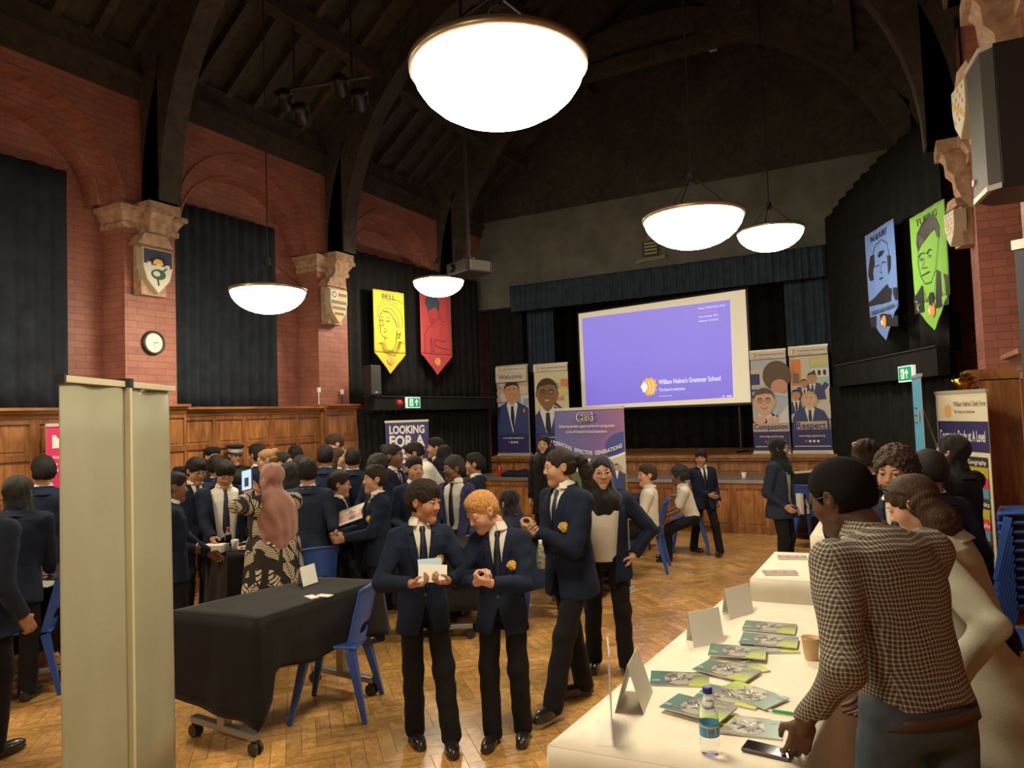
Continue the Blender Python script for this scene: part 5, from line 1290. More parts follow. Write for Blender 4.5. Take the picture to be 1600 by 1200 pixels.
    if capstyle:
        b = MB(); M4 = Matrix(Mh.tolist()).to_4x4(); T4 = Matrix.Translation(Vector(L(0, -.008, .075))) @ M4
        if capstyle == 'peaked':
            b.lathe([(.088*hs, -.02*hs), (.090*hs, .022*hs)], 24, mat('chequer_band', (.45, .45, .45), .5), T4, cap=False)
            b.lathe([(.090*hs, .022*hs), (.112*hs, .045*hs), (.105*hs, .058*hs), (.04*hs, .064*hs), (.001, .064*hs)], 24, M_blkc, T4)
            b.add([T4 @ Vector((.085*hs*math.sin(a), .080*hs*math.cos(a), -.018*hs)) for a in [R(k) for k in range(-60, 61, 15)]]+[T4 @ Vector((.095*hs*math.sin(a), .130*hs*math.cos(a)+.01, -.040*hs)) for a in [R(k) for k in range(-60, 61, 15)]], [(k, k+1, 10+k, 9+k) for k in range(8)], mat('cap_peak', (.02, .02, .02), .2))
        else:
            b.lathe([(.086*hs, -.018*hs), (.092*hs, .0), (.088*hs, .034*hs), (.06*hs, .052*hs), (.001, .055*hs)], 24, M_blkc, T4)
        b.build('cap', None, root, True)
    # ---- torso profile
    Mt = T
    def tl(P): return (P-pel) @ Mt
    def torso(prof, grow=0.0, k=1.0):
        zz = np.array([p[0]*h for p in prof]); wx = np.array([p[1]*h*w for p in prof])+grow; wy = np.array([p[2]*h*w for p in prof])+grow; cy = np.array([p[3]*h for p in prof])
        def f(P):
            q = tl(P); z = q[:, 2]; a = np.interp(z, zz, wx); b_ = np.interp(z, zz, wy); c_ = np.interp(z, zz, cy)
            r = (np.abs(q[:, 0]/a)**2.3+np.abs((q[:, 1]-c_)/b_)**2.3)**(1/2.3)
            d = (r-1)*np.minimum(a, b_)
            return smax(d, np.maximum(zz[0]-z, z-zz[-1]), .012)
        return f
    # profile (height above pelvis, half width, half depth, centre y) all x h
    if skirt == 'belly': BP = [(-.09, .100, .075, 0), (-.03, .108, .088, 0), (.06, .108, .092, .004), (.15, .110, .088, .004), (.23, .112, .074, 0), (.275, .102, .058, -.003), (.300, .060, .042, -.004)]
    else: BP = [(-.095, .098, .068, 0), (-.04, .096, .070, 0), (.05, .084, .062, .002), (.14, .094, .066, .004), (.22, .104, .066, .002), (.265, .098, .056, -.002), (.290, .062, .040, -.004), (.302, .034, .032, -.004)]
    jk = outfit in ('blazer', 'jacket', 'police')
    shirtm = shirt or M_shirt
    # trousers
    if legs:
        trm = trous or M_trou
        wide = .006 if not kid else 0.0
        tf = [ell(pel+V3(0, -.004*h, -.012*h), (.086*h*w, .066*h*w, .056*h))]
        for sd in (-1, 1):
            hp_, kn, an = lg[sd]
            tf += [cap(hp_, kn, .048*h*w, .040*h), cap(kn, an+V3(0, 0, -.015*S if not sit else 0), .040*h, .038*h)]
        tfu = U(tf[:1]+tf[1:3]+[], .03); tfb = U(tf[3:], .02)
        ph = random.random()*6
        def trf(P):
            d = smin(tfu(P), tfb(P), .022)
            for sd in (-1, 1): pass
            d = smax(d, (.030*S)-P[:, 2], .006)
            return d-fold(P, 26/S, .0028*S, ph)
        lo, hi = bb([pel+V3(0, 0, .05*h)]+[p for s_ in (-1, 1) for p in lg[s_]], .085*h*max(1, w)+.02); lo[2] = max(lo[2], .0); v, q = mesh_sdf(trf, lo, hi, vox*1.25)
        np_obj('trousers', [(v, q, 0)], [trm], root)
    if longdress:
        tf = [cap(pel+V3(0, 0, .03*h), V3(0, 0, .12*h), (.11 if outfit == 'dress' else .075)*h*w, (.15 if outfit == 'dress' else .095)*h*w)]
        def trf(P):
            d = tf[0](P)+0.0; return smax(d, .05-P[:, 2], .01)-.008*np.sin(np.arctan2(P[:, 1], P[:, 0])*9)
        lo, hi = bb([pel, V3(0, 0, 0)], .2*h*w); v, q = mesh_sdf(trf, lo, hi, vox*1.3); np_obj('dress_skirt', [(v, q, 0)], [trous or M_blkc], root)
    # shoes
    if shoes and legs:
        for sd in (-1, 1):
            hp_, kn, an = lg[sd]; ft = foot_l if sd < 0 else foot_r
            ya = (ft[3] if ft is not None and len(ft) > 3 else sd*-8); F2 = Rm(R(ya)); zc = an[2]-.075*S
            Lf = lambda p: V3(an[0], an[1], zc)+F2 @ (V3(*p)*S)
            sf = U([ell(Lf((0, .075, .032)), V3(.040, .095, .034)*S, F2), ell(Lf((0, -.010, .045)), V3(.036, .055, .048)*S, F2), cap(Lf((0, -.01, .05)), Lf((0, -.008, .10)), .036*S, .034*S)], .02)
            sole = rbox(Lf((0, .052, .010)), V3(.041, .118, .010)*S, .008*S, F2)
            def shf(P): return smin(smax(sf(P), (zc+.006)-P[:, 2], .004), smax(sole(P), sf(P)-.010, .01), .004)
            lo, hi = bb([Lf((a_, b_, c_)) for a_ in (-.05, .05) for b_ in (-.08, .18) for c_ in (0, .13)], .012); v, q = mesh_sdf(shf, lo, hi, max(.0042, vox*.9)); np_obj('shoe', [(v, q, 0)], [M_shoe], root)
    # shirt
    ph = random.random()*6; stree = None
    shf = torso(BP)
    ntop = chest_l+.006*h
    if jk or outfit == 'shirt':
        m_ = shirtm; sl = []
        if outfit == 'shirt':
            for sd in (-1, 1):
                a, m, c = arms[sd]
                if sleeves == 'short': sl.append(cap(a, a+(m-a)*.72, .043*h*w, .034*h))
                else: sl += [cap(a, m, .040*h*w, .030*h), cap(m, m+(c-m)*.92, .029*h, .021*h)]
        col = collar_sdf(ne, T, hs, hc)
        snk = cap(tor((0, 0, chest_l-.05*h)), ne-T @ V3(0, 0, .014*hs*2), .055*h, .054*hs)
        yk = [cap(tor((0, -.004*h, chest_l-.012*h)), SHO[s_]+T @ V3(0, 0, .004*h), .036*h, .030*h) for s_ in (-1, 1)]
        def sfn(P):
            d = shf(P)
            if outfit != 'shirt': d = d+.007*h
            d = smin(d, snk(P), .025)
            if outfit == 'shirt':
                for g in yk: d = smin(d, g(P), .03)
            for g in sl: d = smin(d, g(P), .03)
            if outfit == 'shirt': d = d-fold(P, 20/S, .0035*S, ph)
            q_ = tl(P); d = smax(d, -(q_[:, 2]+(.055*h if outfit == 'shirt' and not capstyle else .02*h)), .006) if outfit != 'shirt' else smax(d, -(q_[:, 2]-.002*h), .006)
            return np.minimum(d, col(P))
        lo, hi = bb([tor((0, 0, -.1*h)), hc]+[tor((sx*.12*h*w, sy*.1*h*w, zz*h)) for sx in (-1, 1) for sy in (-1, 1) for zz in (-.03, .3)]+([p for s_ in (-1, 1) for p in arms[s_]] if sl else []), .05*h); v, q = mesh_sdf(sfn, lo, hi, vox); 
        np_obj('shirt', [(v, q, 0)], [m_], root); stree = BVHTree.FromPolygons([tuple(p) for p in v], [tuple(f_) for f_ in q.tolist()]) if len(q) else None
    # outer garment
    if jk or outfit in ('dress', 'coat'):
        om = top or M_nav
        bot = -.105*h if outfit != 'coat' else -.19*h
        JP = [(bot/h, .116, .092, 0)]+[(-.03, .107, .084, 0), (.05, .095, .073, .003), (.14, .101, .075, .004), (.22, .107, .073, .002), (.258, .098, .063, -.002), (.284, .066, .050, -.004), (.300, .046, .042, -.006)]
        if outfit == 'coat': JP = [(-.20, .130, .102, 0)]+JP[1:]
        if skirt == 'belly': JP = [(p[0], p[1]*1.04, p[2]*1.12, p[3]) for p in JP]
        jf = torso(JP)
        sl = []
        for sd in (-1, 1):
            a, m, c = arms[sd]; end = m+(c-m)*(.97 if outfit != 'dress' else .85)
            sl.append((cap(a, m, .0375*h*w, .034*h), cap(m, end, .0340*h, .0265*h), end, nrm(c-m)))
        zb = (.055 if open_ is True else (.10 if open_ == 'closed' else -.2))*h       # button height
        vw = .036*h if open_ is True else (.03*h if open_ == 'closed' else .052*h)
        col = collar_ring(neck, T, h, w) 
        ph2 = random.random()*6; lap = .030*h
        yk = [cap(tor((0, -.006*h, chest_l-.006*h)), SHO[s_]+T @ V3(0, 0, .006*h), .036*h, .034*h*w) for s_ in (-1, 1)]
        def jfn(P):
            q_ = tl(P); d = jf(P)
            for g in yk: d = smin(d, g(P), .03)
            d = d-fold(P, 17/S, .004*S, ph2)
            if outfit in ('blazer', 'jacket', 'coat'):
                t = np.clip((q_[:, 2]-zb)/(ntop-zb), 0, 1); V = vw*t+(.010*h if open_ == 'wide' else 0)
                if open_ == 'wide': V = V+.02*h
                e = np.abs(q_[:, 0])-V
                front = q_[:, 1] > 0
                lw = lap*np.clip(1.15-abs(1)*np.abs(t-.72)*1.1, .35, 1)
                m = front & (e < lw) & (e > 0) & (t > 0.03) & (t < .97)
                d = d-np.where(m, .0055*S, 0)
            for (g1, g2, en, ax) in sl:
                ds = smin(g1(P), g2(P), .012); ds = smax(ds, ((P-en) @ ax), .004)-fold(P, 34/S, .0030*S, ph2+1)
                d = smin(d, ds, .022)
            if outfit in ('blazer', 'jacket', 'coat'):
                cutm = np.where(q_[:, 1] > -.005*h, -e, -1.0)
                below = (q_[:, 2] > zb) if open_ != 'wide' else (q_[:, 2] > -9)
                cutd = np.where(below, cutm, np.where(q_[:, 2] < zb-.05*h, np.where(q_[:, 1] > 0, (zb-.05*h-q_[:, 2])*(.28 if outfit != 'coat' else .06)-np.abs(q_[:, 0]), -1), -.05))
                d = smax(d, cutd, .004)
                d = np.minimum(d, smax(col(P), cutm, .003))
            return d
        lo, hi = bb([tor((sx*.14*h*w, sy*.12*h, zz*h)) for sx in (-1, 1) for sy in (-1, 1) for zz in (bot/h-.02, .32)]+[p for s_ in (-1, 1) for p in arms[s_]], .05*h)
        v, q = mesh_sdf(jfn, lo, hi, vox)
        jo = np_obj({'blazer': 'blazer', 'jacket': 'jacket', 'dress': 'dress', 'coat': 'coat', 'police': 'uniform_jacket'}[outfit], [(v, q, 0)], [om], root)
        tree = BVHTree.FromPolygons([tuple(p) for p in v], [tuple(f_) for f_ in q.tolist()])
        def onfront(u, z, off=.002):
            o_ = tor((u, .088*h*w+.012, z)); dvec = -(T @ V3(0, 1, 0)); hit = tree.ray_cast(Vector(o_), Vector(dvec))
            return None if hit[0] is None else np.array(hit[0])-dvec*off
        if outfit == 'blazer' and badge and abs((phi+180) % 360-180) < 120 and dep < 9.5:
            b = MB(); cx_, cz_ = -.058*h, .165*h; sz = .034*h*(1.25 if dep < 6 else 1.4)
            ctr = onfront(cx_, cz_, .003)
            if ctr is not None:
                for grp, mm, off in ((LION, M_badge, .004), (LIONF, mat('badge_pale', (.7, .6, .35), .6), .0055)):
                    pts = [onfront(cx_-(a_-.5)*sz*-1*-1, cz_+(c_-.5)*sz, off) for a_, c_ in grp]
                    if all(p is not None for p in pts): 
                        pm = sum(pts)/len(pts); b.add([pm]+pts, [(0, k+1, (k+1) % len(pts)+1) for k in range(len(pts))], mm)
                if b.v: b.build('badge', None, root)
        if outfit == 'blazer' and buttons and dep < 7 and abs((phi+180) % 360-180) < 100:
            for dz in (0, -.055*h):
                p_ = onfront(.0 if open_ is not 'wide' else .05*h, zb-.012*h+dz, .001)
                if p_ is not None:
                    b = MB(); M4 = Matrix(T.tolist()).to_4x4(); b.lathe([(.007, 0), (.008, .002), (.005, .003)], 12, M_btn, Matrix.Translation(Vector(p_)) @ M4 @ Matrix.Rotation(R(-90), 4, 'X')); b.build('button', None, root)
    # tie
    if tie and (jk or outfit == 'shirt') and abs((phi+180) % 360-180) < 115:
        tr2 = None
        prof = [(.296, .009), (.286, .0135), (.272, .0085), (.20, .0145), (.12, .019), (.055, .021), (.03, .017), (.015, .002)]
        zs = [p[0]*h for p in BP]
        b = MB(); vs = []; zz_ = np.linspace(.296, .015, 22); prof = [(float(z), float(np.interp(-z, [-p[0] for p in prof], [p[1] for p in prof]))) for z in zz_]
        for z, hw in prof:
            yy = np.interp(z*h, zs, [p[2]*h*w for p in BP])+np.interp(z*h, zs, [p[3]*h for p in BP])-.007*h*(outfit != 'shirt')
            yy += .004
            if stree is not None:
                o_ = tor((0, yy+.10, z*h)); hit = stree.ray_cast(Vector(o_), Vector(-(T @ V3(0, 1, 0))), .2)
                if hit[0] is not None: yy = yy+.10-hit[3]+.003
            for u, dy in ((-hw*h, 0), (0, .004*S), (hw*h, 0)): vs.append(tor((u, yy+dy, z*h)))
        b.add(vs, [(3*k+j, 3*k+j+1, 3*k+j+4, 3*k+j+3) for k in range(len(prof)-1) for j in (0, 1)], M_tie)
        o_ = b.build('tie', None, root, True); md = o_.modifiers.new('s', 'SOLIDIFY'); md.thickness = .005
    PEOPLE.append(root)
    return root, dict(hands={s_: arms[s_][2] for s_ in (-1, 1)}, head=hc, Mh=Mh, L=L, rz=rz, tor=tor, T=T, h=h)
def style_brow(m): return True
def collar_sdf(ne, T, hs, hc):
    def f(P):
        q = (P-ne) @ T; z = q[:, 2]; a = .053*hs+np.clip(-z, 0, .04)*.55; b_ = a*1.08
        r = np.sqrt((q[:, 0]/a)**2+((q[:, 1]+.004)/b_)**2); d = np.abs((r-1)*a)-.0045
        d = np.maximum(d, np.maximum(z-.008*hs-.30*np.minimum(0, q[:, 1]) , -.042*hs-z))
        gap = np.where(q[:, 1] > 0, (.006+np.clip(.02-z, 0, .1)*.42)-np.abs(q[:, 0]), -1)
        return np.maximum(d, np.where(z < .012, gap, gap))
    return f
def collar_ring(neck, T, h, w):
    def f(P):
        q = (P-neck) @ T; z = q[:, 2]; a = .044*h+np.clip(-z, 0, .04*h)*.8; 
        r = np.sqrt((q[:, 0]/a)**2+((q[:, 1]+.004*h)/a)**2); d = np.abs((r-1)*a)-.004*h
        return np.maximum(d, np.maximum(z-(.008*h-.10*(q[:, 1]))*1.0, -.035*h-z))
    return f
# ================================================================= BLUE PLASTIC CHAIRS
M_bluep = mat('royal_blue_plastic', (.025, .085, .36), .38, noise=.06, nscale=5, spec=.5)
def make_chair():
    t = thing('plastic_chair', 'x', 'chair', (0, 0, 0))
    # local: sits facing +y
    seat = rbox((0, .0, .43), (.20, .19, .012), .011)
    def sf(P):
        q = P.copy(); q[:, 2] = P[:, 2]-.16*P[:, 0]**2*0-.012*np.cos(P[:, 1]*9)+.6*P[:, 0]**2*0-.35*P[:, 0]**2
        d = seat(q); return smin(d, rbox((0, .185, .415), (.19, .012, .022), .01)(P), .02)*.9
    v, q = mesh_sdf(sf, (-.24, -.23, .36), (.24, .24, .52), .008); np_obj('seat', [(v, q, 0)], [M_bluep], t)
    bk = rbox((0, 0, .64), (.195, .011, .20), .010)
    def bf(P):
        q = P.copy(); yc = -.185-.26*(P[:, 2]-.45)+1.5*P[:, 0]**2; q[:, 1] = P[:, 1]-yc
        d = bk(q)*.9; hole = rbox((0, 0, .535), (.105, .06, .034), .03)(q); d = smax(d, -hole, .008)
        top = P[:, 2]-(.83-.35*P[:, 0]**2*2); d = smax(d, top, .015)
        rim = np.sqrt((q[:, 1]+.012)**2+(P[:, 2]-(.826-.7*P[:, 0]**2))**2)-.013; d = smin(d, np.maximum(rim, np.abs(P[:, 0])-.19), .01)
        return d
    v, q = mesh_sdf(bf, (-.23, -.36, .41), (.23, -.07, .87), .008); np_obj('backrest', [(v, q, 0)], [M_bluep], t)
    for sx in (-1, 1):
        for sy in (-1, 1):
            top = V3(sx*.175, sy*.14-.01, .425); ft = V3(sx*.235, sy*.225-(.02 if sy < 0 else -.0), .0)
            b = MB(); n = 5; 
            ax = nrm(ft-top); xx = nrm(np.cross(ax, (0, 1, 0))); yy = np.cross(ax, xx)
            vs = []; 
            for k in range(n+1):
                tt = k/n; c = top+(ft-top)*tt; wd = .050-.032*tt; dp = .030-.014*tt
                for u, v2 in ((-1, -1), (1, -1), (1, 1), (-1, 1)): vs.append(tuple(c+xx*u*wd*.75+yy*v2*dp*.9))
            fs = [(4*k+j, 4*k+(j+1) % 4, 4*k+4+(j+1) % 4, 4*k+4+j) for k in range(n) for j in range(4)]+[(3, 2, 1, 0), tuple(range(4*n, 4*n+4))]
            b.add(vs, fs, M_bluep); b.build('leg', None, t, False, None, 0, .004)
    return t
CH0 = make_chair(); _used = [False]
def chair(x, y, face, label, group='blue plastic chairs', z=0.0, sc_=1.0):
    """face: world heading (degrees) the sitter looks along"""
    o = CH0 if not _used[0] else copy_tree(CH0); _used[0] = True
    o.location = (x, y, z); o.rotation_euler.z = R(face-90); o.scale = (sc_,)*3; o['label'] = label; o['group'] = group; return o
def wdir(px0, d, phi):
    """world heading for a direction relative to the camera at picture x"""
    p = atd(px0, 600, d); return math.degrees(math.atan2(-p.y, -p.x))+phi
def pf(px, py): p = atz(px, py, 0); return p.x, p.y
CG = 'blue plastic chairs set out around the hall'
x, y = pf(526, 1108); chair(x, y, wdir(526, 4.6, -106), 'blue plastic chair with a slotted back pulled up to the near black table', CG)
p = atd(478, 700, 6.15); chair(p.x, p.y, wdir(478, 6, -165), 'blue plastic chair on the far side of the near black table, beside the patterned dress', CG)
x, y = pf(28, 1090); chair(x-.1, y+.1, wdir(28, 4.7, -100), 'blue plastic chair at the left margin by the leftmost black table', CG)
x, y = pf(850, 965); chair(x, y, wdir(850, 6.3, -165), 'blue plastic chair holding the seated girl in a black headscarf', CG)
x, y = pf(1012, 890); chair(x, y, wdir(1012, 8, -95), 'blue plastic chair of the seated short-haired boy in a white shirt', CG)
x, y = pf(1078, 862); chair(x, y, wdir(1078, 8.8, -90), 'blue plastic chair of the seated curly-haired child in a white shirt', CG)
p = atd(1270, 700, 9.4); chair(p.x, p.y, wdir(1270, 9.4, 150), 'blue plastic chair with a striped bag, behind the standing girl in a black headscarf', CG)
# stacks by the right wall: every chair is a chair
SG = 'stacked blue plastic chairs by the right wall'
for k in range(12): chair(.82, 4.32, 172, ['blue plastic chair at the bottom of the near stack by the right margin', 'blue plastic chair inside the near stack by the right margin', 'blue plastic chair on top of the near stack by the right margin'][0 if k == 0 else (2 if k == 11 else 1)], SG, z=k*.062)
for k in range(11): chair(.83, 6.05, 172, ['blue plastic chair at the bottom of the far stack beside the A Level banner', 'blue plastic chair inside the far stack beside the A Level banner', 'blue plastic chair on top of the far stack beside the A Level banner'][0 if k == 0 else (2 if k == 10 else 1)], SG, z=k*.062)
chair(.64, 5.05, 150, 'single blue plastic chair standing in front of the chair stacks, behind the woman in beige', CG)

# ================================================================= TABLES AND CLOTHS
M_bclo = cloth('black_tablecloth', (.009, .0075, .0065), .8, sheen=.06, n=.15); M_wclo = cloth('white_tablecloth', (.76, .70, .57), .8, sheen=.1, n=.04, bump=.15)
M_gclo = cloth('dark_grey_tablecloth', (.011, .010, .0095), .8, sheen=.06)
def tablecloth(corners, z, drops, m, label, group=None, seed=0, fold_amp=.025, name='tablecloth', nrow=8, flare=.04):
    """corners: four (x, y) going round; drops: per edge a list of (t, length)"""
    rng = random.Random(seed); c = [Vector((p[0], p[1], 0)) for p in corners]; cen = sum(c, Vector())/4
    area = sum(c[i].x*c[(i+1) % 4].y-c[(i+1) % 4].x*c[i].y for i in range(4))
    per = []; 
    for i in range(4):
        a, b_ = c[i], c[(i+1) % 4]; L = (b_-a).length; n = max(6, int(L/.03)); d = (b_-a).normalized(); nn = Vector((d.y, -d.x, 0)); 
        if nn.dot((a+b_)/2-cen) < 0: nn = -nn
        for k in range(n):
            t = k/n; dr = np.interp(t, [q[0] for q in drops[i]], [q[1] for q in drops[i]])
            # blend the normal near corners
            na = nn.copy(); e = .06
            if t*L < e: pv = c[(i-1) % 4]; d2 = (a-pv).normalized(); n2 = Vector((d2.y, -d2.x, 0)); n2 = -n2 if n2.dot((a+pv)/2-cen) < 0 else n2; f = .5*(1-t*L/e); na = (nn*(1-f)+n2*f).normalized()
            if (1-t)*L < e: nx = c[(i+2) % 4]; d2 = (nx-b_).normalized(); n2 = Vector((d2.y, -d2.x, 0)); n2 = -n2 if n2.dot((nx+b_)/2-cen) < 0 else n2; f = .5*(1-(1-t)*L/e); na = (nn*(1-f)+n2*f).normalized()
            per.append((a+(b_-a)*t, na, dr, i, t, L))
    N = len(per); vs = []; fs = []; s_ = 0; ph = rng.uniform(0, 6)
    for r in range(nrow+1):
        v = r/nrow; s_ = 0
        for k, (p, n_, dr, i, t, L) in enumerate(per):
            s_ += L/max(6, int(L/.03)); wv = math.sin(s_*11+ph+.8*math.sin(s_*4))+.5*math.sin(s_*23+ph*2)
            o = (flare*v+fold_amp*(wv+.6)*v**.8) if r else 0
            zz = z-dr*v if r else z
            if r == 1 and False: pass
            q = p+n_*o; vs.append((q.x, q.y, zz+(.0 if r else .0)+(.006*math.sin(s_*7+ph)*v)))
    for r in range(nrow):
        for k in range(N): fs.append((r*N+k, r*N+(k+1) % N, (r+1)*N+(k+1) % N, (r+1)*N+k))
    # top as a grid fan
    o = len(vs); ni = 6
    for j in range(1, ni+1):
        f = 1-j/ni
        if f <= 0: vs.append((cen.x, cen.y, z+.001)); break
        for k, (p, *_r) in enumerate(per): q = cen+(p-cen)*f; vs.append((q.x, q.y, z+.0016*math.sin(q.x*9+ph)*math.sin(q.y*7)))
    prev = 0
    for j in range(1, ni):
        base = o+(j-1)*N
        for k in range(N): fs.append((prev+(k+1) % N, prev+k, base+k, base+(k+1) % N))
        prev = base
    for k in range(N): fs.append((prev+(k+1) % N, prev+k, o+(ni-1)*N))
    me = bpy.data.meshes.new(name); me.from_pydata(vs, [], fs); me.materials.append(m); me.update()
    sm = [True]*len(fs); me.polygons.foreach_set('use_smooth', sm)
    ob = bpy.data.objects.new(name, me); C.objects.link(ob); 
    md = ob.modifiers.new('edge', 'EDGE_SPLIT'); md.split_angle = R(50)
    md = ob.modifiers.new('cloth', 'SOLIDIFY'); md.thickness = .002
    return tag(ob, label, 'tablecloth', group)
def folding_table(corners, z, label, kind='castor', group=None):
    """corners c0,c1 = one short end, c2,c3 = the other"""
    c = [Vector((p[0], p[1], 0)) for p in corners]; cen = sum(c, Vector())/4; e1 = (c[1]-c[0]); e2 = (c[2]-c[1]); a = math.atan2(e2.y, e2.x); Lg, Wd = e2.length, e1.length
    t = thing('table', label, 'table', (cen.x, cen.y, 0), a, group)
    b = MB(); ca_, sa_ = math.cos(-a), math.sin(-a); b.prism([(((q-cen)*.965).x*ca_-((q-cen)*.965).y*sa_, ((q-cen)*.965).x*sa_+((q-cen)*.965).y*ca_) for q in c], z-.034, z-.006, 'z', mat('table_board', (.35, .33, .3), .5)); b.build('tabletop', None, t)
    if kind == 'castor':
        for sx in (-1, 1):
            x = sx*(Lg/2-.05)
            b = MB(); b.b2((x-.028, -.03, .12), (x+.028, .03, z-.036), mat('grey_steel', (.30, .29, .28), .35, .6)); b.build('column', None, t)
            b = MB(); b.b2((x-.025, -Wd*.42, .085), (x+.025, Wd*.42, .125), mat('grey_steel', (.30, .29, .28), .35, .6)); f = b.build('foot_bar', None, t, bevel=.006)
            for sy in (-1, 1):
                b = MB(); M4 = Matrix.Translation((x, sy*Wd*.39, .038)) @ Matrix.Rotation(R(90), 4, 'Y')
                for q in (-.017, .017): b.lathe([(.037, q-.009), (.037, q+.009)], 16, M_blk, M4)
                b.b2((x-.014, sy*Wd*.39-.02, .045), (x+.014, sy*Wd*.39+.02, .086), M_blk); b.build('castor', None, f)
    else:
        for sx in (-1, 1):
            for sy in (-1, 1):
                b = MB(); b.tube([(sx*(Lg/2-.18), sy*(Wd/2-.08), .0), (sx*(Lg/2-.2), sy*(Wd/2-.1), z-.034)], .014, 8, mat('grey_steel', (.30, .29, .28), .35, .6)); b.build('leg', None, t)
    return t
def z2(px, py, z=.75): p = atz(px, py, z); return (p.x, p.y)
# near black table
A_, B_, C_, D_ = z2(262, 956), z2(401, 970), z2(597, 907), z2(497, 902)
tc = [A_, B_, C_, D_]
folding_table(tc, .75, 'flip-top table on castors under the near black cloth', 'castor')
tablecloth(tc, .752, [[(0, .48), (.9, .55), (1, .60)], [(0, .60), (.05, .50), (.09, .30), (.35, .34), (.55, .30), (.9, .33), (1, .38)], [(0, .38), (1, .35)], [(0, .35), (.95, .5), (1, .56)]], M_bclo, 'black cloth over the near table with the folded white card on it', 'black tablecloths', 3, .012)
# black table with plates, behind the pink headscarf
e1, e2 = z2(357, 866), z2(285, 862); e3, e4 = z2(508, 838), z2(440, 832)
e1 = Vector(z2(357, 866)); dX = Vector((1.55, .35)).normalized()
dirv = (Vector(z2(500, 846))-e1).normalized(); nv = Vector((-dirv.y, dirv.x)); 
fc = [tuple(e1+nv*.70), tuple(e1), tuple(e1+dirv*1.35), tuple(e1+dirv*1.35+nv*.70)]
folding_table(fc, .75, 'table under the black cloth that holds the paper plates', 'legs')
tablecloth(fc, .752, [[(0, .6), (.4, .66), (1, .52)], [(0, .52), (.2, .38), (1, .36)], [(0, .5), (1, .5)], [(0, .6), (1, .6)]], M_gclo, 'dark cloth over the table with paper plates and a water bottle', 'black tablecloths', 5, .03)
# black table at the left margin
g1 = Vector(z2(99, 914)); dl = Vector((-.95, -.30)).normalized(); nl = Vector((.30, -.95)).normalized()
gc = [tuple(g1), tuple(g1+nl*.62), tuple(g1+nl*.62+dl*1.2), tuple(g1+dl*1.2)]
g1 = Vector(z2(112, 905)); g2 = Vector(z2(97, 918)); 
gd = Vector((-.5, -1.0)).normalized(); gn = Vector((-1, .5)).normalized()
gc = [tuple(g1), tuple(g1+gd*.6), tuple(g1+gd*.6+gn*1.25), tuple(g1+gn*1.25)]
folding_table(gc, .75, 'flip-top table on castors under the black cloth at the left margin', 'castor')
tablecloth(gc, .752, [[(0, .5), (1, .45)], [(0, .45), (1, .5)], [(0, .5), (1, .5)], [(0, .5), (1, .5)]], M_bclo, 'black cloth over the table at the left margin behind the banner backs', 'black tablecloths', 8, .02)
# black table in the middle, between the two front boys and the group
h1 = Vector(z2(742, 862)); hd = Vector((-1, .10)).normalized(); hn = Vector((.10, 1)).normalized()
h1 = Vector(z2(745, 858)); dd = Vector((-.88, -.47)); nn_ = Vector((-.47, .88))
hc_ = [tuple(h1), tuple(h1+dd*.7), tuple(h1+dd*.7+nn_*1.3), tuple(h1+nn_*1.3)]
folding_table(hc_, .75, 'flip-top table on castors under the middle dark cloth behind the two front boys', 'castor')
tablecloth(hc_, .752, [[(0, .5), (1, .48)], [(0, .48), (1, .4)], [(0, .4), (1, .4)], [(0, .4), (1, .5)]], M_gclo, 'dark grey cloth over the middle table seen between the two front boys', 'black tablecloths', 9, .025)
# small dark table with a white sheet right of the seated headscarf girl
p = atd(835, 700, 7.0); k1 = Vector((p.x, p.y)); kc = [tuple(k1), tuple(k1+Vector((.55, .1))), tuple(k1+Vector((.45, .75))), tuple(k1+Vector((-.1, .65)))]
folding_table(kc, .75, 'small table under the black cloth left of the tall ponytailed girl', 'legs')
tablecloth(kc, .752, [[(0, .55), (1, .55)]]*4, M_bclo, 'black cloth over the small table left of the tall ponytailed girl', 'black tablecloths', 12, .02)
# table by the seated white-shirt children
p = atd(1003, 700, 9.2); k1 = Vector((p.x-.75, p.y)); kc2 = [tuple(k1), tuple(k1+Vector((.75, .05))), tuple(k1+Vector((.7, .7))), tuple(k1+Vector((-.05, .65)))]
folding_table(kc2, .72, 'low table under a black cloth beside the seated white-shirt children', 'legs')
tablecloth(kc2, .722, [[(0, .5), (1, .5)]]*4, M_bclo, 'black cloth over the table beside the seated white-shirt children', 'black tablecloths', 14, .02)
# long white tables on the right
w1, w2 = Vector(z2(856, 1166)), Vector(z2(1130, 937)); ex = Vector((.76, .04))
wc = [tuple(w1), tuple(w1+ex), tuple(w2+ex), tuple(w2)]
folding_table(wc, .75, 'folding table under the nearest white cloth', 'legs')
tablecloth(wc, .752, [[(0, .68), (1, .68)]]*4, M_wclo, 'white cloth over the nearest table, spread with green brochures', 'white tablecloths', 21, .012, flare=.02)
w3, w4 = Vector(z2(1172, 905)), Vector(z2(1206, 868)); ex = Vector((.85, .05)); 
w4 = w3+(w4-w3).normalized()*.95
wc2 = [tuple(w3), tuple(w3+ex), tuple(w4+ex), tuple(w4)]
folding_table(wc2, .75, 'folding table under the second white cloth', 'legs')
tablecloth(wc2, .752, [[(0, .66), (1, .66)]]*4, M_wclo, 'white cloth over the second table with two small leaflets', 'white tablecloths', 22, .012, flare=.02)
w5 = Vector(z2(1266, 838)); w6 = Vector(z2(1290, 800)); ex = Vector((.55, .03)); wc3 = [tuple(w5), tuple(w5+ex), tuple(w6+ex), tuple(w6)]
folding_table(wc3, .75, 'folding table under the farthest white cloth', 'legs')
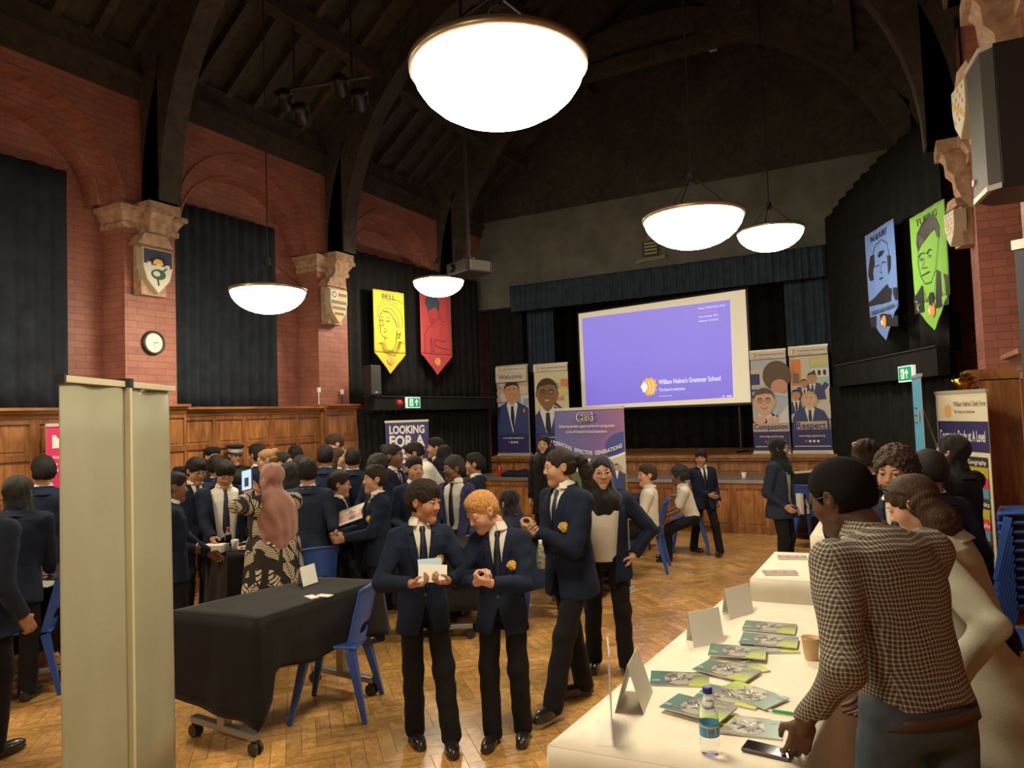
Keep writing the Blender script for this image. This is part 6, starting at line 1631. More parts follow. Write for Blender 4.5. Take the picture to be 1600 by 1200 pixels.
tablecloth(wc3, .752, [[(0, .66), (1, .66)]]*4, M_wclo, 'white cloth over the farthest table, just left of the man in a checked shirt', 'white tablecloths', 23, .012, flare=.02)
# dark table behind with a folder
p = atd(1262, 700, 9.9); k1 = Vector((p.x-.3, p.y)); kc4 = [tuple(k1), tuple(k1+Vector((.7, 0))), tuple(k1+Vector((.7, .6))), tuple(k1+Vector((0, .6)))]
folding_table(kc4, .9, 'tall dark-topped stand table near the stage, right of the headscarfed girl', 'legs')
tablecloth(kc4, .902, [[(0, .8), (1, .8)]]*4, M_bclo, 'black cloth over the stand table right of the headscarfed girl', 'black tablecloths', 24, .02)
t = thing('folder', 'open cream folder lying tilted on the black stand table near the stage', 'folder', (k1.x+.3, k1.y+.25, .91), R(10)); b = MB()
b.add([(-.22, -.15, 0), (.0, -.15, .015), (.0, .15, .015), (-.22, .15, 0)], [(0, 1, 2, 3)], mat('cream_card', (.65, .6, .48), .6)); b.add([(.0, -.15, .015), (.24, -.13, .11), (.24, .17, .11), (0, .15, .015)], [(0, 1, 2, 3)], mat('cream_card', (.65, .6, .48), .6)); o = b.build('cover', None, t); md = o.modifiers.new('s', 'SOLIDIFY'); md.thickness = .006
# striped bag
p = atd(1258, 700, 9.3); t = thing('striped_bag', 'black and white striped cloth bag on the blue chair near the stage', 'bag', (p.x, p.y, .455), R(40))
b = MB()
for k in range(7): b.prism([(-.14+.04*k, -.05), (-.10+.04*k, -.05), (-.10+.04*k, .05), (-.14+.04*k, .05)], 0, .26, 'z', (M_white if k % 2 == 0 else M_blk))
b.build('body', None, t); b = MB(); b.tube([(-.08, 0, .26), (-.06, 0, .36), (.06, 0, .36), (.08, 0, .26)], .008, 6, M_blk); b.build('handle', None, t)
b = MB(); b.lathe([(.03, 0), (.035, .1), (.02, .13)], 10, mat('bag_red', (.45, .02, .03), .5), Matrix.Translation((.19, 0, 0))); tag(b.build('red_cup', None, None, False, (p.x, p.y, .455), R(40)), 'small red cup beside the striped bag on the blue chair', 'cup')

# ================================================================= THINGS ON THE TABLES
M_pap = mat('white_card', (.70, .68, .62), .6)
def tent(p1, p2, back, hh, z, label):
    """p1,p2 bottom edge of the near panel; back: vector to the far panel's foot"""
    p1, p2, back = Vector((*p1, 0)), Vector((*p2, 0)), Vector((*back, 0)); t = thing('folded_card', label, 'card', (p1.x, p1.y, z), 0, 'folded white tent cards')
    e = p2-p1; rg = back*.5+Vector((0, 0, hh))
    for nm, q in (('panel', [Vector(), e, e+rg, rg]), ('panel', [back, back+e, e+rg, rg])):
        b = MB(); b.add(q, [(0, 1, 2, 3)], M_pap); o = b.build(nm, None, t); md = o.modifiers.new('s', 'SOLIDIFY'); md.thickness = .0015
ZT = .756
def zt(px, py): return z2(px, py, ZT)
tent(zt(1084, 1012), zt(1132, 1002), (-.06, .10), .145, ZT, 'folded white card on the near white table, the nearer of the two upright ones')
tent(zt(1140, 968), zt(1178, 957), (-.06, .11), .14, ZT, 'folded white card standing at the far left corner of the near white table')
tent(zt(1006, 1116), zt(1020, 1080), (-.10, -.03), .17, ZT, 'folded white card seen end-on as a triangle beside the clear acrylic holder')
tent(zt(474, 917), zt(497, 909), (-.10, .04), .12, .756, 'folded white card standing on the near black table')
for k, (px, py, a) in enumerate([(487, 933, -20), (507, 931, 5)]):
    p = atz(px, py, ZT); b = MB(); b.b2((-.05, -.028, 0), (.05, .028, .004), M_pap); tag(b.build('small_card', None, None, False, p, R(a)), ['small white card flat on the near black table, the left of two', 'small white card flat on the near black table, the right one nearest the chair back'][k], 'card', 'small cards on the black table')
# brochures
def grad(name, stops, ax=0):
    m, nt, bs = _mat(name); tc_ = nt.nodes.new('ShaderNodeTexCoord'); sp = nt.nodes.new('ShaderNodeSeparateXYZ'); nt.links.new(tc_.outputs['Object'], sp.inputs[0])
    mr = nt.nodes.new('ShaderNodeMapRange'); mr.inputs['From Max'].default_value = .29 if ax == 0 else .19; nt.links.new(sp.outputs[ax], mr.inputs[0])
    rp = nt.nodes.new('ShaderNodeValToRGB'); nt.links.new(mr.outputs[0], rp.inputs[0])
    rp.color_ramp.elements[0].position = stops[0][0]; rp.color_ramp.elements[0].color = (*stops[0][1], 1); rp.color_ramp.elements[1].position = stops[-1][0]; rp.color_ramp.elements[1].color = (*stops[-1][1], 1)
    for p_, c_ in stops[1:-1]: e = rp.color_ramp.elements.new(p_); e.color = (*c_, 1)
    nt.links.new(rp.outputs[0], bs.inputs['Base Color']); bs.inputs['Roughness'].default_value = .3; return m
G1 = grad('brochure_teal_to_grey', [(0, (.05, .19, .15)), (.3, (.08, .11, .10)), (.6, (.15, .155, .13)), (1, (.16, .16, .14))])
G2 = grad('brochure_lime_fade', [(0, (.42, .52, .02)), (.35, (.30, .38, .03)), (.75, (.15, .155, .13)), (1, (.14, .14, .13))], 1)
GP, GW, GK = flat('brochure_photo', (.33, .31, .25), .3), flat('brochure_white', (.7, .7, .62), .3), flat('brochure_dark', (.07, .065, .05), .3)
def brochure_mesh():
    W, H = .29, .19; D = Design(lambda u, v, l: (u, v, .0045+.0003*l)); D.rect(0, 0, W, H, G1); D.rect(.19, 0, W, H, G2)
    D.ell(.145, .095, .075, .085, GP, 26); rng = random.Random(5)
    for k in range(26):
        a = rng.uniform(0, 6.28); r = rng.uniform(.01, .06); D.line([(.145+r*math.cos(a), .095+r*1.05*math.sin(a)), (.145+r*math.cos(a)+rng.uniform(-.03, .03), .095+r*math.sin(a)+rng.uniform(-.03, .03))], .006, rng.choice([GK, GK, GW]))
    D.text('UA92', .012, .02, .018, GW, .035, .01, 'l'); D.text('PROSPECTUS', .20, .13, .010, flat('lime_text', (.6, .7, .1)), .06, .01, 'l'); D.text('2025', .20, .115, .010, GW, .02, .01, 'l'); D.text('For brighter careers', .205, .03, .007, GW, .05, 0, 'l')
    return D, W, H
Db, BW, BH = brochure_mesh()
bro0 = None
def brochure(pl, pr, label, k=0, flip=False, th=.004):
    global bro0
    zz = ZT+k*.005; a_, b_ = Vector(atz(*pl, zz).xy), Vector(atz(*pr, zz).xy); d = b_-a_; ang = math.atan2(d.y, d.x); sc_ = max(.8, min(1.0, d.length/BW))
    if bro0 is None:
        t = thing('brochure', label, 'brochure', (0, 0, 0)); b = MB(); b.b2((0, 0, 0), (BW, BH, .0042), M_pap); b.build('pages', None, t); Db.build('cover', t); bro0 = t
    else: t = copy_tree(bro0)
    t['label'] = label; t['group'] = 'green and grey brochures on the white table'; t.location = (a_.x, a_.y, zz); t.rotation_euler.z = ang; t.scale = (sc_, sc_, 1)
    if flip: c = (a_+b_)/2; t.rotation_euler.z = ang+math.pi; t.location = (b_.x, b_.y, zz); t.location += Vector((-math.sin(ang)*BH*sc_, math.cos(ang)*BH*sc_, 0))
    return t
cv = lambda x, y: (x/3.478+840, y/3.478+860)
brochure(cv(1110, 432), cv(1400, 458), 'green-edged brochure farthest back on the near white table', 1)
brochure(cv(1095, 505), cv(1410, 535), 'green-edged brochure just left of the paper coffee cup, second from the back', 2)
brochure(cv(1130, 560), cv(1430, 560), 'green-edged brochure under the one beside the coffee cup', 0)
brochure(cv(925, 572), cv(1240, 597), 'green-edged brochure lying on top of a fanned pair in the middle of the table', 3)
brochure(cv(840, 650), cv(1110, 715), 'green-edged brochure turned slightly, under the middle one', 2)
brochure(cv(1000, 700), cv(1225, 665), 'green-edged brochure underneath the fan in the middle of the table', 0)
brochure(cv(610, 732), cv(935, 748), 'green-edged brochure lying apart, nearest the triangular folded card', 0)
brochure(cv(660, 855), cv(985, 942), 'green-edged brochure behind the water bottle, turned clockwise', 3)
brochure(cv(960, 770), cv(1240, 868), 'green-edged brochure lying upside down beside the green pen', 1, True)
brochure(cv(850, 800), cv(1175, 868), 'green-edged brochure beneath the one behind the water bottle', 0)
brochure(cv(1020, 998), cv(1330, 1035), 'green-edged brochure beside the mobile phone, lying upside down', 0, True)
for px0, px1, py0, py1, l in [(1195, 1248, 899, 899, 'pink and grey leaflet near the front of the second white table'), (1216, 1262, 874, 875, 'pink and grey leaflet at the back of the second white table')]:
    a_, b_ = atz(px0, py0, ZT), atz(px1, py1, ZT); t = thing('leaflet', l, 'leaflet', a_, math.atan2((b_-a_).y, (b_-a_).x), 'leaflets on the second white table'); Lx = (b_-a_).length
    b = MB(); b.b2((0, 0, 0), (Lx, .10, .012), M_pap); b.build('pages', None, t); D = Design(lambda u, v, l: (u, v, .0125+.0004*l)); D.rect(0, 0, Lx, .10, flat('leaf_grey', (.25, .22, .22))); 
    for k in range(3): D.rect(Lx*(.1+.3*k), .02, Lx*(.3+.3*k), .08, flat('leaf_pink', (.55, .25, .25)), keep=(k > 0))
    D.build('cover', t)
# bottle
M_clear = mat('clear_plastic', (.9, .93, .95), .05, trans=1.0); M_clear.node_tree.nodes['Principled BSDF'].inputs['IOR'].default_value = 1.06
M_water = mat('water', (.92, .96, .97), .02, trans=1.0)
def bottle(p, s, label, capcol=(.02, .04, .30), lab=True):
    t = thing('water_bottle', label, 'bottle', p); b = MB()
    pr = [(.001, .003), (.026, .0), (.031, .006), (.031, .03), (.028, .036), (.031, .042), (.031, .095), (.0285, .10), (.031, .106), (.031, .130), (.026, .152), (.014, .178), (.0125, .186), (.0125, .192)]
    b.lathe([(r*s, z*s) for r, z in pr], 28, M_clear, cap=False); b.build('bottle_body', None, t, True)
    b = MB(); b.lathe([(r*s, z*s) for r, z in [(.0155, .188), (.0155, .205), (.012, .208), (.001, .208)]], 20, mat('cap_%d' % int(capcol[0]*100), capcol, .35)); b.build('cap', None, t)
    if lab:
        b = MB(); b.lathe([(.0316*s, .058*s), (.0316*s, .098*s)], 28, mat('bottle_label', (.10, .38, .62), .4), cap=False); b.lathe([(.0318*s, .088*s), (.0318*s, .092*s)], 28, M_white, cap=False); o = b.build('label', None, t, True)
        D = Design(lambda u, v, l: (u, -math.sqrt(max(0, (.0322*s+.0002*l)**2-u*u)), v)); t.rotation_euler.z = R(30); D.rect(-.016*s, .064*s, .012*s, .086*s, M_white); D.text('Aqua', -.002*s, .072*s, .009*s, flat('print_red', (.5, .05, .1)), .02*s, .01); D.build('label_print', t)
    return t
bottle(Vector((*zt(1110, 1176), ZT)), 1.0, 'clear plastic water bottle with a dark blue cap, front of the near white table')
bottle(Vector((*z2(357, 862), .756)), 1.0, 'clear water bottle with a red cap standing beside the white box on the food table', (.5, .02, .02), False)
# acrylic holder
a_ = Vector(zt(958, 1166)); b_ = Vector(zt(950, 1075)); t = thing('acrylic_holder', 'clear acrylic sign holder standing nearly edge-on at the front of the white table', 'sign holder', (a_.x, a_.y, ZT), math.atan2((b_-a_).y, (b_-a_).x))
M_acr = mat('clear_acrylic', (.95, .93, .95), .04, trans=.95); M_acr.node_tree.nodes['Principled BSDF'].inputs['Transmission Weight'].default_value = 0; M_acr.node_tree.nodes['Principled BSDF'].inputs['Alpha'].default_value = .22; Lh = .215
for dy in (-.003, .003):
    b = MB(); b.b2((0, dy-.0012, .0), (Lh, dy+.0012, .30), M_acr); b.build('upright_panel', None, t)
b = MB(); b.b2((0, -.055, 0), (Lh, .055, .003), M_acr); b.build('foot', None, t)
b = MB(); b.b2((.004, -.0008, .02), (Lh-.004, .0008, .29), mat('insert_paper', (.75, .68, .70), .6)); b.build('paper_insert', None, t)
# phone, pen, cup
a_, b_ = atz(1157, 1164, ZT+.02), atz(1218, 1178, ZT+.02); t = thing('mobile_phone', 'black mobile phone lying by the man\'s hand on the white table', 'phone', (a_.x, a_.y, ZT+.0), math.atan2((b_-a_).y, (b_-a_).x)); 
b = MB(); b.b2((0, 0, 0), (.15, .072, .011), mat('phone_frame', (.10, .09, .075), .3, .6)); b.build('case', None, t, bevel=.004); b = MB(); b.b2((.004, .004, .011), (.146, .068, .0118), mat('phone_glass', (.01, .01, .012), .06)); b.b2((.10, .02, .0117), (.13, .055, .0121), mat('phone_glow', (.6, .6, .6), .2)); b.build('screen', None, t)
a_, b_ = atz(1199, 1109, ZT+.006), atz(1246, 1116, ZT+.006); t = thing('pen', 'green ballpoint pen with a white tip on the white table', 'pen', a_, math.atan2((b_-a_).y, (b_-a_).x)); Mx = Matrix.Rotation(R(90), 4, 'Y')
b = MB(); b.lathe([(.005, .018), (.0055, .135), (.004, .14)], 12, mat('pen_green', (.01, .32, .06), .35), Mx); b.build('barrel', None, t, True); b = MB(); b.lathe([(.001, 0), (.004, .014), (.005, .018)], 12, M_white, Mx); b.build('tip', None, t, True); b = MB(); b.b2((.1, -.0015, .005), (.142, .0015, .009), mat('pen_green', (.01, .32, .06), .35)); b.build('clip', None, t)
p = Vector((*zt(1268, 1030), ZT)); t = thing('paper_cup', 'pale paper cup of milky coffee beside the man in a checked shirt', 'cup', p)
M_cup = mat('kraft_paper', (.55, .36, .20), .7)
b = MB(); b.lathe([(.027, 0), (.037, .088), (.039, .09), (.039, .094), (.036, .094), (.026, .004)], 28, M_cup, cap=False); b.build('cup_wall', None, t, True); b = MB(); b.lathe([(.001, .078), (.0355, .078)], 28, mat('coffee', (.22, .10, .035), .25), cap=False); b.build('coffee', None, t, True)
# food table
fo = e1; 
def ft(u, v): q = e1+dirv*u+nv*v; return Vector((q.x, q.y, .756))
b = MB(); b.b2((-.10, -.06, 0), (.10, .06, .065), mat('white_box', (.62, .58, .46), .7)); tag(b.build('tissue_box', None, None, False, atz(336, 862, .756), R(18), .004), 'white rectangular tissue box at the corner of the food table', 'box')
b = MB(); b.lathe([(.03, 0), (.034, .07), (.034, .095), (.001, .1)], 16, M_white); tag(b.build('cup', None, None, True, atz(367, 860, .756)), 'small white cup just right of the water bottle on the food table', 'cup')
for k, (px, py, l, food) in enumerate([(372, 848, 'white paper plate behind the water bottle', 0), (388, 857, 'white paper plate of golden pastries beside the patterned dress', 1), (398, 846, 'small white paper plate at the back of the food table', 0), (315, 856, 'white paper plate left of the tissue box', 0)]):
    t = thing('paper_plate', l, 'plate', atz(px, py, .757), 0, 'paper plates on the food table'); b = MB(); b.lathe([(.001, .001), (.07, .001), (.10, .012), (.11, .012), (.109, .010), (.07, -.001)], 28, mat('paper_plate', (.66, .6, .46), .6), cap=False); b.build('plate', None, t, True)
    if food:
        b = MB(); rng = random.Random(2)
        for q in range(7): b.lathe([(.001, 0), (.02, .004), (.022, .012), (.012, .02), (.001, .022)], 8, mat('pastry', (.5, .25, .06), .7, noise=.3, nscale=60), Matrix.Translation((rng.uniform(-.05, .05), rng.uniform(-.04, .04), .002)))
        o = b.build('pastries', None, t, True); o['kind'] = 'stuff'
for k, (px, py, l) in enumerate([(470, 846, 'white sheet of paper on the food table right of the patterned dress'), (62, 913, 'white sheet of paper on the black table at the left margin')]):
    b = MB(); b.b2((-.14, -.1, 0), (.14, .1, .004), M_pap); tag(b.build('paper_sheet', None, None, False, atz(px, py, .757), R(20)), l, 'paper')
p = atz(68, 906, .76); t = thing('glass_bowl', 'clear glass bowl on the black table at the left margin', 'bowl', p); b = MB(); b.lathe([(.001, .004), (.05, .004), (.09, .05), (.10, .055), (.088, .05), (.05, .0)], 28, M_clear, cap=False); b.build('bowl', None, t, True)
# stage apron clutter
p = aty(781, 742, 11.15); t = thing('drink_bottle', 'red metal drink bottle standing on the stage apron', 'bottle', (p.x, p.y, .79)); b = MB(); b.lathe([(.036, 0), (.038, .01), (.038, .17), (.025, .2), (.025, .21)], 16, mat('bottle_red', (.45, .02, .02), .3)); b.build('bottle_body', None, t, True); b = MB(); b.lathe([(.027, .21), (.027, .245), (.001, .25)], 16, M_blk); b.build('cap', None, t)
pc = aty(806, 745, 11.2); 
lump = U([ell((-.18, 0, .03), (.2, .14, .07)), ell((.1, .02, .03), (.26, .16, .09)), ell((.3, 0, .02), (.15, .12, .05))], .06)
v, q = mesh_sdf(lambda P: smax(lump(P)-fold(P, 22, .014, 1), .001-P[:, 2], .005), (-.42, -.22, -.02), (.5, .22, .16), .012)
o = np_obj('crumpled_jacket', [(v, q, 0)], [M_nav3]); o.location = (pc.x+.1, pc.y, .79); tag(o, 'crumpled dark blue jacket heaped on the stage apron beside the red bottle', 'jacket')
p = aty(1189, 742, 11.3); t = thing('small_cup', 'tiny pale cup left on the stage apron, left of the headscarfed girl', 'cup', (p.x-.25, p.y, .79)); b = MB(); b.lathe([(.03, 0), (.04, .08), (.038, .08), (.028, .003)], 14, M_white, cap=False); b.build('cup_wall', None, t, True)
# gold star balloon and desk mic on the right
p = atd(1506, 600, 6.7); t = thing('foil_balloon', 'crinkled gold star foil balloon above the A Level banner', 'balloon', p, R(25))
star = [((.125 if k % 2 == 0 else .07)*math.cos(R(90+36*k)), (.125 if k % 2 == 0 else .07)*math.sin(R(90+36*k))) for k in range(10)]
b = MB(); n_ = len(star); b.add([(0, -.05, 0), (0, .05, 0)]+[(x_, 0, z_) for x_, z_ in star]+[(x_*.6, -.04, z_*.6) for x_, z_ in star]+[(x_*.6, .04, z_*.6) for x_, z_ in star], [(0, 12+(k+1) % 10, 12+k) for k in range(10)]+[(12+k, 12+(k+1) % 10, 2+(k+1) % 10, 2+k) for k in range(10)]+[(1, 22+k, 22+(k+1) % 10) for k in range(10)]+[(22+(k+1) % 10, 22+k, 2+k, 2+(k+1) % 10) for k in range(10)], mat('gold_foil', (.8, .5, .05), .18, 1.0, bump=.6, bscale=25, bdist=.01))
b.build('foil', None, t, True); b = MB(); b.tube([(0, 0, -.11), (.02, .01, -.18), (.05, .0, -.24)], .003, 6, M_white); b.build('string', None, t)
# fallen strut behind the blue banner
pa, pb = atd(1442, 640, 6.55), atd(1478, 735, 6.5); b = MB(); b.tube([pa, pb.lerp(pa, -.0), Vector((pb.x+.12, pb.y, .02))], .010, 8, mat('strut_grey', (.12, .11, .10), .5)); tag(b.build('banner_strut', None), 'slanting grey support rod propping the light blue banner', 'support rod')
# ================================================================= PEOPLE
def who(label, px, ytop, d, phi, **k):
    p = atd(px, ytop, d); h = k.pop('h', None) or p.z
    k.setdefault('kid', h < 1.66)
    # world hand targets
    tocam = math.atan2(-p.y, -p.x); rz = tocam+R(phi)-math.pi/2; S = h/1.5
    for q in ('lh', 'rh'):
        v = k.get(q)
        if v is not None and len(v) == 4:            # (px, py, depth, 'w')
            t = atd(v[0], v[1], v[2]); dx, dy = t.x-p.x, t.y-p.y
            k[q] = ((dx*math.cos(-rz)-dy*math.sin(-rz))/S, (dx*math.sin(-rz)+dy*math.cos(-rz))/S, t.z/S)
    return person(label, (p.x, p.y), phi, h, **k)

# ---- front group
A, a = who('boy in a navy blazer and tie holding white cards, left of the blond boy', 655, 750, 4.15, 8, skin='tan', hair='fringe', hairmat=M_hdb, head=(48, -8), rh=(.095, .26, .965), lh=(-.10, .26, .965), foot_r=(.06, -.05, 0, 5), foot_l=(-.12, .12, 0, -6), build=.94, elbow_l=(-.7, -.5, -.4), elbow_r=(.7, -.5, -.4), lcurl=.8, rcurl=.8, rfd=(-.75, .5, .1), lfd=(.75, .5, .1), rpn=(0, .2, 1), lpn=(0, .2, 1))
B_p, b_ = who('blond boy in a navy blazer looking down at his hands', 778, 760, 4.16, -12, skin='fair', hair='crop', hairmat=M_hbl, head=(-42, -30), headoff=(.05, .01, 0), rh=(.085, .27, .985), lh=(.0, .29, .985), lcurl=1.0, rcurl=1.0, lfd=(.8, .4, .3), rfd=(-.8, .4, .3), lpn=(.2, -.6, .8), rpn=(-.2, -.6, .8), build=.94, foot_r=(.07, .06, 0, -5), foot_l=(-.10, -.02, 0, 5), elbow_l=(-.7, -.5, -.4), elbow_r=(.7, -.5, -.4))
Cg, c_ = who('tall girl with a long dark ponytail in a navy blazer, hands clasped', 884, 692, 4.57, -48, skin='olive', hair='pony', hairmat=M_hdb, head=(-26, -6), rh=(.03, .25, 1.01), lh=(-.03, .27, 1.03), lcurl=1.1, rcurl=1.1, lfd=(.7, .6, .3), rfd=(-.6, .6, .3), lpn=(.3, -.6, .6), rpn=(-.3, -.6, .6), foot_l=(-.05, .22, 0, 10), foot_r=(.09, -.15, 0, -20), elbow_l=(-.6, -.7, -.3), lean=3)
who('girl in a black headscarf and glasses with an open blazer, behind the ponytailed girl', 938, 712, 5.2, 2, skin='olive', hair='hijab', hairmat=M_hijb, head=(6, 0), open_='wide', tie=False, glasses=mat('gold_wire', (.5, .35, .15), .3, .8), lh=(-.20, .04, .80), elbow_l=(-1, -.35, 0), rh=(.2, .02, .78), build=1.1, foot_l=(-.12, .05), foot_r=(.10, -.05), badge=False)
who('seated girl in a black headscarf behind the blond boy', 822, 757, 6.1, -118, skin='olive', hair='hijab', hairmat=M_hijb, head=(-20, -15), sit=True, h=1.52, lean=16, lh=(-.12, .40, .78), rh=(.12, .40, .78), tie=False)
who('seated boy in a white short-sleeved shirt looking left over his shoulder', 1012, 722, 8.1, -96, skin='fair', hair='short', hairmat=M_hbr, head=(28, 0), sit=True, h=1.53, outfit='shirt', sleeves='short', tie=False, lh=(-.14, .30, .66), rh=(.12, .34, .68))
who('seated curly-haired child in a white short-sleeved shirt leaning forward', 1080, 740, 8.8, -88, skin='brown', hair='curly', hairmat=M_curl, head=(-4, 4), sit=True, h=1.36, lean=17, outfit='shirt', sleeves='short', tie=False, lh=(-.10, .40, .60), rh=(.1, .42, .62), hscale=1.1)
who('boy in a navy blazer walking past the stage with a hand on his stomach', 1096, 702, 9.15, 22, skin='tan', hair='fringe', hairmat=M_hdb, head=(-32, -4), rh=(-.02, .17, .86), lh=(-.20, .05, .74), foot_l=(-.14, .16, 0, -40), foot_r=(.12, -.18, 0, 30), badge=False, lean=-2)
who('girl in a black headscarf and navy blazer standing in profile near the stage', 1214, 683, 7.8, 72, skin='olive', hair='hijab', hairmat=M_hijb, head=(15, 0), glasses=True, build=1.14, open_='wide', tie=False, badge=False, lh=(-.16, .08, .74), rh=(.16, .10, .78), top=M_nav2)
# ---- right foreground
def check_mat():
    m, nt, bs = _mat('brown_white_check_shirt'); N = nt.nodes.new; Lk = nt.links.new
    tc_ = N('ShaderNodeTexCoord'); sp = N('ShaderNodeSeparateXYZ'); Lk(tc_.outputs['Object'], sp.inputs[0]); sn = N('ShaderNodeSeparateXYZ'); Lk(tc_.outputs['Normal'], sn.inputs[0])
    def mth(op, a, b=None):
        n = N('ShaderNodeMath'); n.operation = op
        for i, v in enumerate((a, b)):
            if v is None: continue
            if isinstance(v, (int, float)): n.inputs[i].default_value = v
            else: Lk(v, n.inputs[i])
        return n.outputs[0]
    ax = mth('ABSOLUTE', sn.outputs[0]); ay = mth('ABSOLUTE', sn.outputs[1]); g = mth('GREATER_THAN', ax, ay)
    mix = N('ShaderNodeMix'); Lk(g, mix.inputs[0]); Lk(sp.outputs[0], mix.inputs[2]); Lk(sp.outputs[1], mix.inputs[3])
    nz = N('ShaderNodeTexNoise'); nz.inputs['Scale'].default_value = 7; Lk(tc_.outputs['Object'], nz.inputs[0]); w_ = mth('MULTIPLY', mth('SUBTRACT', nz.outputs[0], .5), .03)
    def stripe(v, per, wd): f = mth('FRACT', mth('MULTIPLY', mth('ADD', v, w_), 1/per)); return mth('LESS_THAN', f, wd)
    a1 = stripe(mix.outputs[0], .0125, .36); b1 = stripe(sp.outputs[2], .0125, .36)
    s_ = mth('ADD', a1, b1); rp = N('ShaderNodeValToRGB'); rp.color_ramp.interpolation = 'CONSTANT'; rp.color_ramp.elements[0].color = (.045, .030, .022, 1); rp.color_ramp.elements[1].position = .4; rp.color_ramp.elements[1].color = (.19, .16, .125, 1); e = rp.color_ramp.elements.new(.9); e.color = (.40, .37, .31, 1)
    Lk(mth('DIVIDE', s_, 2.0), rp.inputs[0]); Lk(rp.outputs[0], bs.inputs['Base Color']); bs.inputs['Roughness'].default_value = .85
    return m
M_check = check_mat()
Mn, mn = who('man in a brown and white checked shirt leaning on the white table', 1408, 688, 2.2, -132, h=1.745, skin='dark', hair='afro', hairmat=mat('short_black_hair', (.007, .006, .0055), .9, spec=.1, bump=1.0, bscale=350, bdist=.003), head=(16, -12), glasses=mat('spectacle_tortoise', (.05, .03, .02), .3), outfit='shirt', shirt=M_check, sleeves='long', tie=False, trous=M_denim, lean=14, build=1.12, kid=False, lh=(1258, 1128, 2.17, 'w'), lfd=(-.1, .30, -.95), lpn=(.5, .8, .1), lcurl=.45, elbow_l=(-.25, -1, .1), rh=(.16, .30, .72), foot_l=(-.12, .06), foot_r=(.12, -.06), neckx=0, hscale=.98, headoff=(0, .075, -.01))
# belt and jeans pocket of the man
b = MB(); T4 = mn['T']; h_ = mn['h']
def ringpt(a_, z, g=0): return mn['tor'](((.1040*h_+g)*math.cos(a_), (.079*h_+g)*math.sin(a_)-.002*h_, z))
n_ = 40; vs = [ringpt(2*math.pi*k/n_, z) for z in (-.024*h_, -.004*h_) for k in range(n_)]
b.add(vs, [(k, (k+1) % n_, n_+(k+1) % n_, n_+k) for k in range(n_)], M_belt); o = b.build('belt', None, Mn, True); md = o.modifiers.new('s', 'SOLIDIFY'); md.thickness = .004
cz = mn['hands'][-1]; b = MB(); f_ = nrm(V3(-.1, .30, -.95)); M4 = Matrix.Translation(Vector(cz-f_*.028)) @ Vector(f_).to_track_quat('Z', 'Y').to_matrix().to_4x4(); b.lathe([(.031, -.009), (.034, -.006), (.034, .006), (.031, .009)], 20, mat('gold_bracelet', (.5, .36, .14), .3, .9), M4); b.build('bracelet', None, Mn, True)
Wm, wm = who('woman in a beige linen jacket with glasses pushed up on long brown hair', 1512, 768, 2.75, -98, h=1.62, skin='fair', hair='long', hairmat=M_hbr, head=(6, -24), outfit='coat', top=M_beige, tie=False, open_='closed', lean=15, kid=False, build=1.12, lh=(1487, 1062, 2.50, 'w'), elbow_l=(-.35, -1, .1), rh=(.16, .3, .8), shirt=mat('pale_green_blouse', (.25, .30, .26), .7), glasses=False, legs=False, longdress=True)
b = MB(); L_ = wm['L']; hs_ = 1.6*.134/.225
for qd in (-1, 1): b.tube([L_(qd*.034+.026*math.cos(R(a_)), .062+.012*math.sin(R(a_)), .112+.016*math.sin(R(a_))) for a_ in range(0, 361, 30)], .0022, 6, M_glass)
b.tube([L_(-.01, .066, .118), L_(.01, .066, .118)], .002, 6, M_glass)
for qd in (-1, 1): b.tube([L_(qd*.06, .06, .115), L_(qd*.088, -.01, .05)], .002, 6, M_glass)
tag(b.build('spectacles', None, Wm, True), '', 'x'); 
sp_ = [c for c in Wm.children if c.name.startswith('spectacles')][0]; del sp_['label']; del sp_['category']
cz = wm['hands'][-1]; b = MB(); M4 = Matrix.Translation(Vector(cz)) @ Matrix.Rotation(R(60), 4, 'Y'); b.lathe([(.028, -.006), (.031, 0), (.028, .006)], 20, mat('gold_bracelet', (.5, .36, .14), .3, .9), M4); b.build('bracelet', None, Wm, True)
who('smiling curly-haired boy facing the viewer beside the man in a checked shirt', 1400, 699, 3.75, -14, skin='tan', hair='curly', hairmat=M_curlb, head=(-6, -4), hscale=1.0)
who('boy with short black hair seen from behind, right of the smiling curly-haired boy', 1452, 704, 4.15, -145, skin='tan', hair='afro', hairmat=M_hblk, head=(0, -5), badge=False, tie=False, top=M_nav3)
who('person in black with a dark headscarf and raised elbow, before the A Level banner', 1490, 679, 5.2, -128, skin='tan', hair='hijab', hairmat=M_hijb, head=(10, 0), outfit='coat', top=M_blkc, tie=False, rh=(.10, .16, 1.08), elbow_r=(1, -.3, .1), build=1.12, open_='closed')
Fl, fl = who('girl with a pink hair flower, almost hidden behind the man in a checked shirt', 1352, 684, 4.9, 170, skin='tan', hair='bun', hairmat=M_hdb, badge=False, tie=False)
b = MB(); L_ = fl['L']
for k in range(6): a_ = R(60*k); b.lathe([(.001, -.004), (.008, 0), (.009, .004), (.001, .006)], 8, mat('flower_pink', (.75, .4, .3), .6), Matrix.Translation(Vector(L_(-.050+.012*math.cos(a_), -.085, .085+.012*math.sin(a_)))))
b.build('hair_flower', None, Fl, True)
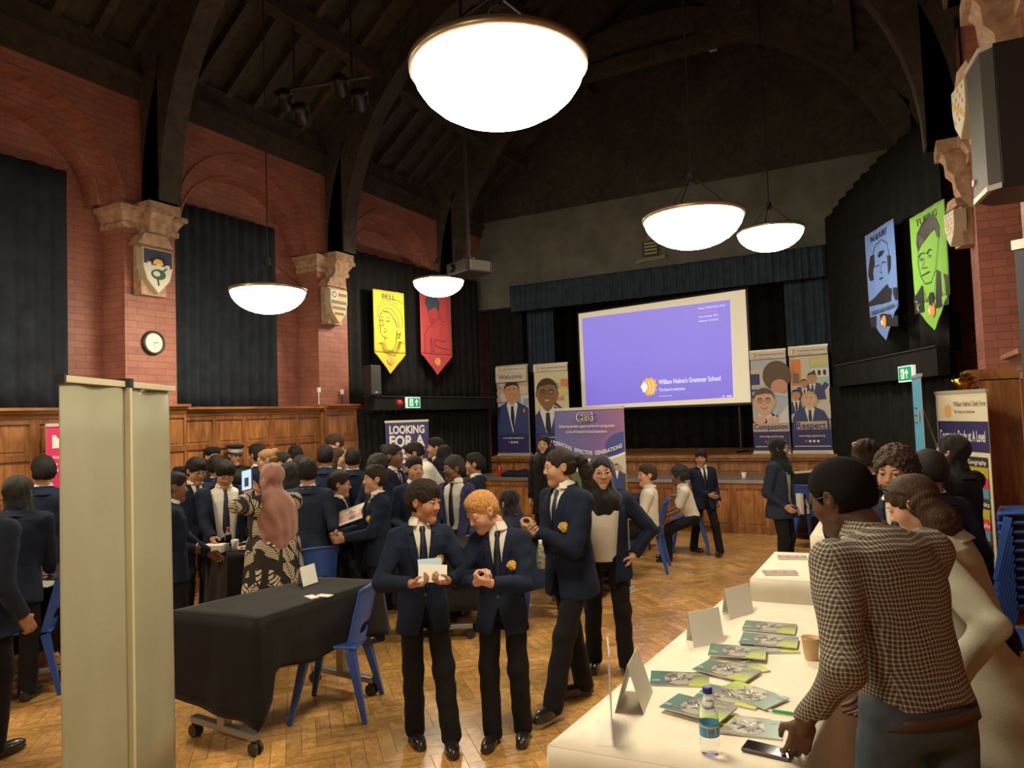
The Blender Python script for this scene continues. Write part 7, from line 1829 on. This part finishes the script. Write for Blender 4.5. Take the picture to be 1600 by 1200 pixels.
# ---- centre crowd
who('boy with cropped black hair talking, behind the boy with the white cards', 646, 713, 6.7, 16, skin='tan', hair='crop', head=(8, 0), lh=(-.14, .2, .86), rh=(.14, .2, .86), badge=False)
who('boy in a purple-blue open blazer with a white shirt and dark tie', 711, 712, 6.9, -36, skin='brown', hair='afro', hairmat=M_curl, head=(-30, -4), top=M_purp, open_='wide', rh=(.10, .28, .92), lh=(-.24, .10, .76), badge=False)
who('boy in a navy blazer in profile, behind the boy in the purple-blue blazer', 743, 708, 7.6, -88, skin='tan', hair='short', head=(-5, 0), badge=False)
who('adult in a white shirt bending over to the left behind the crowd', 694, 700, 8.2, -78, h=1.72, skin='tan', hair='short', outfit='shirt', tie=False, lean=32, lh=(-.1, .42, .86), rh=(.1, .42, .86), kid=False, head=(-10, -10))
who('dark-haired pupil in profile in front of the black drapes, right of the career banner', 682, 684, 9.2, -82, skin='tan', hair='short', top=M_nav3, badge=False)
who('long-haired pupil behind the bending adult in white', 694, 694, 8.9, 150, skin='tan', hair='long', top=M_nav3, badge=False, tie=False)
who('girl with pinned-up black hair and a white collar, before the career banner', 612, 693, 7.4, 62, skin='brown', hair='updo', head=(0, 0), top=M_nav3, badge=False)
who('pupil with short afro hair turned away, left of the girl with pinned-up hair', 590, 711, 7.1, 140, skin='dark', hair='curly', hairmat=M_curl, badge=False, tie=False)
who('boy with an orange badge in profile handing over a magazine', 588, 727, 6.15, -72, skin='olive', hair='short', hairmat=M_hdb, head=(-6, 0), rh=(.02, .34, .93), lh=(-.06, .32, .90), lcurl=.7, rcurl=.7, foot_l=(-.08, .05), foot_r=(.08, -.05))
who('boy in thick-rimmed glasses reading a magazine, walking to the right', 527, 737, 6.45, 74, skin='tan', hair='side', hairmat=M_hdb, head=(5, -5), glasses=True, rh=(.06, .30, .93), lh=(-.06, .33, .93), tie=False, badge=False, open_='closed', foot_l=(-.06, .22, 0, 0), foot_r=(.06, -.20, 0, 0), top=M_nav3)
who('tall man in a grey shirt stooping at the end of the panelled wall', 556, 680, 9.4, -62, h=1.80, skin='fair', hair='short', hairmat=M_hbr, outfit='shirt', shirt=M_grs, tie=False, lean=24, kid=False, head=(-5, -18), lh=(-.1, .4, .95), rh=(.1, .4, .95))
who('boy seen from behind in a navy blazer, in front of the stooping man', 551, 700, 8.0, 172, skin='tan', hair='short', badge=False)
who('tall boy seen from behind, just left of the girl with long brown hair', 506, 696, 7.9, 158, skin='tan', hair='short', head=(12, 0), badge=False, build=1.1, lean=4)
who('boy seen from behind in a faded navy blazer, right of the patterned dress', 480, 716, 6.25, 166, skin='tan', hair='short', top=M_nav2, badge=False, build=1.05, head=(10, 0))
who('pupil in a black headscarf seen from behind, right of the pink headscarf', 452, 721, 6.9, 178, skin='tan', hair='hijab', hairmat=M_hijg, badge=False)
who('short dark-haired pupil looking away behind the boy in the faded blazer', 469, 712, 7.4, 150, skin='tan', hair='short', badge=False)
who('girl with a hairband looking right, behind the black headscarf', 441, 706, 7.9, 62, skin='olive', hair='pony', hairmat=M_hblk, badge=False)
who('blonde woman with glasses and pinned-up hair looking left', 420, 697, 7.5, -86, skin='fair', hair='updo', hairmat=M_hfair, glasses=True, kid=False, top=M_blkc, outfit='coat', tie=False, head=(0, -8))
who('boy in a navy blazer turned towards the panelled wall, left of the blonde woman', 403, 694, 8.4, -135, skin='tan', hair='short', badge=False)
who('dark long-haired pupil by the panelled wall, farthest back in the crowd', 461, 695, 8.9, 178, skin='tan', hair='long', badge=False, tie=False)
who('girl with long brown hair by the end of the panelled wall', 525, 699, 8.6, 80, skin='olive', hair='long', hairmat=M_hbr, badge=False, tie=False)
# ---- woman with the pink headscarf
def leaf_mat():
    m, nt, bs = _mat('black_cream_leaf_print'); N = nt.nodes.new; Lk = nt.links.new
    tc_ = N('ShaderNodeTexCoord'); mp = N('ShaderNodeMapping'); mp.inputs['Scale'].default_value = (1, 1, .75); Lk(tc_.outputs['Object'], mp.inputs[0])
    vo = N('ShaderNodeTexVoronoi'); vo.inputs['Scale'].default_value = 8.5; Lk(mp.outputs[0], vo.inputs[0])
    sub = N('ShaderNodeVectorMath'); sub.operation = 'SUBTRACT'; Lk(mp.outputs[0], sub.inputs[0]); Lk(vo.outputs['Position'], sub.inputs[1])
    sp = N('ShaderNodeSeparateXYZ'); Lk(sub.outputs[0], sp.inputs[0])
    def mth(op, a, b=None):
        n = N('ShaderNodeMath'); n.operation = op
        for i, v in enumerate((a, b)):
            if v is None: continue
            if isinstance(v, (int, float)): n.inputs[i].default_value = v
            else: Lk(v, n.inputs[i])
        return n.outputs[0]
    # fronds: ribs slanting from a spine
    x_ = mth('ADD', sp.outputs[0], mth('MULTIPLY', sp.outputs[1], .6)); ax = mth('ABSOLUTE', mth('ADD', x_, mth('MULTIPLY', sp.outputs[2], .35)))
    rib = mth('FRACT', mth('MULTIPLY', mth('SUBTRACT', sp.outputs[2], mth('MULTIPLY', ax, .9)), 58)); r1 = mth('GREATER_THAN', rib, .36)
    inside = mth('LESS_THAN', mth('ADD', mth('MULTIPLY', ax, 1.25), mth('ABSOLUTE', mth('MULTIPLY', sp.outputs[2], .75))), .062)
    spine = mth('GREATER_THAN', ax, .0025); k = mth('MULTIPLY', mth('MULTIPLY', r1, inside), spine)
    mx = N('ShaderNodeMix'); mx.data_type = 'RGBA'; Lk(k, mx.inputs[0]); mx.inputs[6].default_value = (.014, .012, .011, 1); mx.inputs[7].default_value = (.58, .50, .34, 1); Lk(mx.outputs[2], bs.inputs['Base Color']); bs.inputs['Roughness'].default_value = .8; return m
M_leaf = leaf_mat()
Pk, pk = who('woman in a dusty pink headscarf and black and cream leaf-print dress taking a photo', 424, 727, 5.75, -152, h=1.55, skin='fair', hair='hijablong', hairmat=M_hijp, outfit='dress', top=M_leaf, tie=False, kid=False, build=1.22, head=(5, 6), lh=(388, 776, 5.55, 'w'), rh=(404, 772, 5.7, 'w'), lfd=(-.1, .3, .9), rfd=(-.2, .2, .9), elbow_l=(.1, .2, -1), elbow_r=(.2, .2, -1), lcurl=.5, rcurl=.5, legs=False, longdress=True, trous=M_leaf, hscale=1.1)
# ---- officers and boys at the food table
for px, yt, d, cs, l in [(331, 692, 8.3, 'flat', 'police officer in a dark cap and uniform by the panelled wall, the left of two'), (366, 690, 8.5, 'peaked', 'smiling police officer in a peaked cap with a chequered band')]:
    o, i_ = who(l, px, yt+3, d, 18, h=None, skin='fair' if cs == 'flat' else 'tan', hair='buzz', outfit='police', top=M_blkc, tie=False, capstyle=cs, kid=False, open_='closed', badge=False, shirt=M_blkc, head=(4, -6), build=1.1)
who('boy with a loosened dark tie and wide open blazer looking down at the food table', 349, 717, 6.75, 8, skin='tan', hair='fringe', head=(2, -26), open_='wide', build=1.18, rh=(332, 842, 6.35, 'w'), lh=(-.22, .12, .78), badge=False, glasses=mat('gold_wire', (.5, .35, .15), .3, .8), top=M_nav3)
who('boy in glasses looking down, just left of the boy with the loose tie', 303, 714, 7.0, 22, skin='tan', hair='fringe', head=(5, -18), glasses=True, top=M_nav3, badge=False)
who('boy in profile reaching over the food table, half hidden by the banner backs', 266, 738, 5.75, 96, skin='brown', hair='crop', head=(0, -6), rh=(302, 858, 5.85, 'w'), lh=(-.1, .3, .8), badge=False)
who('person in a flat black cap partly hidden behind the banner backs', 279, 729, 7.9, 10, skin='brown', hair='buzz', capstyle='flat', outfit='police', top=M_blkc, tie=False, badge=False, shirt=M_blkc, open_='closed')
who('dark-haired pupil seen from behind, right of the boy with the loose tie', 374, 735, 7.5, 172, skin='tan', hair='fringe', badge=False)
who('pupil with dark hair between the boy with the loose tie and the officers', 338, 711, 7.6, 176, skin='tan', hair='short', badge=False)
# ---- left margin
who('boy seen from behind in a navy blazer beside the pink banner', 68, 713, 6.1, 176, skin='tan', hair='short', badge=False, build=1.15, head=(12, 0))
who('pupil in a dark headscarf bending over the leftmost table', 16, 742, 5.0, 158, skin='tan', hair='hijab', hairmat=M_hijg, badge=False, build=1.15, top=M_nav3, lean=12, rh=(.12, .32, .80), lh=(-.1, .3, .8))
who('person in a dark blue blazer cut off by the left margin', -38, 735, 4.15, 128, skin='tan', hair='short', badge=False, build=1.32, top=M_nav2, trous=M_trou)
who('girl in black with a headscarf standing in front of the stage, behind the tall girl', 850, 680, 9.7, -16, skin='olive', hair='hijab', hairmat=M_hijb, outfit='coat', top=M_blkc, tie=False, open_='closed', rh=(.20, .06, .62), elbow_r=(.5, -.5, -.2))

# ---- things held
def held(p, rz, pitch, w_, hh, m, name, label, cat='card', th=.003, roll=0, des=None):
    t = thing(name, label, cat, p, rz); t.rotation_euler = (pitch, roll, rz); b = MB(); b.b2((-w_/2, -hh/2, -th/2), (w_/2, hh/2, th/2), m); b.build('sheet', None, t)
    if des: des(t, w_, hh, th)
    return t
p = atd(676, 893, 3.86); held(p+Vector((0, 0, -.01)), R(28+10), R(58), .155, .10, M_pap, 'card', 'white card held in front by the boy with the fringe', roll=R(6))
p = atd(672, 885, 3.90); held(p, R(28+14), R(58), .13, .09, mat('sky_card', (.35, .5, .6), .5), 'card', 'pale blue card behind the white one, held by the boy with the fringe')
def magd(t, w_, hh, th):
    D = Design(lambda u, v, l: (u-w_/2, v-hh/2, th/2+.0005*l)); D.rect(0, 0, w_, hh, flat('mag_cream', (.62, .55, .42))); D.rect(.0, .02, w_, hh*.65, flat('mag_pink', (.42, .2, .18)))
    for k in range(4): D.ell(.05+.06*k, .10+.02*(k % 2), .02, .025, SK[k % 3], keep=(k > 0))
    D.ell(.12, .05, .03, .025, NV2); D.build('cover', t)
p = atd(552, 803, 6.2); held(p, R(28), R(35), .26, .19, M_pap, 'magazine', 'open magazine with a pink and cream cover held between the two boys', 'magazine', .008, R(-18), magd)
p = atd(386, 750, 5.45); t = held(p, R(10), R(75), .10, .165, mat('phone_case', (.04, .04, .05), .3), 'mobile_phone', 'mobile phone held up by the woman in the pink headscarf', 'phone', .009, R(-12), lambda t, w_, hh, th: [D_ := Design(lambda u, v, l: (u-w_/2, v-hh/2, th/2+.0008*l)), D_.rect(.006, .006, w_-.006, hh-.006, mat('lit_screen', (.2, .3, .5), .3, emit=(.30, .45, .80), es=.7)), D_.rect(.03, .03, .07, .10, flat('print_dark', (.03, .025, .03))), D_.build('screen', t)])
p = atd(845, 868, 4.2); t = thing('water_bottle', 'small leaf-patterned bottle hanging from the tall girl\'s hands', 'bottle', p); b = MB(); b.lathe([(.001, -.075), (.022, -.075), (.026, -.06), (.026, .0), (.018, .05), (.010, .075), (.001, .08)], 18, mat('leafy_glass', (.4, .42, .32), .15, trans=.5, noise=.6, nscale=60)); b.build('bottle_body', None, t, True); b = MB(); b.lathe([(.011, .07), (.011, .09), (.001, .092)], 14, M_white); b.build('cap', None, t)
# move the slotted chair backs etc. that belong to sitters are set above
